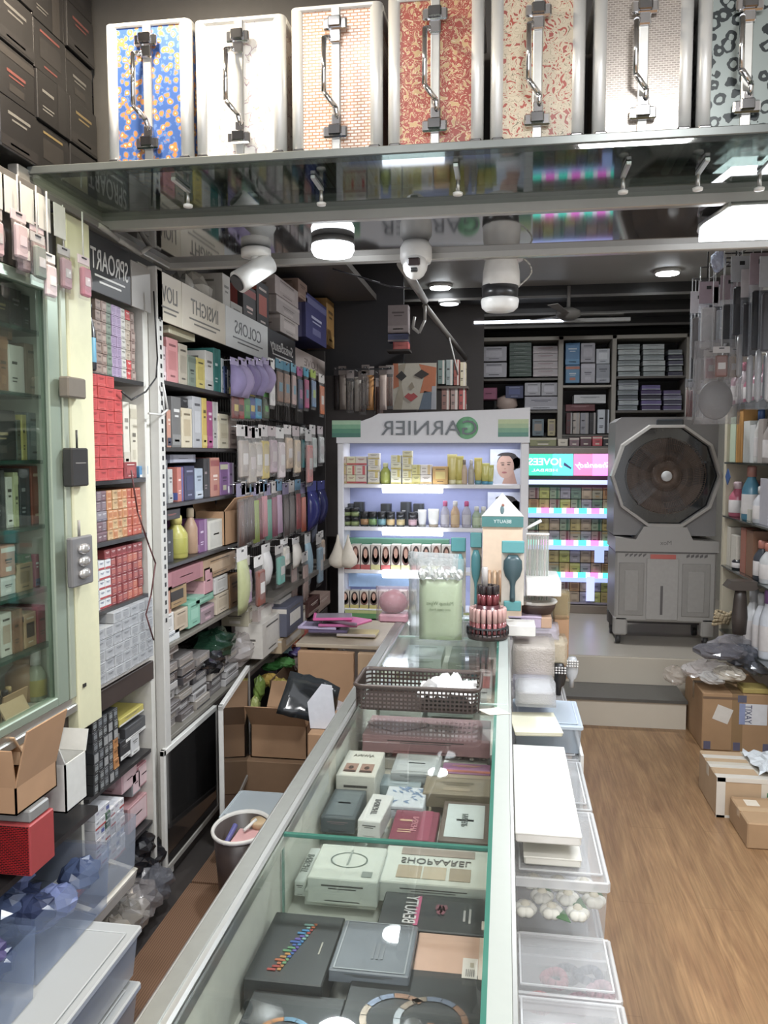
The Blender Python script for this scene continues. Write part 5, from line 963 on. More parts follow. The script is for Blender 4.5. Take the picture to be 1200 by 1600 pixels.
def heart_deco(t, M_, a, b_, h):
    mb = MB(); mb.m = M_; cx = -a*.5; S = b_*.8; pts = []
    for q in range(24):
        k = 2*PI*q/24; pts.append((cx+S*.115*16*math.sin(k)**3/1.0*.75, S*.06*(13*math.cos(k)-5*math.cos(2*k)-2*math.cos(3*k)-math.cos(4*k)), h+.001))
    P2 = [((x-cx)*.93+cx, y*.93, z+.0004) for x, y, z in pts]; mb.poly(pts, mat('8a6468', .4)); mb.poly(P2, mat('b8868a', .35))
    rr = random.Random(3)
    for r_ in range(3):
        for q in range(9): x = a*.12+q*a*.075; y = b_*(.45-.4*r_)+rr.random()*.006; mb.box(x, x+a*.045, y, y+.0025, h+.0008, h+.0013, mat('94646c', .4)); mb.box(x, x+.002, y-.006, y+.008, h+.0008, h+.0013, mat('94646c', .4))
    mb.build('heart_and_script_print', t)
def script_label(txt, col='4a4a4a', rx=(0, 1, 0), ry=(-1, 0, 0), sz=.02, wd=None, ox=0, oy=0):
    def f(t, M_, a, b_, h):
        text(txt, sz, mat(col, .4), 'lettering', t, loc(M_, ox*a, oy*b_, h+.001), rx, ry, True, width=wd)
    return f
def leaf_deco(t, M_, a, b_, h):
    mb = MB(); mb.m = M_; rr = random.Random(2)
    for q in range(26):
        x = -a*.9+a*1.8*rr.random(); y = -b_*.9+b_*1.8*rr.random(); an = rr.choice((.7, -.7, 2.3)); c, s_ = math.cos(an), math.sin(an); L, W = .010, .0035
        mb.poly([(x+c*u-s_*v, y+s_*u+c*v, h+.0009+.0001*q/26) for u, v in ((-L, 0), (0, -W), (L, 0), (0, W))], mat('6c8ab0', .4))
    mb.build('leaf_print', t)
flat('large black palette box with interlocking foil rings, nearest in counter', 505, 757, 1512, 1680, .775, .05, '2b2f2f', st=None, deco=rings_deco(('9aa4ac', 'b08a74', '8a94a8', 'a89888', 'c0c4c8')))
flat('black palette box with orange and blue ring, front left in counter', 325, 500, 1547, 1700, .772, .05, '2a2e2f', st=None, deco=rings_deco(('4a7ab0', '6a8aa0', 'b8783a', '8a9a78', '7a7a80'), 1))
flat('black box with diagonal rainbow lettering in the counter', 380, 507, 1425, 1528, .785, .055, '2e3232', st=None, deco=rainbow)
flat('slate grey palette with thin silver border in the counter', 513, 641, 1440, 1514, .79, .02, '737b86', st=None, deco=frame_deco)
flat('peach palette box with white barcode sticker in the counter', 643, 764, 1460, 1522, .775, .03, 'd8a98e', st=None, deco=peach_deco)
flat('black box with white lettering, pink bar and lips in the counter', 588, 765, 1398, 1447, .775, .05, '2f3332', st=None, deco=beauty)
flat('white eyeshadow palette with brown shade windows, upside-down lettering', 590, 766, 1325, 1376, .79, .04, 'dcdfd5', st=None, deco=shop_deco)
flat('white box with thin circle print, left of the white palette', 480, 592, 1320, 1370, .80, .05, 'd9ddd3', st=None, deco=circ_deco)
flat('white card box with grey lettering at the counter divider', 443, 478, 1322, 1375, .775, .03, 'dde0d8', st=None, deco=script_label('INSIGHT', '8a9088', wd=.07))
flat('lower white box beneath the circle-print box in the counter', 476, 590, 1372, 1390, .765, .03, 'd2d6cc', 'c8ccc0', '9aa098', 1)
flat('cream box with two eye pictures in the counter', 508, 588, 1172, 1209, .83, .10, 'dcd9cc', st=None, deco=eyes_deco)
flat('clear grey compact box beside the cream eye box', 610, 686, 1178, 1206, .80, .03, 'a9aeae', 'b8bcbc', '6a706e', 4)
flat('flat blue-grey box in front of the clear compact box', 592, 658, 1210, 1226, .78, .03, '8f9ea2', 'a0aeb2', '5a666a', 2)
flat('dark teal palette box with glossy lid, left side of counter', 497, 556, 1232, 1276, .80, .035, '525c60', '647074', '8a7478', 4)
flat('small white box with framed lettering tilted in the counter', 562, 599, 1240, 1282, .80, .04, 'dcdcd8', st=None, deco=script_label('INSIGHT', '6a6a6a', wd=.075), rot=-.08)
flat('white box with blue leaf print in the counter', 597, 662, 1229, 1258, .79, .03, 'ccd2d8', st=None, deco=leaf_deco)
flat('magenta and red palette box with shade windows', 606, 680, 1266, 1310, .785, .03, '8a3048', 'a03a58', 'd8b088', 3, script_label('INSIGHT', 'd88a98', wd=.07))
flat('brown box topped by a pale blue label in the counter', 684, 763, 1253, 1312, .79, .03, '6e5e52', 'c9d4d2', 'c9d4d2', 4, script_label('MAKEUP', '6a7472', wd=.06))
flat('olive tan palette box right of the leaf print box', 660, 766, 1209, 1238, .795, .035, '8d7f66', 'a08f74', '6a5e48', 2)
flat('purple and orange narrow box at the counter right', 690, 766, 1193, 1206, .79, .03, '9a5a8a', 'c86a4a', 'e0a070', 0)
flat('long dusty pink box with heart outline and script', 566, 766, 1121, 1147, .82, .05, 'b9898c', st=None, deco=heart_deco)
bw = MB(); rr = random.Random(4)
bx0, by0 = PZ(560, 1178, .76); bx1, by1 = PZ(764, 1160, .76)
for q in range(150): bw.ball((bx0+(bx1-bx0)*rr.random(), by0+(by1-by0)*rr.random(), .755+rr.random()*.008), .007, .007, .005, film('c4c2b8', .5, .1), 8, 4)
bw.box(bx0, bx1, by0, by1, .7215, .752, mat('bdb9ac', .3), .003); bw.build('bubble_wrap', label='strip of bubble wrap lying in front of the pink heart box', cat='bubble wrap')
flat('pale grey box in the far counter beyond the basket', 628, 690, 1008, 1028, .80, .04, 'a9b4b0', 'c0c8c4', '6a7270', 1)
flat('dark green-grey box in the far counter section', 700, 762, 1010, 1035, .78, .04, '5c6664', '7a8482', 'b8c0bc', 2)
flat('charcoal box behind the basket inside the counter', 590, 640, 1030, 1050, .78, .04, '4a5250', '68726e', 'a8b0ac', 0)
flat('whitish box inside the counter right of the basket', 744, 768, 1045, 1090, .78, .04, 'cfc9c2', 'c06a60', '6a6460', 1)
flat('light box under the basket inside the counter', 590, 660, 1062, 1100, .79, .04, 'b4bcb6', 'c8ccc6', '6a706c', 4)
flat('grey-green box beneath the basket inside the counter', 668, 740, 1060, 1100, .78, .04, '8e9a94', 'a4aea8', '5a625e', 1)
# ---------------------------------------------------------------- on the counter
# basket
bx, byn = PZ(553, 1108, .905); bx1, _ = PZ(750, 1108, .905); byf = byn+.185; H_ = .07
BK = mat('3c2a22', .4)
t = thing('plastic_basket', 'dark brown perforated plastic basket standing on the glass counter', 'basket', ((bx+bx1)/2, (byn+byf)/2, .9032))
def rr_path(x0, x1, y0, y1, r, z, n=5):
    P = []
    for cx, cy, a0 in ((x1-r, y0+r, -PI/2), (x1-r, y1-r, 0), (x0+r, y1-r, PI/2), (x0+r, y0+r, PI)):
        for k in range(n+1): P.append((cx+r*math.cos(a0+PI/2*k/n), cy+r*math.sin(a0+PI/2*k/n), z))
    return P
mb = MB(); mb.rings([rr_path(bx+.012, bx1-.012, byn+.008, byf-.008, .022, .9032), rr_path(bx+.012, bx1-.012, byn+.008, byf-.008, .022, .9062)], BK, False); mb.build('basket_floor', t)
mb = MB()
for k in range(6):
    f = k/5; z0 = .9045+f*(H_-.012); o_ = .008*(1-f); th = .0016 if k else .004
    A = rr_path(bx+o_, bx1-o_, byn+o_, byf-o_, .022, z0); B = rr_path(bx+o_, bx1-o_, byn+o_, byf-o_, .022, z0+.0055)
    mb.rings([A, B], BK, False, False)
for side in (0, 1):
    y_ = byn if side == 0 else byf
    n = 26
    for q in range(n+1):
        x = bx+.02+(bx1-bx-.04)*q/n; mb.box(x-.0022, x+.0022, y_-.0004-(.006 if side else 0)+.004, y_+.0026-(.006 if side else 0)+.002, .905, .905+H_-.006, BK)
for side in (0, 1):
    x_ = bx if side == 0 else bx1
    for q in range(14): y = byn+.02+(byf-byn-.04)*q/13; mb.box(x_-.002+(.004 if side == 0 else -.003), x_+.001+(.004 if side == 0 else -.003), y-.0022, y+.0022, .905, .905+H_-.006, BK)
mb.build('lattice_wall', t)
mb = MB(); mb.rings([rr_path(bx-.003, bx1+.003, byn-.003, byf+.003, .025, .905+H_-.010), rr_path(bx-.006, bx1+.006, byn-.006, byf+.006, .027, .905+H_-.004), rr_path(bx-.003, bx1+.003, byn-.003, byf+.003, .025, .905+H_), rr_path(bx+.003, bx1-.003, byn+.003, byf-.003, .02, .905+H_), rr_path(bx+.004, bx1-.004, byn+.004, byf-.004, .02, .905+H_-.010)], BK, True, False); mb.build('basket_rim', t)
mb = MB(); rr = random.Random(12); G = 9; V = []; cx0, cx1 = bx+(bx1-bx)*.50, bx1-.014; cy0, cy1 = byn+.02, byf-.02
for i in range(G*2):
    for j in range(G): V.append((cx0+(cx1-cx0)*i/(2*G-1)+rr.uniform(-.004, .004), cy0+(cy1-cy0)*j/(G-1)+rr.uniform(-.004, .004), .935+.045*math.exp(-((i-9)/6)**2-((j-4.5)/3.6)**2)+rr.uniform(-.010, .014)))
mb.add(V, [(i*G+j, (i+1)*G+j, (i+1)*G+j+1, i*G+j+1) for i in range(2*G-1) for j in range(G-1)], mat('e9eaec', .7)); 
mb.poly([(cx0, byn+.08, .945), (cx0+.03, byn+.05, .985), (cx0+.065, byn+.08, .95), (cx0+.03, byn+.12, .95)], mat('eeeeef', .7))
mb.build('tissue', label='crumpled white tissue lying in the brown basket', cat='tissue')
# green pouch bag
x0, yy = PZ(655, 1000, .903); x1, _ = PZ(722, 1000, .903)
t = thing('makeup_remover_pouch', 'clear zip bag with a pale green packet standing on the counter', 'pouch', ((x0+x1)/2, yy, .903))
def pillow(mb, x0, x1, z0, z1, y, b, m, n=9, wob=0, seed=0):
    rr = random.Random(seed); R_ = []
    for k in range(n):
        f = k/(n-1); z = z0+(z1-z0)*f; bb = b*math.sin(PI*min(1, max(0.04, .1+.85*f)))+.002
        R_.append([(x0+(x1-x0)*u+rr.uniform(-wob, wob), y-bb*v*(1 if s_ else -.6)+rr.uniform(-wob, wob), z+rr.uniform(-wob, wob)) for u, v, s_ in ((0, 0, 1), (.2, .8, 1), (.5, 1, 1), (.8, .8, 1), (1, 0, 1), (.75, .8, 0), (.25, .8, 0))])
    mb.rings(R_, m)
_, zt = PY(690, 905, yy); _, zt2 = PY(690, 872, yy)
mb = MB(); pillow(mb, x0, x1, .908, zt, yy, .02, mat('a3b488', .45, 0, .08)); mb.build('green_packet', t)
text('Makeup Wipes', .02, mat('54663c', .5), 'lettering', t, ((x0+x1)/2, yy-.029, .908+(zt-.908)*.62), (1, 0, 0), (0, 0, 1), True, width=(x1-x0)*.62)
text('aloe clean fresh', .012, mat('64764c', .5), 'lettering', t, ((x0+x1)/2, yy-.029, .908+(zt-.908)*.52), (1, 0, 0), (0, 0, 1), True, width=(x1-x0)*.5)
mb = MB(); pillow(mb, x0-.014, x1+.008, .904, zt2, yy+.004, .03, film('dfe3e0', .13, .1, 30), 12, .003, 4); mb.build('zip_bag', t)
mb = MB()
for q in range(7): mb.ball((x0+(x1-x0)*(q+.5)/7, yy-.006, zt+.018+.01*(q % 2)), .016, .012, .02, mat('dfe2e0', .12, .5), 9, 6, .4, q)
mb.build('foil_crinkle', t)
x2, _ = PZ(640, 990, .903); mb = MB(); pillow(mb, x2, x2+.19, .904, zt2+.012, yy+.07, .025, film('cdd2d2', .45, .12, 25), 12, .004, 6); mb.build('zip_bag', label='second clear foil-topped bag right behind the green packet', cat='bag')
# crimson bag
x, z = PY(614, 935, 3.25); t = thing('red_cosmetic_bag', 'clear bag of crimson and pink goods at the counter end', 'bag', (x, 3.25, .903))
crm = MB(); crm.ball((x, 3.25, .985), .06, .05, .05, mat('8c2438', .4), 14, 8, .12, 2); crm.build('crimson_bundle', t)
MB().box(x-.055, x+.065, 3.21, 3.29, .904, .94, mat('b87a88', .4), .008).build('pink_base', t)
mb = MB(); pillow(mb, x-.07, x+.075, .904, 1.05, 3.25, .06, film('e0c8cc', .25, .1, 20), 9, .002, 3); mb.build('clear_wrap', t)
# lip carousel
cx, cy = PZ(762, 985, .905); cy = 3.02; cx = PY(762, 985, 3.02)[0]
t = thing('lip_tint_carousel', 'round brown stand of pink-capped lip tints around darker tubes', 'display stand', (cx, cy, .903))
MB().lathe([(.075, 0), (.078, .012), (.078, .02), (.07, .022)], (cx, cy, .903), mat('3a2622', .3), 28).build('round_base', t)
mb = MB()
for q in range(28): a = 2*PI*q/28; mb.cyl((cx+.078*math.cos(a), cy+.078*math.sin(a), .918), (cx+.078*math.cos(a), cy+.078*math.sin(a), .945), .002, .002, BLACK, 5)
mb.lathe([(.078, 0), (.080, .003), (.078, .006)], (cx, cy, .943), BLACK, 28); mb.build('wire_rim', t)
MB().cyl((cx, cy, .925), (cx, cy, 1.03), .045, .045, mat('5a2028', .25), 24).build('inner_drum', t)
LT = 'lip tints in the round stand'
n = 18; first = None
for q in range(n):
    a = -PI*1.02+2*PI*q/n; x, y = cx+.062*math.cos(a), cy+.062*math.sin(a)
    if first is None:
        first = thing('lip_tint', 'pink-capped lip tint tube, first of the outer ring in the round stand', 'lip tint', (x, y, .926), 0, LT)
        MB().lathe([(.0075, 0), (.008, .004), (.008, .042)], (x, y, .926), mat('9a4a4c', .2), 12).build('tube_body', first)
        MB().lathe([(.0085, .042), (.0085, .09), (.007, .093)], (x, y, .926), mat('d8a49c', .3), 12).build('cap', first)
        fx, fy = x, y
    else: dup(first, x-fx, y-fy, label=f'pink-capped lip tint tube of the outer ring, {ORD[q % 9]} of its {("left", "right")[q//9]} half')
first = None
for q in range(9):
    a = 2*PI*q/9; x, y = cx+.032*math.cos(a), cy+.032*math.sin(a)
    if first is None:
        first = thing('lip_gloss', 'dark-capped red gloss tube of the inner ring, first place at the right', 'lip gloss', (x, y, 1.031), 0, LT)
        MB().lathe([(.010, 0), (.010, .04)], (x, y, 1.031), mat('7c1c26', .15), 12).build('tube_body', first)
        MB().lathe([(.0105, .04), (.0105, .07), (.009, .072)], (x, y, 1.031), mat('2a1c20', .2), 12).build('cap', first); fx, fy = x, y
    else: dup(first, x-fx, y-fy, label=f'dark-capped red gloss tube of the inner ring, {ORD[q]} place round the stand')
bottle('foundation_tube', 'tall silver-capped red tube standing in the lip stand', cx-.012, cy+.0, 1.031, .011, .14, mat('b8202a', .2), mat('c4bcb8', .3), capf=.55, rcap=.9)
# cardboard house display
hy = 3.3; x0, zt = PY(754, 806, hy); x1, _ = PY(817, 806, hy); xm, zp = PY(785, 770, hy)
t = thing('card_display', 'house-shaped white card display with teal band on the counter', 'display stand', ((x0+x1)/2, hy, .903))
MB().box(x0, x1, hy, hy+.05, .903, zt, mat('e0c3a4', .5), .002).build('card_body', t)
MB().prism([(x0-.004, hy-.006, zt), (x1+.004, hy-.006, zt), (xm, hy-.006, zp)], (0, .008, 0), mat('e9e6e0', .5)).build('gable_card', t)
MB().box(x0-.002, x1+.002, hy-.009, hy, zt-.044, zt-.002, mat('2f7a78', .4)).build('teal_band', t)
text('BEAUTY', .02, mat('d8e4e2', .4), 'lettering', t, ((x0+x1)/2, hy-.009, zt-.022), (1, 0, 0), (0, 0, 1), True)
mb = MB(); mb.ball((xm, hy-.007, zt+.026), .008, .002, .018, mat('5a7a80', .4)); mb.ball((xm+.003, hy-.008, zt+.045), .006, .002, .006, mat('a0604a', .4)); mb.build('gable_print', t)
mb = MB()
for q in range(5): mb.cyl((x0+.03+.022*q, hy-.008, .99), (x0+.03+.022*q, hy-.008, 1.12), .006, .006, mat(('b88a5c', 'c49a6c', 'a87a50')[q % 3], .3), 8)
mb.build('gold_brushes', t)
# teal hair brush packs
def brush_pack(label, px0, px1, pt, pb, Y, body, dark):
    x0, zt = PY(px0, pt, Y); x1, zb = PY(px1, pb, Y); xm = (x0+x1)/2; h = zt-zb
    t = thing('hair_brush_pack', label, 'hairbrush', (xm, Y, zb), 0, 'teal hair brushes on the counter')
    MB().box(x0, x1, Y+.012, Y+.016, zb+.02, zt, mat('cfc4b4', .5), .001).build('backing_card', t)
    MB().box(x0, x1, Y-.012, Y+.012, zt-h*.17, zt, mat('3f9a9e', .35), .003).build('header', t)
    MB().box(x0+.01, x1-.01, Y-.006, Y+.012, zb, zb+h*.14, mat('3a9092', .35), .003).build('foot_block', t)
    mb = MB(); w2 = (x1-x0)*.42
    mb.rings([[(xm+w2*s_*math.cos(2*PI*i/14), Y-.002+.010*math.sin(2*PI*i/14)*(.4+s_), zb+h*f) for i in range(14)] for f, s_ in ((.80, .5), (.72, .95), (.6, 1), (.5, .8), (.42, .35), (.35, .25), (.2, .3), (.14, .28))], mat(dark, .3)); mb.build('brush', t)
    return t
brush_pack('teal-headed boxed hair brush hanging pack standing right on the counter', 784, 818, 845, 955, 3.1, '3f9a9e', '2c4c54')
brush_pack('turquoise hair brush pack behind the green packet', 735, 752, 832, 967, 3.35, '49a0a8', '3c8c94')
brush_pack('second turquoise brush pack left of the first behind the packet', 705, 727, 840, 965, 3.38, '49a0a8', '5aa8b0')
MB().box(*(lambda a, b: (a[0], b[0]))(PY(783, 960, 3.12), PY(836, 960, 3.12)), 3.05, 3.17, .903, .945, mat('e2dfd8', .5), .003).build('white_carton', label='white carton lying under the boxed teal hair brush', cat='carton')
# pencil stand
py_ = 3.4; x0, zt = PY(822, 832, py_); x1, _ = PY(858, 832, py_)
t = thing('pencil_stand', 'clear stand packed with slim green-brown pencils beyond the counter', 'display stand', ((x0+x1)/2, py_, .845))
mb = MB(); mb.box(x0, x1, py_-.02, py_-.018, .845, zt, film('e6e8e6', .15)); mb.box(x0, x1, py_-.024, py_-.014, zt-.006, zt, mat('e4e6e4', .2)); mb.box(x0, x1, py_+.03, py_+.034, .845, zt, film('e6e8e6', .15)); mb.build('acrylic_holder', t)
for q in range(9):
    x = x0+.006+(x1-x0-.012)*q/8; mb = MB(); mb.cyl((x, py_, .846), (x, py_, zt-.012-.003*(q % 2)), .004, .004, mat(('6c7a58', '8a7a68', '566a50')[q % 3], .35), 8); mb.cyl((x, py_, zt-.012-.003*(q % 2)), (x, py_, zt-.002), .004, .001, mat('b8a080', .5), 8)
    mb.build('pencil', label=f'slim make-up pencil in the clear stand, {ORD[q]} from the left', cat='pencil', group='pencils in the clear stand')
a = PY(822, 826, 3.4); b_ = PY(842, 814, 3.4); 
MB().cyl((a[0], 3.4, a[1]), (b_[0]+.01, 3.42, b_[1]), .006, .007, mat('f2f2f0', .2), 10).build('white_wand', label='white wand lying tilted above the pencil stand', cat='wand')
# ================================================================ GOODS STACKED ALONG THE COUNTER'S RIGHT SIDE
GR = 'clear storage tubs along the right side of the counter'
def col_tubs(y0, y1, ztop, n, lab, x1=.255, op=.24):
    h = ztop/n
    for k in range(n):
        tub(f'clear plastic tub {lab}, {("lowest", "second", "third", "fourth")[k] if k < n-1 else "topmost"} of its stack', .032, x1, y0, y1, k*h+.0015*(k+1), h-.003, 'd0d3d6', op, group=GR, lid='d8dadc', lidop=.14)
col_tubs(1.40, 1.655, .45, 2, 'at the very front edge'); col_tubs(1.67, 1.885, .45, 2, 'with bright scrunchies')
col_tubs(1.90, 2.28, .58, 3, 'with white fabric flowers'); col_tubs(2.30, 2.66, .58, 3, 'under the long white box'); col_tubs(2.68, 3.02, .58, 3, 'behind the long white box')
col_tubs(3.04, 3.45, .62, 3, 'at the far counter end', .25)
tub('bluish clear tub with slanting lid beyond the long white box', .04, .265, 2.70, 2.98, .585, .10, 'b8c4d0', .45, group=GR, lid='c4d0dc')
for i, (dx, dy, c, n) in enumerate(((.05, .04, 'c8504a', 'coral red'), (.09, .1, 'b03a50', 'crimson'), (.14, .05, '8a3a58', 'plum'), (.17, .12, '2c3450', 'navy'), (.12, .15, '35304a', 'dark violet'), (.19, .07, 'b87888', 'rose'))):
    mb = MB(); x, y = .032+dx, 1.68+dy; pts = [(x+.024*math.cos(a*PI/6), y+.024*math.sin(a*PI/6), .385+.02*(i % 2)+.004*math.sin(a)) for a in range(13)]
    mb.tube(pts, .010, mat(c, .6), 7); mb.build('hair_scrunchie', label=f'{n} hair scrunchie inside the clear tub near the front', cat='hair tie', group='scrunchies in the clear tub')
for i in range(9):
    x = .06+.021*i; y = 1.925+.035*((i*5) % 3); z = .475+.016*((i*2) % 3)
    t = thing('fabric_flower', f'white fabric flower inside the clear tub, {ORD[i]} from the counter side', 'flower', (x, y, z), 0, 'white flowers in the clear tub')
    mb = MB()
    for p in range(6): a = p*PI/3; mb.ball((x+.014*math.cos(a), y+.014*math.sin(a), z+.006), .016, .016, .014, mat('e9e8dc', .7), 8, 5)
    mb.ball((x, y, z+.016), .013, .013, .012, mat('e4dcc0', .7), 8, 5); mb.build('petals', t)
    if i % 2: MB().prism([(x+.01, y-.03, z+.006), (x+.044, y-.036, z+.0), (x+.03, y-.004, z+.012)], (0, 0, .002), mat('4f7a4c', .6)).build('leaf', t)
MB().lathe([(.03, 0), (.034, .01), (.025, .016)], (.15, 1.6, .40), mat('c06a90', .4), 18).build('pink_jar', label='round pink jar inside the front-edge clear tub', cat='jar')
def fcarton(name, label, px0, px1, pt, pb, Y, d, col, x1=None, r=.45, rot=0, cat='box', zl=None, lines=True, group=None):
    xa, zt = PY(px0, pt, Y); xb, zb = PY(px1, pb, Y); 
    if zl is not None: zb = zl
    t = thing(name, label, cat, ((xa+xb)/2, Y+d/2, zb), rot, group); a, b_, h = (xb-xa)/2, d/2, zt-zb; M_ = MW[t.name]
    mb = MB(); mb.m = M_; mb.box(-a, a, -b_, b_, 0, h*.99, mat(col, r, 0, .04), .004); mb.build('box_body', t)
    mb = MB(); mb.m = M_; mb.box(-a-.0015, a+.0015, -b_-.0015, b_+.0015, h*.78, h, mat(col, r, 0, .04), .003); mb.build('lid', t)
    return t
t = fcarton('white_box', 'long plain white box lying on top, right of the counter', 806, 908, 1300, 1338, 1.93, .60, 'e6e5df', zl=.645)
t2 = fcarton('white_box', 'smaller white box tucked beneath the long white box', 819, 908, 1337, 1366, 1.94, .5, 'dddbd0', zl=.585)
t3 = fcarton('cream_box', 'flat cream box lying askew behind the long white box', 800, 875, 1142, 1157, 2.56, .2, 'dfdbbf', rot=.10, zl=.69)
struct_top = None
def wrap(name, label, px0, px1, pt, pb, Y, d, col, inner, cat='packet', op=.4, group='wrapped packs beside the counter'):
    xa, zt = PY(px0, pt, Y); xb, zb = PY(px1, pb, Y)
    t = thing(name, label, cat, ((xa+xb)/2, Y+d/2, zb), 0, group)
    MB().box(xa+.008, xb-.008, Y+.01, Y+d-.01, zb+.004, zt-.008, mat(inner, .4), .006).build('packed_goods', t)
    mb = MB(); rr = random.Random(int(px0)); R_ = []
    for k in range(6):
        f = k/5; s_ = .92+.08*math.sin(PI*f); z = zb+(zt-zb)*f
        R_.append([(xm_+rr.uniform(-.003, .003), ym_+rr.uniform(-.003, .003), z) for xm_, ym_ in ((xa, Y), ((xa+xb)/2, Y-.006*s_), (xb, Y), (xb+.004, Y+d/2), (xb, Y+d), ((xa+xb)/2, Y+d), (xa, Y+d), (xa, Y+d/2))])
    mb.rings(R_, film(col, op, .12, 25)); mb.build('clear_wrap', t); return t
wrap('wrapped_pack', 'clear wrapped pack of white brushes on the bluish tub', 806, 868, 1078, 1106, 2.72, .2, 'd8dadc', 'b4b0b4')
wrap('wrapped_pack', 'lilac box in clear wrap beyond the bluish tub', 802, 858, 1060, 1080, 2.98, .2, 'd0cce0', 'a090c0')
wrap('wrapped_pack', 'large clear bag with beige and gold goods beside counter', 801, 866, 1008, 1062, 3.04, .22, 'cfc8c0', 'c0b2a4', op=.45)
wrap('wrapped_pack', 'cream packet behind the large clear bag', 842, 886, 1002, 1040, 3.26, .16, 'e0d4bc', 'd8c8a8')
wrap('wrapped_pack', 'long lilac-white roll in clear wrap above the clear bag', 795, 873, 980, 1002, 3.3, .14, 'dcd6e0', 'c8bccc')
t = fcarton('purple_carton', 'lilac carton with mirrored purple lettering beside the carousel', 794, 846, 962, 982, 3.3, .12, 'b7a3bf')
text('Nail', .04, mat('7a58a0', .4), 'lettering', t, tuple(MW[t.name] @ Vector((0, -.063, .022))), (1, 0, 0), (0, 0, 1), True)
MB().box(*(lambda a, b: (a[0], b[0]))(PY(845, 970, 3.31), PY(862, 970, 3.31)), 3.3, 3.4, PY(850, 981, 3.31)[1], PY(850, 964, 3.31)[1], mat('c49a78', .5), .003).build('peach_carton', label='small peach-brown carton at the end of the lilac carton', cat='carton')
x0, zz = PY(822, 928, 3.3); x1, zt = PY(876, 906, 3.3)
MB().box(x0, x1, 3.25, 3.55, zz, zt, mat('e8e5e0', .4), .003).build('white_tray_box', label='white box lying beyond the pencil stand', cat='box')
x, z = PY(838, 948, 3.4); t = thing('oval_basket', 'brown oval basket with white rim under the white box', 'basket', (x, 3.4, z-.03))
MB().lathe([(.06, 0), (.078, .03), (.082, .05)], (x, 3.4, z-.03), mat('4a322a', .5), 24).build('basket_body', t)
MB().lathe([(.083, .048), (.088, .055), (.085, .062), (.07, .06)], (x, 3.4, z-.03), mat('dcd8d0', .5), 24).build('rim', t)
wrap('wrapped_pack', 'clear bag with gold-brown goods beside the oval basket', 862, 890, 925, 968, 3.5, .1, 'c8b890', '8a6a38')
MB().box(*(lambda a, b: (a[0], b[0]))(PY(866, 985, 3.5), PY(889, 985, 3.5)), 3.5, 3.62, .62, PY(880, 962, 3.5)[1], CART, .003).build('tall_carton', label='tall narrow brown carton behind the wrapped packs', cat='carton')
def paddle(label, px0, px1, pt, pb, Y, c1_, c2_, grp='paddle brushes leaning by the counter end'):
    xa, zt = PY(px0, pt, Y); xb, zb = PY(px1, pb, Y); xm = (xa+xb)/2; h = zt-zb; w2 = (xb-xa)/2
    t = thing('paddle_brush', label, 'hairbrush', (xm, Y, zb), 0, grp)
    mb = MB(); mb.rings([[(xm+w2*s_*math.cos(2*PI*i/12), Y+.012*math.sin(2*PI*i/12), zb+h*f) for i in range(12)] for f, s_ in ((0, .35), (.25, .4), (.32, .8), (.5, 1), (.8, 1), (1, .6))], mat(c1_, .35)); mb.build('brush_body', t)
    mb = MB()
    for k in range(3):
        for q in range(5): mb.ball((xm-w2*.8+w2*.4*q, Y-.014, zt-h*(.12+.08*k)), .005, .006, .004, mat(c2_, .4), 8, 5)
    mb.build('bristle_tips', t)
    return t
paddle('black paddle brush with white bristle rows near the dark step', 862, 884, 1036, 1086, 3.25, '1a191b', 'e4e0de')
paddle('white and grey paddle brush beside the black one', 884, 903, 1026, 1074, 3.35, 'b8bcc0', 'e4e0dc')
MB().box(.257, .268, 2.66, 2.98, .012, .60, mat('dedcd8', .4), .002).build('white_board', label='thin white board standing between the clear tubs and floor', cat='board')
MB().box(.257, .266, 1.78, 2.0, .012, .36, mat('d8d7d2', .4), .002).build('white_board', label='lower white board along the nearest clear tubs', cat='board')
# ================================================================ GREEN AND WHITE DISPLAY STAND
GY = 4.5
def gx(px, py=800, Y=GY): return PY(px, py, Y)[0]
def gz(py, px=680, Y=GY): return PY(px, py, Y)[1]
X0, X1 = gx(527, 690), gx(827, 690)
WP = mat('dcdadd', .35, 0, .03); LAV = mat('8f98c4', .4, 0, .04)
t = thing('brand_display_stand', 'white lit display stand with green-striped header board and four shelves', 'display stand', ((X0+X1)/2, GY+.2, 0))
zs = [gz(y) for y in (757, 825, 893, 955)]; zh0, zh1 = gz(692), gz(650)
mb = MB(); mb.box(X0, X0+.035, GY, GY+.22, 0, zh0, WP, .004); mb.box(X1-.045, X1, GY, GY+.22, 0, zh0, WP, .004); mb.box(X0, X1, GY+.2, GY+.23, 0, zh0, LAV); mb.box(X0, X1, GY+.01, GY+.22, 0, zs[3]-.07, WP); mb.build('cabinet_frame', t)
for i, z in enumerate(zs): MB().box(X0+.035, X1-.045, GY+.01, GY+.2, z-.022, z, WP, .003).build('shelf', t)
mb = MB(); xa, xb = gx(562, 690), gx(576, 650)
pts = [(X0, zh0), (X1+.002, zh0), (X1+.002, gz(638)), (gx(780), gz(641)), (xb+.06, gz(646)), (xb+.02, gz(652)), (xa+.02, gz(657)), (X0, gz(657))]
mb.prism([(x, GY-.025, z) for x, z in pts], (0, .06, 0), WP); mb.build('header_board', t)
mb = MB()
gr = ['9fc8a0', '6fae84', '3f8f6c', '2c7a66']; gr2 = ['b8c88c', '9cba86', '6aa47e', '3c8a74']
for k in range(4):
    for (pa, pb_, g_) in ((521, 565, gr), (777, 824, gr2)):
        mb.box(gx(pa), gx(pb_), GY-.0275, GY-.0255, gz(683-6.7*(k)), gz(683-6.7*(k+1)), mat(g_[3-k], .35))
mb.build('green_stripes', t)
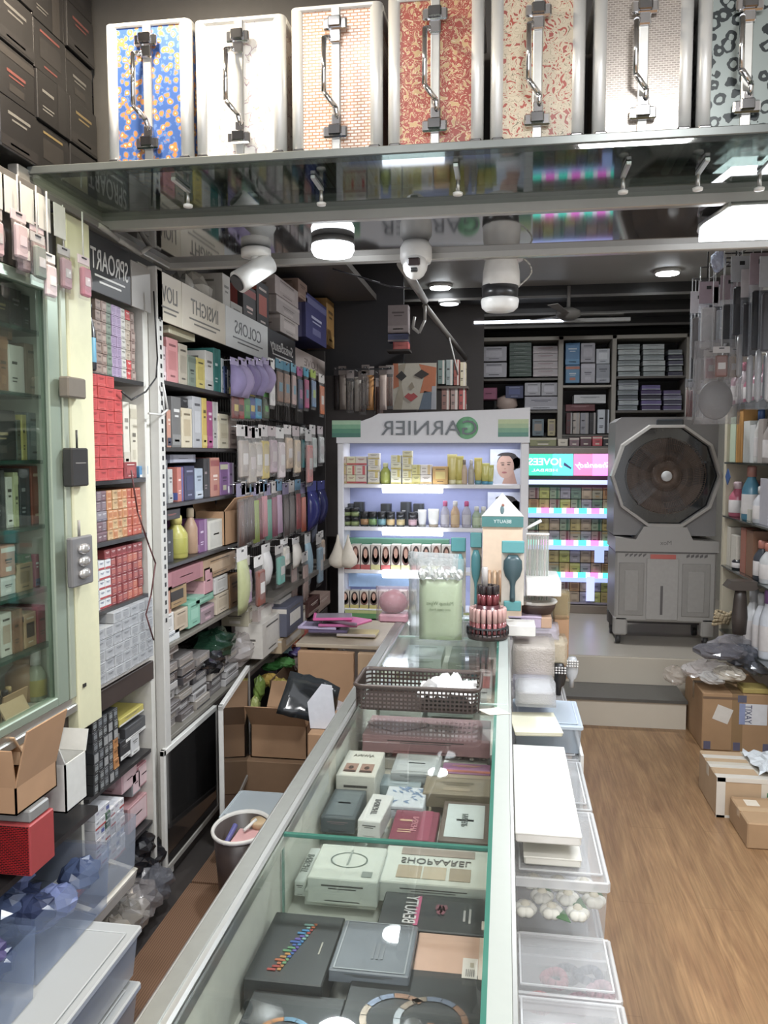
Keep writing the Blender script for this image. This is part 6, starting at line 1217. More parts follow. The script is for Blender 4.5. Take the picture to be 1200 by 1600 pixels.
MB().lathe([(.062, 0), (.062, .003)], (gx(729), GY-.0285, gz(669)), mat('7cc890', .35), 30, 'Y').build('green_disc', t)
text('GARNIER', .115, mat('5a6066', .35), 'lettering', t, (gx(671), GY-.0335, gz(670)), (1, 0, 0), (0, 0, 1), True, ext=.003, bold=-.0005, width=gx(744)-gx(597))
mb = MB()
for i, py in enumerate((764, 831, 898)):
    a, b_ = gx(595, py), gx(695, py); z = gz(py)
    mb.cyl((a+.012, GY-.004, z), (b_-.012, GY-.004, z), .024, .024, emit('eef3ff', 4.5), 16)
mb.build('lit_price_strip', t)
mb = MB(); mb.box(X0+.04, X1-.05, GY+.004, GY+.01, gz(970), gz(957), mat('5f9a58', .4)); mb.box(X0+.04, X1-.05, GY+.003, GY+.009, gz(962), gz(957), mat('b8c070', .4)); mb.build('green_base_band', t)
area('stand_back_light', ((X0+X1)/2, GY+.1, zh0-.01), .9, .8, (.82, .86, 1), shape='RECTANGLE', size_y=.1)
for i in (0, 1, 2): area('stand_shelf_light', ((X0+X1)/2, GY+.13, zs[i]-.026), .9, .5, (.82, .86, 1), shape='RECTANGLE', size_y=.06)
# portrait posters: plain invented face
def poster(label, px0, px1, pt, pb, Y, full=True):
    x0, zt = PY(px0, pt, Y); x1, _ = PY(px1, pt, Y); _, zb = PY(px0, pb, Y); w_ = x1-x0; h = zt-zb
    t = thing('portrait_poster', label, 'poster', ((x0+x1)/2, Y, zb))
    MB().box(x0, x1, Y, Y+.003, zb, zt, mat('cdd3e2', .4), 0).build('card', t)
    P = lambda u, v: (x0+w_*u, v)
    def el(mb, u, v, ru, rv, m, k, a0=0, a1=2*PI, n=20): mb.poly([(x0+w_*(u+ru*math.cos(a0+(a1-a0)*q/n)), Y-.0006*k, zb+h*(v+rv*math.sin(a0+(a1-a0)*q/n))) for q in range(n)], m)
    mb = MB(); el(mb, .58, .62, .36, .26, mat('2c211e', .5), 1); el(mb, .84, .60, .16, .16, mat('2a1f1c', .5), 1); mb.build('hair', t)
    mb = MB(); el(mb, .48, .50, .27, .34, mat('cf9f88', .5), 2); mb.poly([(x0+w_*.38, Y-.001, zb), (x0+w_*.85, Y-.001, zb), (x0+w_*.74, Y-.001, zb+h*.38), (x0+w_*.5, Y-.001, zb+h*.3)], mat('c89680', .5)); mb.build('face', t)
    mb = MB(); el(mb, .40, .55, .05, .015, mat('3a2620', .5), 4); el(mb, .58, .56, .05, .015, mat('3a2620', .5), 4); el(mb, .39, .61, .07, .010, mat('3a2620', .5), 4); el(mb, .59, .62, .07, .010, mat('3a2620', .5), 4); el(mb, .47, .44, .03, .02, mat('b8866e', .5), 4); el(mb, .45, .33, .08, .028, mat('b05a5c', .5), 4); mb.build('features', t)
    mb = MB(); el(mb, .52, .80, .30, .11, mat('2c211e', .5), 5, 0, PI); mb.build('hair_front', t)
poster('portrait poster of a smiling dark-haired woman on the display top shelf', 766, 816, 702, 756, GY+.18)
poster('lower portrait poster partly behind the house-shaped card display', 762, 815, 769, 823, GY+.18)
GG = 'products on the green and white display stand'
def sY(name, label, px0, px1, pt, shelf_i, col, acc, ink, st, dy=.02, d=.07, cat='box', base=0):
    x0, zt = PY(px0, pt, GY+dy); x1, _ = PY(px1, pt, GY+dy); z0 = zs[shelf_i]+base
    mb = MB(); mb.box(x0, x1-.001, GY+dy, GY+dy+d, z0, zt, mat(col, .4), .0015); prints(mb, (x0, GY+dy, z0), (1, 0, 0), (0, 0, 1), x1-x0, zt-z0, st, mat(acc, .4), mat(ink, .4))
    mb.build(name, label=label, cat=cat, group=GG)
q = [(530, 541, 3, 'c8b09a', 'b8a058', '6a5a4a', 'tan'), (541, 555, 3, 'd8d0a8', 'c84438', '8a3a30', 'cream and red'), (555, 572, 3, 'd4c8b8', 'c83440', '8a2a30', 'red-banded'), (574, 592, 5, 'd8d0c0', 'd0b850', '5a5648', 'white and gold'), (610, 626, 4, 'd8d4b0', 'c8b43c', '6a6440', 'yellow-white'), (628, 643, 5, 'd4cca0', 'c4b048', '6a6440', 'tall yellow'), (643, 656, 2, 'c8c070', 'b8a83c', '5a5a30', 'short yellow'), (656, 674, 2, 'd4cabc', 'c8a868', '6a5a4a', 'pinkish cream')]
for (a, b_, n, c, ac, ik, nm) in q:
    top = {3: 713, 5: 708, 4: 711, 2: 726}[n]; 
    if nm == 'tall yellow': top = 704
    for k in range(n):
        f0 = gz(top)-zs[0]; hh = f0/n
        x0, x1 = gx(a), gx(b_); mb = MB(); mb.box(x0, x1-.001, GY+.02, GY+.08, zs[0]+k*hh, zs[0]+(k+.97)*hh, mat(c, .4), .0015); prints(mb, (x0, GY+.02, zs[0]+k*hh), (1, 0, 0), (0, 0, 1), x1-x0, hh*.97, (0, 3)[k % 2], mat(ac, .4), mat(ik, .4))
        mb.build('cream_carton', label=f'{nm} carton in a stack on the top display shelf, {ORD[k]} from bottom', cat='box', group=f'{nm} cartons on the top display shelf')
sY('cream_carton', 'amber carton with yellow label right of the stacks', 676, 700, 729, 0, 'c8983c', 'd8c060', '6a5020', 1)
for i, (px, c, cp, nm) in enumerate(((600, 'a8b03c', 'c8c890', 'lime green'), (724, 'c4a888', '8a7a68', 'silver-lit'), (735, 'b0a898', 'd8d4cc', 'grey'))):
    bottle('serum_bottle', f'{nm} serum bottle on the top display shelf', gx(px), GY+.06, zs[0], .03 if i == 0 else .018, .12 if i == 0 else .14, mat(c, .15), mat(cp, .3), group=GG)
def tube_up(label, px, shelf_i, w_, h, col, cap, dy=.06, grp=GG, down=True):
    x = gx(px); z = zs[shelf_i]; t = thing('cream_tube', label, 'tube', (x, GY+dy, z), 0, grp)
    n = 14; R_ = [[(x+w_/2*a*math.cos(2*PI*i/n), GY+dy+b_*math.sin(2*PI*i/n), z+h*f) for i in range(n)] for f, a, b_ in ((.15, .8, w_*.38), (.5, .95, w_*.3), (.85, 1, w_*.12), (1, 1.02, .002))]
    MB().rings(R_, mat(col, .3)).build('tube_body', t); MB().lathe([(w_*.4, 0), (w_*.42, h*.15)], (x, GY+dy, z), mat(cap, .3), 14).build('tube_cap', t)
for px, c, cp, n, w_, h in ((705, 'd8c864', 'e8e0b0', 'pale yellow', .055, .17), (716, 'c8b83c', 'd8d080', 'bright yellow', .05, .16), (746, 'd4c048', '5a9aa8', 'yellow', .045, .15), (757, 'c8c04c', '3a90b0', 'yellow-blue', .05, .12), (765, 'b8b440', '3a90a8', 'olive yellow', .04, .11)):
    tube_up(f'{n} cream tube standing on the top display shelf', px, 0, w_, h, c, cp)
jars = [(539, 795, 1.0, '2a2a24', '7a8a4c'), (552, 797, 1, '4a5a38', '8a9a58'), (567, 792, 1, '1e2a28', 'a87a40'), (580, 795, 1, '26423c', '7aa058'), (594, 795, 1, '24383a', '6aa0a8'), (608, 796, 1, '3a3a30', 'c8a868'), (624, 794, 1.1, '2c3430', 'b8a468'), (643, 797, 1, '3a2c34', 'b08a90')]
for i, (px, py, s_, c, lb) in enumerate(jars):
    for k in range(2 if i in (0, 1) else 1):
        x = gx(px); t = thing('cream_jar', f'dark jar with black lid and {("olive", "green", "amber", "lime", "aqua", "gold", "ochre", "rose")[i]} label{", upper of two" if k else ""} on the second display shelf', 'jar', (x, GY+.06, zs[1]+k*.055), 0, GG)
        h = (.085 if i > 1 else .052); r_ = .024
        MB().lathe([(r_*.95, 0), (r_, .004), (r_, h*.62)], (x, GY+.06, zs[1]+k*.055), mat(c, .2), 18).build('jar_body', t)
        MB().lathe([(r_*1.03, h*.12), (r_*1.03, h*.5)], (x, GY+.06, zs[1]+k*.055), mat(lb, .3), 18).build('wrap_label', t)
        MB().lathe([(r_*1.06, h*.62), (r_*1.06, h*.96), (r_, h)], (x, GY+.06, zs[1]+k*.055), mat('191a1c', .3), 18).build('jar_lid', t)
for i, px in enumerate((546, 560, 602, 633, 653)):
    x0, z0_ = PY(px-7, 787, GY+.13); x1 = x0+.06
    pbox('dark_carton', f'dark carton at the back of the second display shelf, behind the {("olive", "green", "aqua", "ochre", "rose")[i]} jar', 'box', x0, x1, GY+.12, GY+.17, zs[1], z0_+.01*(i % 2), '23252a', '3a4048', 'a0a0a0', 2, 'Y', GG)
tube_up('white tube with gold mark on the second display shelf', 658, 1, .05, .10, 'c8c8c4', '8a8a80'); tube_up('larger white tube with orange mark on the second display shelf', 676, 1, .065, .105, 'd4d4cc', '9a8a70')
for px, c, cp, n in ((694, 'b8b4bc', 'c04a80', 'pink-capped clear'), (710, 'c8a878', 'd8d4cc', 'amber clear'), (728, 'b4b0b8', 'c83a80', 'magenta-capped clear'), (744, 'a8b894', 'd8d8d0', 'pale green'), (755, 'b0b8a8', 'e0e0d8', 'milky')):
    bottle('micellar_bottle', f'{n} bottle on the second display shelf', gx(px), GY+.07, zs[1], .026, .15 if 'capped' in n or 'amber' in n else .12, film(c, .6, .1), mat(cp, .3), mat(c, .3), group=GG)
def haircolor(label, px0, px1, pt, si, col, hair, band, grp):
    x0, zt = PY(px0, pt, GY+.02); x1, _ = PY(px1, pt, GY+.02); z0 = zs[si]; t = thing('hair_colour_box', label, 'box', ((x0+x1)/2, GY+.05, z0), 0, grp)
    w_, h = x1-x0, zt-z0; Y = GY+.02
    mb = MB(); mb.box(x0, x1-.002, Y, Y+.06, z0, zt, mat(col, .4), .0015); mb.box(x0, x1-.002, Y-.0008, Y, z0, z0+h*.2, mat(band, .4)); mb.build('box_body', t)
    mb = MB(); 
    def el(u, v, ru, rv, m, k, n=14): mb.poly([(x0+w_*(u+ru*math.cos(2*PI*q/n)), Y-.0005*k, z0+h*(v+rv*math.sin(2*PI*q/n))) for q in range(n)], m)
    el(.5, .62, .36, .34, mat(hair, .5), 2); el(.5, .45, .42, .26, mat(hair, .5), 2); el(.5, .66, .2, .2, mat('c8957c', .5), 3); el(.5, .57, .05, .02, mat('a04a4a', .5), 4); mb.build('portrait_print', t)
hc = ['4a2c24', '5c2f26', '3c2624', '2e1f20', '6a3a2a']
for i in range(11):
    a = 532+i*15.8; haircolor(f'hair colour box with woman portrait on the third display shelf, {ORD[i]} from left', a, a+15, 852-(i % 2), 2, ('d4ccc0', 'c8bcb0')[i % 2], hc[i % 5], ('c8c078', 'b84440', 'c0b868')[i % 3 if i > 2 else 1], 'hair colour boxes on the third shelf')
for i in range(8):
    a = 532+i*15.0; haircolor(f'hair colour box with portrait on the lowest display shelf, {ORD[i]} from left', a, a+14, 923, 3, 'c4b8a8', hc[(i+2) % 5], 'c0b058', 'hair colour boxes on the lowest shelf')
x0, z0_ = PY(533, 843, GY+.1)
mb = MB(); mb.box(gx(533), gx(700), GY+.1, GY+.16, zs[2], gz(846), mat('4a8a6a', .4), .002); mb.build('green_carton_row', label='long green-topped carton behind the hair colour boxes', cat='box')
mb = MB(); mb.box(gx(538), gx(640), GY+.12, GY+.126, zs[3]+.11, gz(900), mat('8fb4dc', .4)); mb.build('blue_backcard', label='sky blue card behind the lowest display shelf boxes', cat='card')
# ================================================================ BACK ROOM: NEON-STRIPED DISPLAY
JY = 6.4
jx = lambda px, py=800: PY(px, py, JY)[0]
jz = lambda py, px=890: PY(px, py, JY)[1]
jx0, jx1 = jx(805), jx(964)
t = thing('neon_display_stand', 'herbal cosmetics display with glowing green and pink header sign', 'display stand', ((jx0+jx1)/2, JY+.2, .34))
mb = MB(); mb.box(jx0, jx1, JY+.24, JY+.26, .34, jz(703), mat('6a5a50', .5)); mb.box(jx1-.02, jx1, JY, JY+.25, .34, jz(703), mat('8a7a6c', .5)); mb.box(jx0, jx0+.02, JY, JY+.25, .34, jz(703), mat('8a7a6c', .5)); mb.box(jx0, jx1, JY-.01, JY+.25, .34, jz(945), mat('8a7866', .5), .003); mb.box(jx0-.0, jx1, JY-.02, JY+.25, jz(710), jz(700), mat('7a6a60', .5), .003); mb.build('cabinet_frame', t)
zj = [jz(798), jz(848), jz(898), jz(941)]
for z in zj: MB().box(jx0+.02, jx1-.02, JY, JY+.24, z-.012, z, mat('9a90a0', .4)).build('shelf', t)
for (a, b_, c, s_) in ((805, 862, '38b088', 1.3), (862, 894, '4fc4cc', 1.4), (895, 924, 'd8688e', 1.3), (924, 958, 'd878d8', 1.4), (958, 964, 'e8c8e0', 1.3)):
    MB().box(jx(a), jx(b_), JY-.02, JY-.005, jz(743), jz(709), emit(c, s_)).build('lit_sign_panel', t)
text('JOVEES', .075, emit('d8fff8', 1.6), 'lettering', t, (jx(850), JY-.022, jz(722)), (1, 0, 0), (0, 0, 1), True, width=jx(876)-jx(824), bold=.001)
text('HERBAL', .03, emit('c8f4ea', 1.5), 'lettering', t, (jx(850), JY-.022, jz(735)), (1, 0, 0), (0, 0, 1), True, width=jx(870)-jx(830))
text('Sheenlady', .06, emit('ffe0fa', 1.7), 'lettering', t, (jx(926), JY-.022, jz(727)), (1, 0, 0), (0, 0, 1), True, width=jx(954)-jx(898), shear=.3)
mb = MB(); mb.prism([(jx(880), JY-.022, jz(722)), (jx(892), JY-.022, jz(731)), (jx(890), JY-.022, jz(733)), (jx(879), JY-.022, jz(727))], (0, -.001, 0), mat('4a4a98', .4)); mb.build('leaf_mark', t)
MB().box(jx0+.02, jx1-.01, JY-.01, JY+.0, jz(757), jz(750), emit('aab4f0', .9)).build('lit_shelf_front', t)
seg = [('e070d0', 1.5), ('f0d8e8', 1.3), ('3cc8a8', 1.5), ('58d8c8', 1.5)]
for k, (py0, py1) in enumerate(((794, 802), (844, 852), (894, 902))):
    for q in range(8):
        a = 806+q*19.6; c, s_ = seg[(q*2) % 4 if q % 2 == 0 else 3]; c = ('e070d0', '48d0b8')[q % 2]
        MB().box(jx(a), jx(min(963, a+13)), JY-.008, JY-.002, jz(py1), jz(py0), emit(c, 1.4)).build('lit_strip_segment', t)
        MB().box(jx(a+13), jx(min(963.5, a+19.6)), JY-.008, JY-.002, jz(py1), jz(py0), emit('e8e0f0', 1.1)).build('lit_strip_segment', t)
    MB().box(jx0+.02, jx1-.01, JY-.006, JY, jz(py1+7), jz(py1), emit('98a8e0', .8)).build('lit_shelf_front', t)
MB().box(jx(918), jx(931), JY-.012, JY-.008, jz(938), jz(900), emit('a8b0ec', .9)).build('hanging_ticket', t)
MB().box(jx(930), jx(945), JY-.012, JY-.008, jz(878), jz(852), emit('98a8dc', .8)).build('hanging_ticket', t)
hb = [('9c9478', 'a88a50', '4a3c2c', 1), ('8a9a78', '3a6a4a', '2c2c24', 2), ('b08048', '8a5a30', '4a2c1c', 0), ('8e8890', 'a8a0a8', '4a444c', 1), ('b09a4a', 'c0ac60', '5a4c24', 2), ('5f7c68', '7a9478', '2c3c30', 1), ('9a8478', '6a2c30', '4a3430', 2), ('a89070', 'b8a080', '4a3c30', 0), ('a8a83c', 'c0c060', '5a5a20', 1)]
for r_, z in enumerate(zj):
    hgt = ((jz(757)-zj[0]-.02), jz(810)-zj[1], jz(860)-zj[2], jz(907)-zj[3])[r_]/2
    for lv in range(2):
        for cix in range(9):
            x0 = jx0+.024+cix*(jx1-jx0-.048)/9; x1 = x0+(jx1-jx0-.048)/9-.004
            h_ = hb[(cix*2+r_*3+lv*4+(cix*r_)) % 9]
            pbox('herbal_carton', f'small {cname(h_[0])} herbal carton, {ORD[cix]} from left in the {("lower", "upper")[lv]} row, {ORD[r_]} neon-striped shelf', 'box', x0, x1, JY+.02, JY+.09, z+lv*hgt, z+lv*hgt+hgt*.93, h_[0], h_[1], h_[2], h_[3], 'Y', 'small cartons on the neon-striped display')
# ---------------------------------------------------------------- back wall shelving
BY = 7.5
bx_ = lambda px, py=580: PY(px, py, BY)[0]
bz = lambda py, px=880: PY(px, py, BY)[1]
FR = mat('a39a8c', .5, 0, .05)
t = thing('back_wall_shelving', 'pale-framed cupboard shelving across the back wall', 'shelving', (.7, 7.7, .34))
mb = MB(); 
for a, b_ in ((742, 748), (872, 880), (956, 963), (1072, 1078)): mb.box(bx_(a), bx_(b_), BY, BY+.4, .34, bz(525), FR, .003)
mb.box(bx_(742), bx_(1078), BY, BY+.4, bz(531), bz(525), FR, .003); mb.box(bx_(742), bx_(1078), BY+.38, BY+.4, .34, bz(531), mat('2c2724', .6)); mb.build('carcass', t)
sh = [(748, 872, 590), (748, 872, 641), (748, 956, 683), (880, 956, 602), (880, 956, 679), (963, 1072, 589), (963, 1072, 642)]
for a, b_, y in sh: MB().box(bx_(a), bx_(b_), BY+.01, BY+.38, bz(y)-.02, bz(y), mat('5f5850', .5) if y != 602 else FR).build('shelf', t)
GBk = 'stock on the back wall shelves'
def bk_(label, px0, px1, pt, pb, col, acc='c8c4bc', ink='5a5652', st=1, d=.2, name='stock_carton', cat='box', r=.45, dy=.03):
    x0, zt = PY(px0, pt, BY+dy); x1, zb = PY(px1, pb, BY+dy)
    mb = MB(); mb.box(x0, x1-.003, BY+dy, BY+dy+d, zb, zt, mat(col, r), .002); prints(mb, (x0, BY+dy, zb), (1, 0, 0), (0, 0, 1), x1-x0-.003, zt-zb, st, mat(acc, r), mat(ink, r)); return mb.build(name, label=label, cat=cat, group=GBk)
for k in range(2): bk_(f'white carton in the {("lower", "upper")[k]} place, left top back compartment', 752, 792, 567-25*k, 589-25*k, 'b4b0b8', 'c8c4cc', '3a3840', 1)
for k in range(8): bk_(f'thin dark green box, {ORD[k]} from the bottom of the stack on the back shelf', 796, 831, 582-6.6*k, 588-6.6*k, '2c4434' if k % 2 else '344c3c', '3c5a46', '8a9a8c', 0, name='green_box')
for k in range(4): bk_(f'pinkish white carton, {ORD[k]} up in the stack of four on the back shelf', 833, 872, 577-12*k, 588-12*k, 'b4a8a8', 'c8b8b8', '8a5a5c', 0)
bk_('magenta carton in the left back compartment', 750, 777, 606, 624, '8c2a58', 'a03a68', '5a1a3a', 4); bk_('dark blue carton beside the magenta one', 790, 818, 603, 622, '2c3468', '3c4888', '8a90b8', 1)
for k in range(2): bk_(f'grey-white carton with round print, {("left", "right")[k]} of the pair, back compartment', 820+26*k, 845+26*k, 598, 618, 'a8a4aa', 'c0bcc4', '4a4850', 1)
bk_('wide grey-white carton under the pair with round prints', 820, 872, 620, 640, 'a4a0a8', 'b8b4bc', '5a5860', 0)
x, z = PY(792, 630, BY+.02); mb = MB(); mb.lathe([(.05, 0), (.10, .05), (.09, .12), (.03, .15)], (x, BY+.12, bz(641)), mat('c4a898', .6), 18); mb.build('wig_head', label='pale rounded head form between magenta and blue cartons', cat='wig stand')
mb = MB(); mb.lathe([(.2, 0), (.21, .015), (.1, .02)], (x, BY+.12, bz(641)), mat('a8a4a4', .2, .5), 24, sx=1, sy=.5); mb.build('silver_tray', label='silver oval tray under the pale head form', cat='tray')
bk_('blue carton in the middle back compartment', 884, 906, 536, 570, '3a80b4', '4a94c4', 'c8d8e4', 0); bk_('blue and orange carton under the blue one', 884, 906, 571, 598, '4a88b0', 'c06a48', 'd8dce0', 2)
bk_('pale carton, top of the middle back column', 908, 930, 536, 566, 'a8a4ac', 'bab6be', '5a5860', 1); bk_('pale carton, foot of the middle back column', 908, 930, 568, 598, 'b4b0b8', 'c4c0c8', '6a6870', 2)
bk_('white carton, top right of the middle compartment', 932, 953, 545, 568, 'c4c6cc', 'd8dade', '6a6c74', 1); bk_('grey carton below it in the middle compartment', 932, 953, 569, 598, '9a9ca4', 'b0b2ba', '5a5c64', 0)
bk_('long white box lying in the lower middle compartment', 897, 947, 617, 630, 'c8c8c8', 'd4d4d4', '6a6a6c', 0, dy=.06); bk_('dark red row of cartons beneath the long white box', 884, 930, 632, 642, '6a1c24', '7c2c34', 'b08080', 0, dy=.06, d=.1)
for i, (px, w_, c, nm) in enumerate(((889, 8, '5a2024', 'dark red'), (898, 10, 'b8a89c', 'cream'), (912, 10, '98949c', 'grey'), (925, 8, '2c2628', 'black'))):
    bk_(f'{nm} slim carton standing in the lower middle compartment', px-w_/2, px+w_/2+3, 645, 678, c, 'a8a09c', '3a3638', 3, .1)
bk_('white box with black brush print in the lower middle compartment', 934, 952, 640, 677, 'c8ccd4', '2c2c34', '2a2a30', 3, .1)
for a, b_, c, nm in ((770, 795, '2c2c30', 'black'), (800, 815, 'a88860', 'gold-lit'), (832, 850, '6a7c84', 'grey-blue'), (856, 868, 'b8a878', 'pale gold')):
    bk_(f'{nm} carton low in the left back compartment', a, b_, 655, 681, c, 'a09080', '4a4440', 1, .1)
t = thing('low_back_ledge', 'dark ledge above the neon sign carrying small boxes', 'shelf', (.5, 6.6, jz(700)))
MB().box(jx(805), jx(964), JY+.0, JY+.3, jz(700)+.001, jz(697), mat('4c443e', .5)).build('ledge_board', t)
for a, b_, pt, c, nm in ((828, 870, 684, '6c6c3c', 'olive green'), (872, 888, 686, 'a89c88', 'pale'), (890, 906, 684, '6a4a50', 'mauve'), (907, 925, 682, '4a1c28', 'dark wine'), (926, 942, 682, 'a82c38', 'red'), (943, 956, 683, '28262a', 'black striped')):
    x0, zt = PY(a, pt, JY+.05); x1, _ = PY(b_, pt, JY+.05)
    pbox('small_box', f'{nm} small box on the ledge over the neon sign', 'box', x0, x1-.004, JY+.05, JY+.15, jz(697)+.001, zt, c, 'a89c8c', '3a3430', 1, 'Y', 'small boxes over the neon sign')
rr = random.Random(9)
for col, (a, b_, n, c) in enumerate(((965, 1001, 6, ('a8b0b0', 'c4cac8', '98a0a0')), (1004, 1040, 6, ('a0a8a8', 'b4bab8', 'c0c4c4')), (1044, 1068, 5, ('4c4860', '8a9094', '6a6880')))):
    for k in range(n): bk_(f'silvery wrapped pack, {ORD[k]} up in the {ORD[col]} stack of the upper right back compartment', a+rr.random()*2, b_-rr.random()*2, 581-8.6*k, 588-8.6*k, c[k % 3], 'c8d0d0', '6a7074', 0, .2, 'wrapped_stock', 'pack', .15)
for col, (a, b_, n, c) in enumerate(((965, 998, 6, ('8c9496', 'b8bec0', '6a7074')), (1002, 1034, 5, ('5c4c78', '7464a0', '403c4c')), (1036, 1066, 4, ('6c5c8c', '54506a', '8a84a0')))):
    for k in range(n): bk_(('grey-white' if col == 0 else 'purple-grey')+f' wrapped pack, {ORD[k]} up in the {ORD[col]} stack, lower right back compartment', a+rr.random()*2, b_-rr.random()*2, 634-8*k, 641-8*k, c[k % 3], 'b0b4c0', '4a4c5c', 0, .2, 'wrapped_stock', 'pack', .2)
# ================================================================ AIR COOLER
CYy = 5.4
kx = lambda px, py=800: PY(px, py, CYy)[0]
kz = lambda py, px=1040: PY(px, py, CYy)[1]
G1 = mat('7f7b79', .4, 0, .03); G2 = mat('a29d96', .4, 0, .03); G3 = mat('5c5654', .5)
cl, cr_ = kx(963), kx(1126); cxm = kx(1041, 744); czm = kz(744); RD = .338
t = thing('air_cooler', 'tall grey air cooler with ten-sided fan front, on castors', 'air cooler', ((cl+cr_)/2, 5.6, .342))
mb = MB()
ten = [(cxm+RD*math.cos(2*PI*(k+.5)/10+PI/10*0+PI/2), czm+RD*math.sin(2*PI*(k+.5)/10+PI/2)) for k in range(10)]
ten = [(cxm+RD*math.cos(PI/10*(2*k+0)+0), czm+RD*math.sin(PI/10*2*k)) for k in range(10)]
zt, zn = kz(651), kz(838)
out = [(cl-.01, zn), (cr_-.015, zn), (cr_-.015, zt-.03), (cr_-.04, zt), (cl+.03, zt), (cl-.01, zt-.03)]
mb.prism([(x, CYy+.05, z) for x, z in out], (0, .36, 0), G1); mb.build('upper_housing', t)
mb = MB(); n = 10
R_ = []
for r_, y in ((RD+.012, CYy+.05), (RD+.008, CYy-.01), (RD-.010, CYy-.014), (RD-.014, CYy+.012)): R_.append([(cxm+r_*math.cos(2*PI*k/n), y, czm+r_*math.sin(2*PI*k/n)) for k in range(n)])
mb.rings(R_, mat('b4aea6', .4, 0, .03), False, False); mb.build('ten_sided_bezel', t)
mb = MB(); mb.poly([(cxm+(RD-.012)*math.cos(2*PI*k/n), CYy+.046, czm+(RD-.012)*math.sin(2*PI*k/n)) for k in range(n)], mat('0c0b0b', .12, 0, .2, 30, .3)); mb.poly([(cxm+.242*math.cos(2*PI*k/40), CYy+.043, czm+.242*math.sin(2*PI*k/40)) for k in range(40)], mat('5a4738', .5, 0, .25, 60)); mb.build('dark_fan_recess', t)
for k in range(5):
    a = 2*PI*k/5; mb = MB(); mb.m = Matrix.Translation((cxm, CYy+.03, czm)) @ Matrix.Rotation(a, 4, 'Y')
    mb.prism([(.03, .006, -.02), (.14, .008, -.07), (.235, .01, -.05), (.245, -.006, .06), (.13, -.006, .05), (.03, -.004, .02)], (0, .004, 0), mat('3c332f', .4)); mb.build('fan_blade', t)
mb = MB(); GW = mat('6a5648', .4, .1)
for k in range(110):
    a = 2*PI*k/110; pts = [(cxm+r_*math.cos(a+q), CYy+.004-.012*math.cos(r_/RD*1.4), czm+r_*math.sin(a+q)) for r_, q in ((.03, 0), (.10, .07), (.17, .12), (.245, .15))]
    mb.tube(pts, .0016, GW, 4)
for r_ in (.05, .09, .13, .17, .21, .245):
    pts = [(cxm+r_*math.cos(2*PI*k/40), CYy+.004-.012*math.cos(r_/RD*1.4), czm+r_*math.sin(2*PI*k/40)) for k in range(41)]; mb.tube(pts, .0016, GW, 4)
mb.build('round_grille', t)
MB().lathe([(.034, 0), (.034, -.012), (.026, -.018)], (cxm, CYy-.006, czm), mat('d2d2d0', .35), 24, 'Y').build('hub_cap', t)
MB().box(kx(1024), kx(1066), CYy+.03, CYy+.052, kz(668), kz(655), mat('2a3036', .15), .006).build('control_panel', t)
mb = MB(); tr = [(kx(962), kz(862)), (kx(1124), kz(862)), (kx(1124), kz(845)), (kx(1083), kz(843)), (kx(1073), kz(823)), (kx(1006), kz(823)), (kx(994), kz(843)), (kx(962), kz(840))]
mb.prism([(x, CYy-.02, z) for x, z in tr], (0, .42, 0), G2); mb.build('collar', t)
text('Mox', .04, mat('6a6660', .4), 'lettering', t, (kx(1041), CYy-.0205, kz(848)), (1, 0, 0), (0, 0, 1), True)
mb = MB(); zb_ = kz(972); mb.box(kx(963), kx(1122), CYy-.01, CYy+.38, zb_, kz(862), G2, .012)
mb.box(kx(963), kx(1122), CYy-.014, CYy-.008, kz(864), kz(862), G3); mb.build('water_tank', t)
mb = MB()
for a, b_ in ((969, 1008), (1068, 1112)):
    mb.box(kx(a), kx(b_), CYy-.018, CYy-.01, kz(962), kz(880), mat('938e87', .4), .006); mb.box(kx(a+9), kx(b_-9), CYy-.022, CYy-.016, kz(955), kz(892), mat('9d9891', .4), .006)
mb.box(kx(1012), kx(1062), CYy-.020, CYy-.01, kz(968), kz(872), mat('a7a29b', .4), .01); mb.box(kx(1034), kx(1038), CYy-.023, CYy-.018, kz(960), kz(915), G3); mb.build('moulded_front_panels', t)
mb = MB(); mb.box(kx(1017), kx(1057), CYy-.0225, CYy-.0195, kz(873), kz(866), mat('c9503f', .4)); mb.build('red_badge', t)
mb = MB()
for s_ in (0, 1):
    for k in range(5): a = (978+7*k) if s_ == 0 else (1074+7*k); mb.prism([(kx(a), CYy-.011, kz(871)), (kx(a+5), CYy-.011, kz(869 if s_ else 867)), (kx(a+5), CYy-.011, kz(865)), (kx(a), CYy-.011, kz(867))], (0, -.003, 0), G3)
mb.build('vent_slots', t)
for a in (962, 1100):
    mb = MB(); mb.box(kx(a), kx(a+22), CYy-.01, CYy+.06, .40, zb_+.03, G2, .01); mb.build('foot_bracket', t)
    for dy in (.02, .32):
        c = thing('x', None, None, (0, 0, 0)) if 0 else None
        xw = kx(a+8); mb = MB(); mb.cyl((xw-.014, CYy+dy, .372), (xw+.014, CYy+dy, .372), .03, .03, mat('2a2827', .5), 16); mb.box(xw-.02, xw+.02, CYy+dy-.01, CYy+dy+.01, .375, .42, G3, .003); mb.build('castor', t)
MB().box(kx(963), kx(1122), CYy+.3, CYy+.38, .42, zb_, G3).build('rear_skirt', t)
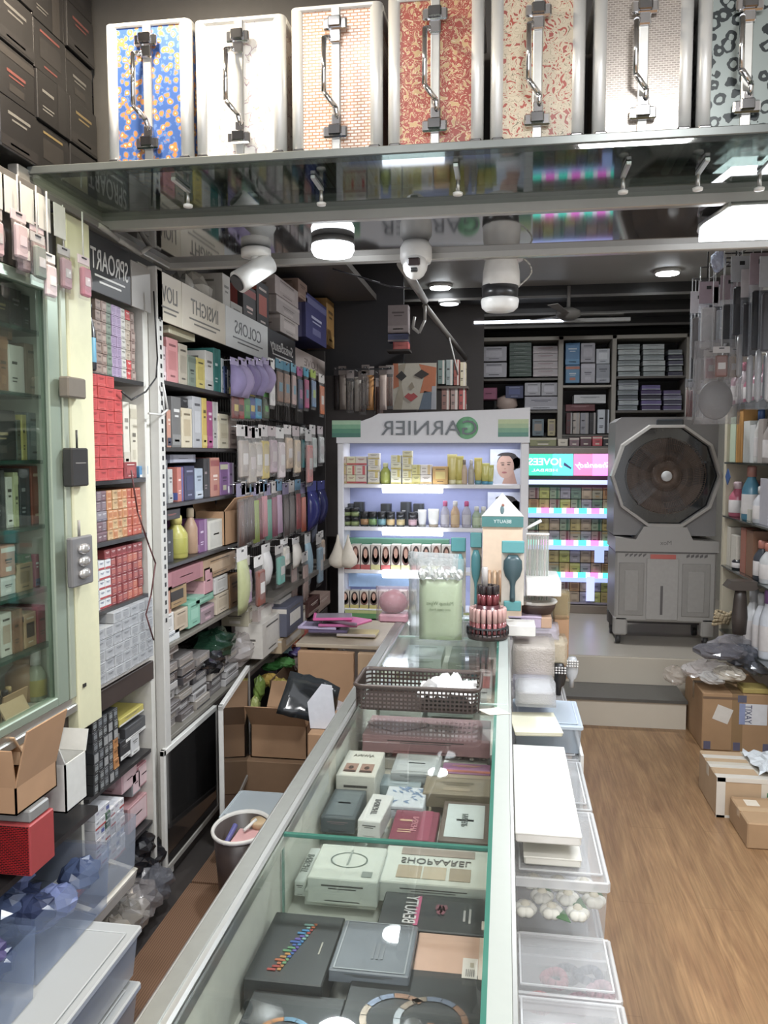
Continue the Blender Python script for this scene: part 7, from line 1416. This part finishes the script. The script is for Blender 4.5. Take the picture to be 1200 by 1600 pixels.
# ================================================================ RIGHT WALL SHELVES
RX = 1.35
t = thing('right_shelf_unit', 'beige shelf unit with dark glass shelves on the right wall', 'shelving', (1.55, 4.3, 0))
ry1 = PX(1133, 700, RX)[0]
zR = [PX(1135, y, RX)[1] for y in (635, 722, 806, 885)]
mb = MB(); mb.box(RX, RX+.40, ry1-.03, ry1+.02, 0, PX(1133, 556, RX)[1], mat('c5b99c', .5, 0, .04), .003); mb.box(XR-.06, XR-.04, 3.2, ry1, 0, 2.2, mat('9a8f7c', .5)); mb.box(1.47, XR-.06, 3.2, ry1, .36, .49, mat('cfc8b6', .5)); mb.build('carcass', t)
for z in zR+[.50]: MB().box(RX-.01, XR-.06, 3.2, ry1-.03, z-.010, z, mat('26302b', .12, 0, .1, 10, .5)).build('glass_shelf', t)
GRt = 'bottles and boxes on the right shelves'
WR = ['on the highest right-hand shelf', 'on the second right-hand shelf', 'on the third right-hand shelf', 'on the fourth right-hand shelf', 'on the lowest right-hand shelf']
def rR(kind, px0, px1, pt, si, col, acc, nm, pb=None):
    X_ = RX+.02; y1 = PX(px0, 700, X_)[0]; y0 = PX(px1, 700, X_)[0]; zt = PX((px0+px1)/2, pt, X_)[1]; z0 = (zR+[.5])[si]
    if pb: z0 = PX((px0+px1)/2, pb, X_)[1]
    y0, y1 = min(y0, y1)+.004, max(y0, y1)
    if kind == 'box': pbox('product_box', f'{nm} box {WR[si]}', 'box', X_, X_+.08, y0, y1, z0, zt, col, acc, '4a4642', 1, '', GRt)
    else: bottle('toiletry_bottle', f'{nm} bottle {WR[si]}', X_+.03, (y0+y1)/2, z0, min(.05, (y1-y0)*.45), zt-z0, mat(col, .3), mat(acc, .35), mat('d8d0cc', .4), group=GRt)
for a in [('b', 1139, 1148, 572, 0, 'b06a80', 'd87a98', 'rose spray'), ('b', 1148, 1158, 568, 0, 'd8c4c8', 'c8486a', 'white and pink'), ('b', 1160, 1169, 580, 0, 'b84468', 'e8d8dc', 'hot pink pump'), ('b', 1170, 1180, 572, 0, 'c05878', 'e8e0e0', 'pink spray'), ('b', 1180, 1187, 570, 0, 'c87890', 'd8406a', 'light pink'), ('box', 1188, 1197, 556, 0, '24282c', '3a4044', 'black'), ('box', 1197, 1206, 560, 0, 'b84a30', 'c86a48', 'orange-red'),
          ('box', 1140, 1149, 652, 1, 'b8c8a8', '48903c', 'green and white'), ('box', 1150, 1160, 640, 1, 'd09020', 'e0a83c', 'amber tall'), ('box', 1161, 1171, 658, 1, 'd8d8d0', '3a8a5a', 'white-green'), ('box', 1171, 1180, 664, 1, 'd4d4d0', '2c58a0', 'white-blue'), ('b', 1176, 1183, 640, 1, 'd8d4cc', '2c5a98', 'blue-capped'), ('box', 1184, 1192, 655, 1, 'b0a49c', '7a4a44', 'brown-grey'), ('b', 1192, 1202, 648, 1, 'a89c94', 'd0c8c4', 'greyish pump'),
          ('b', 1139, 1156, 753, 2, 'c0506a', 'd8b8bc', 'large pink'), ('b', 1158, 1178, 728, 2, '3f86a0', 'c08070', 'tall blue and red'), ('box', 1160, 1176, 795, 2, 'c8c4b4', 'b0ac9c', 'white squat', ), ('b', 1180, 1192, 760, 2, 'c4c4c8', 'd8d8d4', 'milky white'), ('box', 1190, 1204, 748, 2, 'b8b4bc', '8a90b8', 'pale lilac'),
          ('box', 1137, 1146, 824, 3, 'c8c0b0', '2a2826', 'black-striped'), ('box', 1147, 1156, 838, 3, 'd4ccbc', 'b8983c', 'gold-dotted'), ('b', 1150, 1158, 870, 3, '1c1a24', '2a2836', 'small violet-black'), ('box', 1162, 1170, 826, 3, 'a86048', 'c88a60', 'terracotta'), ('box', 1171, 1182, 830, 3, '8a5c3c', 'b0a040', 'brown and yellow'), ('b', 1184, 1194, 846, 3, '3a3e48', 'd8806a', 'peach-capped'), ('b', 1194, 1206, 850, 3, 'c8c8c8', 'd88068', 'white peach-capped'),
          ('b', 1172, 1184, 925, 4, 'd8dadc', 'c8ccd0', 'white'), ('b', 1186, 1196, 930, 4, 'd4d6dc', 'd0d4d8', 'slim white'), ('b', 1196, 1206, 925, 4, 'd0d4dc', '8a58a0', 'purple-marked white')]:
    rR(a[0], a[1], a[2], a[3], a[4], a[5], a[6], a[7])
for si, its in enumerate(((('a8606e', 'rose'), ('c8b0b4', 'pale pink'), ('5a3038', 'wine'), ('b87080', 'salmon pink'), ('d0c8c8', 'white')), (('b0a488', 'sand'), ('7a9a70', 'sage'), ('c8c4b8', 'cream'), ('a87850', 'caramel'), ('8a8c94', 'grey')), (('a05a60', 'brick pink'), ('6a8894', 'steel blue'), ('c4bcb0', 'ivory'), ('8c7aa0', 'violet'), ('b8a890', 'beige')), (('8a6850', 'cocoa'), ('c0b49c', 'oat'), ('5a4a44', 'dark brown'), ('b09468', 'ochre'), ('98908c', 'taupe')))):
    for q, (c, n) in enumerate(its):
        y1_ = ry1-.10-q*.19; pbox('product_box', f'{n} box in the back row {WR[si]}', 'box', RX+.16, RX+.26, y1_-.13, y1_, zR[si], zR[si]+.16+.03*((q+si) % 3), c, 'c8c0b8', '4a4642', q % 4, '', GRt)
# blue diamond card on third right shelf
y, z = PX(1142, 745, RX); mb = MB(); mb.prism([(RX-.02, y, z-.05), (RX-.02, y-.06, z), (RX-.02, y, z+.05), (RX-.02, y+.05, z)], (.004, 0, 0), mat('2c5a98', .4)); mb.build('blue_card', label='blue diamond-shaped card on the third right-hand shelf post', cat='card')
x, z = PY(1155, 985, 4.55)
t = thing('wooden_mallet', 'dark brown broom-like wooden tool head-up on the right boxes', 'tool', (x, 4.55, z-.02))
mb = MB(); _, za = PY(1155, 915, 4.55)
mb.rings([[(x+w_*math.cos(2*PI*i/12), 4.55+.025*math.sin(2*PI*i/12), z+(za-z)*f) for i in range(12)] for f, w_ in ((-.08, .036), (.3, .042), (.7, .034), (1, .026))], mat('3f332c', .4)); mb.build('handle', t)
mb = MB(); mb.prism([(x-.085, 4.50, za-.005), (x-.06, 4.50, za+.03), (x+.07, 4.50, za+.03), (x+.10, 4.50, za+.0), (x+.05, 4.50, za-.02), (x-.05, 4.50, za-.02)], (0, .09, 0), mat('463a31', .4)); mb.build('cross_head', t)
x, z = PY(1126, 965, 5.13); mb = MB()
for k in range(5):
    pts = [(x+.045*math.cos(a*PI/6)+.004*k, 5.13+.03*math.sin(a*PI/6), z-.035+.016*k+.01*math.sin(a*.8+k)) for a in range(13)]; mb.tube(pts, .009, mat('c4ac80', .8), 6)
mb.build('rope_coil', label='coil of beige rope lying by the right shelf post', cat='rope')
# hanging brush bags, upper right
t = thing('hanging_rail', 'thin dark rail carrying the plastic-bagged brushes at upper right', 'rail', (1.2, 4.3, 2.62))
mb = MB()
for xx in (1.18, 1.34): mb.cyl((xx, 3.3, 2.62), (xx, 5.2, 2.62), .006, .006, DARK, 8)
for xx in (1.18, 1.34):
    for yy in (3.4, 5.1): mb.cyl((xx, yy, 2.62), (xx, yy, 3.0), .005, .005, DARK, 8)
mb.build('rail_tube', t)
mb = MB()
for px, py, Y in ((1094, 455, 4.7), (1108, 440, 4.6), (1118, 445, 4.7), (1131, 448, 4.6), (1142, 430, 4.4), (1160, 400, 4.2), (1176, 420, 4.1), (1190, 395, 4.0), (1206, 400, 3.9), (1078, 592, 5.0), (1085, 592, 5.03), (1092, 592, 5.06), (1100, 592, 5.09), (1108, 592, 5.12), (1112, 547, 4.5), (1122, 540, 4.4), (1132, 551, 4.3), (1104, 553, 4.2)):
    x, z = PY(px, py, Y); MB().cyl((x, Y, 2.62), (1.34, Y, 2.62), .004, .004, DARK, 6).build('cross_hook', t)
hl = [(1094, 455, 625, 4.7, 3.2, '6a6462', 'grey-brown'), (1108, 440, 610, 4.6, 2.6, 'c8c4c4', 'white-handled'), (1118, 445, 600, 4.7, 2.2, '2a2c34', 'black slim'), (1131, 448, 600, 4.6, 2.2, 'b8bcc4', 'pale'), (1142, 430, 620, 4.4, 3.0, '3a3a3e', 'charcoal paddle'), (1160, 400, 600, 4.2, 3.0, '2c2c30', 'large black paddle'), (1176, 420, 640, 4.1, 3.0, '36343a', 'dark round'), (1190, 395, 640, 4.0, 3.2, '222226', 'black vented'), (1206, 400, 640, 3.9, 3.0, '444248', 'smoky')]
for i, (px, pt, pb, Y, w_, c, n) in enumerate(hl):
    x, z = PY(px, pt, Y); h = z-PY(px, pb, Y)[1]
    hang_pack(f'clear bag with {n} hair brush hanging at upper right', x, Y, z, .10, h, mat(c, .35), mat(('c8c4c8', 'a8929c', 'b8bcc4')[i % 3], .3), 'Y', film('d8dce4', .05, .08, 20), 'bagged brushes hanging at upper right', 'bagged_brush', 2.62, .03, 'brush', 'hairbrush')
x, z = PY(1118, 625, 4.3); t = thing('bagged_paddle_brush', 'large round grey paddle in a clear bag, lowest of hanging brushes', 'hairbrush', (x, 4.3, z-.1))
MB().lathe([(.03, -.012), (.095, -.006), (.1, .004), (.08, .012)], (x, 4.3, z), mat('5d5856', .5), 24, 'Y', sx=.85, sy=1).build('paddle_pad', t)
MB().cyl((x+.02, 4.3, z+.09), (x+.05, 4.3, z+.28), .014, .018, mat('6a6664', .4)).build('brush_handle', t)
mb = MB(); pillow(mb, x-.11, x+.12, z-.12, z+.3, 4.3, .03, film('b8b4b4', .3, .12, 22), 10, .004, 8); mb.build('clear_bag', t)
for i, (px, c, n) in enumerate(((1078, '8a3a44', 'dark red'), (1085, '98a4b4', 'steel'), (1092, '5c6878', 'slate'), (1100, 'c4ccd8', 'silver'), (1108, '3c4048', 'charcoal'))):
    x, z = PY(px, 592, 5.0); hang_pack(f'{n} comb pack hanging in front of the back shelves', x, 5.0+.03*i, z, .05, .24, mat(c, .3), mat('a8acb4', .3), 'Y', FILM, 'comb packs before the back shelves', 'hanging_pack', 2.62, .012, 'rods')
for i, (px, py, c) in enumerate(((1112, 592, 'a84a58'), (1122, 585, 'b0a090'), (1132, 596, 'b89a78'), (1104, 598, '8a5a50'))):
    x, z = PY(px, py-45, 4.5); hang_pack(('red', 'beige', 'tan', 'brown')[i]+' pack hanging under the bagged brushes', x, 4.5-.1*i, z, .08, .16, mat(c, .5), mat('c8c0bc', .4), 'Y', FILM, 'packs under the bagged brushes', 'hanging_pack', 2.62, .02)
x, z = PY(1122, 408, 4.3); crumple('white_hook_bag', 'small white-blue plastic bag tied high beside the hanging brushes', 'bag', (x, 4.3, z), .035, .03, .05, film('c8d0e4', .7, .1), 3)
# ================================================================ CARTONS ON THE RIGHT FLOOR
def ship(label, x0, x1, y0, y1, z0, z1, col, tape, extra=None, rot=0, r=.8):
    c = ((x0+x1)/2, (y0+y1)/2, z0); t = thing('shipping_carton', label, 'carton', c, rot); M_ = MW[t.name]; a, b_, h = (x1-x0)/2, (y1-y0)/2, z1-z0
    mb = MB(); mb.m = M_; mb.box(-a, a, -b_, b_, 0, h, mat(col, r, 0, .1, 14), .005); mb.build('carton_body', t)
    mb = MB(); mb.m = M_; T = mat(tape, .25, 0, .03); mb.box(-.028, .028, -b_-.001, b_+.001, h*.0, h+.001, T) if extra != 'side' else None
    mb.box(-a-.001, a+.001, -.02, .02, h*.7, h+.0012, T); mb.build('packing_tape', t)
    return t, M_, a, b_, h
xa, ya = PZ(1085, 1160, .0); 
t, M_, a, b_, h = ship('large brown carton with blue-printed white label, topped by plastic bags', 1.065, 1.42, 4.43, 4.86, .0, .315, 'b08552', '9a7748')
mb = MB(); mb.m = M_; Y_ = -b_-.0015; mb.box(a*.05, a*.85, Y_-.001, Y_, h*.48, h*.84, mat('dcdcdf', .5)); mb.box(a*.05, a*.22, Y_-.002, Y_-.001, h*.48, h*.84, mat('8a98c4', .5)); mb.m = M_ @ Matrix.Translation((-a*.42, Y_, h*.64)) @ Matrix.Rotation(.35, 4, 'Y'); mb.box(-.042, .042, -.001, 0, -.042, .042, mat('dcd4c8', .5)); mb.build('labels', t)
text('YAXIT', .05, mat('34406a', .4), 'lettering', t, tuple(M_ @ Vector((a*.30, Y_-.001, h*.66))), (0, 0, -1), (1, 0, 0), True, width=h*.32)
mb = MB(); mb.m = M_
for q in range(3): mb.box(-a*.95+a*.85*q, -a*.75+a*.85*q, Y_-.001, Y_, h*.02, h*.16, mat('5c5a78', .5))
mb.box(-a*.0, a*.25, Y_-.0008, Y_, h*.86, h*.98, mat('5c5a70', .5)); mb.box(-a, a*.1, Y_-.0006, Y_, h*.90, h*.94, mat('7a5a3a', .5)); mb.build('printed_marks', t)
t, M_, a, b_, h = ship('brown carton bound with clear tape and a white plastic sheet on top', .935, 1.36, 3.60, 3.93, .0, .18, 'b9976c', 'cfc4b0')
mb = MB(); mb.m = M_; Tw = mat('d4ccbe', .3, 0, .04)
mb.box(-a-.002, -a+.035, -b_-.002, -b_, 0, h, Tw); mb.box(-a, a, -b_-.002, -b_, h*.9, h, Tw); mb.box(-a-.002, a*.5, -b_, -b_+.04, h, h+.0015, Tw); mb.box(-a-.002, a*.1, b_-.1, b_-.06, h, h+.0015, Tw); mb.box(-a-.002, a*.3, -.05, -.015, h, h+.0018, Tw); mb.box(-a, a*.2, -b_-.002, -b_, 0, h*.06, Tw)
mb.build('white_tape', t)
mb = MB(); mb.m = M_; mb.box(a*.05, a*.98, -b_-.003, -b_-.001, h*.35, h*.88, mat('cfd0cc', .3)); mb.box(-a*.02, a*.05, -b_-.003, -b_-.001, h*.45, h*.68, mat('2c7a3c', .4)); mb.box(a*.3, a*.4, -b_-.004, -b_-.003, h*.45, h*.75, mat('5a5c5a', .4)); mb.build('shipping_label', t)
mb = MB(); rr = random.Random(8); V = []; G = 10
for i in range(G):
    for j in range(G): V.append((1.12+.24*i/(G-1)+rr.uniform(-.008, .008), 3.62+.28*j/(G-1)+rr.uniform(-.01, .01), .186+abs(math.sin(i*1.3+j*.9))*.018+rr.random()*.01))
mb.add(V, [(i*G+j, (i+1)*G+j, (i+1)*G+j+1, i*G+j+1) for i in range(G-1) for j in range(G-1)], mat('d3d8dc', .25)); mb.build('plastic_sheet', label='crumpled white plastic sheet lying on the taped carton', cat='plastic sheet')
t, M_, a, b_, h = ship('small brown carton nearest the camera on the right floor', .985, 1.34, 3.32, 3.58, .0, .108, 'ad8656', 'bd9868', rot=-.0)
mb = MB(); mb.m = M_; mb.box(-a*.75, -a*.45, b_*.3, b_*.75, h, h+.001, mat('d8ccb8', .4)); mb.build('label_patch', t)
tr = [(1105, 1045, 4.6, .11, .045, 'c8c0bc', .55, 'pale grey crumpled'), (1082, 1048, 4.6, .055, .03, 'd4ccc8', .5, 'whitish clear'), (1150, 1012, 4.75, .15, .07, '9a969a', .5, 'smoky clear'), (1165, 1025, 4.6, .10, .06, '5c5e66', .7, 'dark slate'), (1125, 1018, 4.45, .13, .04, '6c6a70', .65, 'grey flattened'), (1138, 1052, 4.5, .08, .035, 'd8cfc0', .7, 'beige padded'), (1185, 1040, 4.55, .07, .05, '787c84', .6, 'shiny grey'), (1112, 1058, 4.5, .07, .03, 'd8d4d0', .6, 'milky folded'), (1055, 1055, 4.72, .06, .05, 'c4b8ac', .35, 'thin clear')]
for i, (px, py, Y, rx, rz, c, op, n) in enumerate(tr):
    x, z = PY(px, py, Y); crumple('poly_bag', f'{n} plastic bag heaped on the large labelled carton' if i < 8 else 'thin clear plastic bag on the dark step edge', 'bag', (x, Y, z), rx, .1, rz, film(c, op, .1), 80+i, 'plastic bags heaped on the right carton', .3, 18, 10)
MB().box(1.27, 1.41, 4.44, 4.56, .317, .345, mat('b8a040', .4), .004).build('yellow_packet', label='yellow packet under the plastic bags on the labelled carton', cat='packet')
# ================================================================ BACK LEFT: HANGING GOODS, POSTER, UPPER LEDGE
struct('trim_18', MB().box(-1.6, -.75, 5.9, 5.95, 1.86, 3.0, mat('211c20', .6)))
struct('trim_19', MB().box(-1.6, -.2, 7.2, 7.25, .0, 3.0, mat('3a302c', .6)))
PYb = 5.6
x0, zt = PY(614, 568, PYb); x1, _ = PY(682, 568, PYb); _, zb = PY(640, 640, PYb)
t = thing('lip_poster', 'poster of a pale face with red lips and orange shapes, back left', 'poster', ((x0+x1)/2, PYb, zb))
MB().box(x0, x1, PYb, PYb+.01, zb, zt, mat('c2b8a2', .5)).build('card', t); w_, h = x1-x0, zt-zb
def pol(mb, pts, m, k): mb.poly([(x0+w_*u, PYb-.0008*k, zb+h*v) for u, v in pts], m)
mb = MB(); pol(mb, [(0, 0), (.12, .45), (.1, .95), (.3, 1), (.2, .55), (.25, .3), (.2, 0)], mat('a89a80', .5), 1); pol(mb, [(.62, .35), (.98, .4), (1, .9), (.6, .98), (.72, .7)], mat('c86a2c', .5), 1); pol(mb, [(0, .45), (.14, .5), (.12, 1), (0, 1)], mat('c0642c', .5), 2); pol(mb, [(.6, 0), (1, 0), (1, .35), (.72, .4)], mat('5c6c7c', .5), 1); pol(mb, [(.88, 0), (1, 0), (1, .5), (.9, .5)], mat('a8a8ac', .5), 2); mb.build('colour_shapes', t)
mb = MB(); pol(mb, [(.06, .72), (.2, .84), (.32, .72), (.2, .62)], mat('2a2420', .5), 3); pol(mb, [(.48, .74), (.66, .86), (.84, .76), (.66, .66)], mat('34281f', .5), 3); pol(mb, [(.36, .5), (.42, .42), (.5, .48), (.44, .6)], mat('9a8a70', .5), 3); mb.build('eyes', t)
mb = MB(); pol(mb, [(.26, .28), (.36, .36), (.42, .33), (.48, .36), (.58, .28), (.42, .17)], mat('b83430', .5), 4); mb.build('red_lips', t)
tools = [(535, 600, '8a7a6c', 'taupe'), (546, 605, 'b0a090', 'pale handled'), (556, 602, 'c4b8a8', 'cream'), (566, 608, '6a5448', 'dark'), (577, 600, 'd08a2c', 'orange'), (588, 605, 'b87850', 'copper'), (598, 600, 'c8b0a0', 'rosy'), (608, 598, '9a6a50', 'brown'), (525, 600, '4a3e38', 'umber'), (571, 598, '9a8a7c', 'grey-brown'), (592, 618, '5c4038', 'wine brown')]
struct('trim_20', MB().box(-1.55, -.62, 5.62, 5.66, 1.0, 2.15, mat('4a3e38', .6)))
a_ = PY(520, 572, 5.5); b_ = PY(612, 572, 5.5); hb_ = MB()
hb_.box(a_[0], b_[0], 5.49, 5.5, a_[1]-.03, a_[1]-.02, BLACK)
for px, py, c, n in tools: x, z = PY(px, py-28, 5.5); hb_.cyl((x, 5.48, z-.02), (x, 5.62, z-.02), .004, .004, GREY, 6)
hb_.build('peg_hooks', label='row of peg hooks holding the make-up brush packs', cat='hooks')
for i, (px, py, c, n) in enumerate(tools):
    x, z = PY(px, py-28, 5.5); hang_pack(f'{n} make-up brush pack hanging left of the lip poster', x, 5.5+(i % 3)*.03, z, .055, .30, mat(c, .4), mat(('8a7a70', 'b8a8a0', '4a4040')[i % 3], .4), 'Y', FILM if i % 2 else None, 'make-up brush packs left of the lip poster', 'hanging_pack', 0, .012, 'rods')
GU = 'boxes above and around the lip poster'
def uY(label, px0, px1, pt, pb, Y, d, col, acc='c0b8b0', ink='4a4440', st=1): boxY('stock_carton', label, 'box', px0, px1, pt, pb, Y, d, col, acc, ink, st, GU)
uY('tall mauve-grey carton high on the back left ledge', 606, 638, 477, 520, 5.55, .1, '8c7c7a', '9c8c88', '5a4c4a', 0)
uY('blue-striped carton in the high back left stack', 606, 638, 522, 534, 5.55, .1, '4a5078', '9a8c88', '3a3a4c', 0)
uY('red carton at the foot of the high back left stack', 614, 638, 534, 546, 5.55, .1, 'b8403a', 'c85a50', '6a2420', 4)
for i, (a, b_, pt, pb, c, n) in enumerate(((684, 696, 563, 600, '6a8078', 'grey-green'), (697, 708, 562, 602, '8a9490', 'pale green-grey'), (709, 718, 562, 602, '94402f', 'rust red'), (719, 728, 566, 603, 'c4b490', 'cream'), (690, 703, 605, 640, '8a5c50', 'brown-red'), (704, 716, 604, 640, '9a7a70', 'rosy brown'), (717, 728, 604, 640, 'a83a34', 'red'))):
    uY(f'{n} upright box right of the lip poster', a, b_, pt, pb, 6.0, .12, c, 'c8bcb0', '3a3430', 3)
struct('trim_21', MB().box(*(lambda a, b: (a[0], b[0]))(PY(682, 604, 6.0), PY(731, 604, 6.0)), 5.99, 6.2, PY(700, 604.5, 6.0)[1]-.012, PY(700, 603.5, 6.0)[1], mat('5a4c40', .5)))
struct('trim_22', MB().box(*(lambda a, b: (a[0], b[0]))(PY(682, 641, 6.0), PY(731, 641, 6.0)), 5.99, 6.2, 1.0, PY(700, 641, 6.0)[1], mat('3a302a', .5)))
struct('trim_23', MB().box(*(lambda a, b: (a[0], b[0]))(PY(604, 546, 5.55), PY(640, 546, 5.55)), 5.54, 5.7, PY(620, 549, 5.55)[1], PY(620, 546, 5.55)[1], mat('3a302a', .5)))
# hanging slanted grey awning rail and white cables at the back left ceiling
for i, (p0, p1, Y0_, Y1_, c, r_) in enumerate((((628, 412), (664, 470), 3.3, 5.2, 'a8a49e', .022), ((664, 478), (728, 560), 5.2, 6.8, '7a746c', .02), ((700, 520), (716, 585), 6.0, 6.0, 'b8b4ac', .006))):
    a = PY(p0[0], p0[1], Y0_); b_ = PY(p1[0], p1[1], Y1_)
    MB().cyl((a[0], Y0_, a[1]), (b_[0], Y1_, b_[1]), r_, r_, mat(c, .4), 10).build('ceiling_pipe', label=('thick grey pipe slanting under the ceiling left of the downlight', 'grey pipe section running down toward the back shelves', 'thin pale rod hanging by the back pipe')[i], cat='pipe')
mb = MB(); pts = [PY(*p, 5.0) for p in ((664, 478), (664, 500), (655, 520), (645, 512), (648, 495))]; mb.tube([(a, 5.0, b) for a, b in pts], .010, mat('b0aca4', .4), 6); mb.build('cable', label='white cable loop hanging from the back left pipe', cat='cable')
mb = MB(); pts = [PY(*p, 4.0) for p in ((520, 420), (560, 432), (610, 448), (640, 450))]; mb.tube([(a, 4.0, b) for a, b in pts], .004, mat('3a3a44', .4), 6); mb.build('cable', label='thin dark cable sagging below the loft at middle left', cat='cable')
# pale ledge beam under the loft edge (white board seen behind the second rail)
struct('trim_24', MB().box(-1.2, .2, 2.86, 2.92, 2.325, 2.345, mat('d8dad6', .4)))
struct('trim_25', MB().box(-1.6, -.95, 4.4, 5.9, 2.72, 2.76, mat('6a635c', .5)))
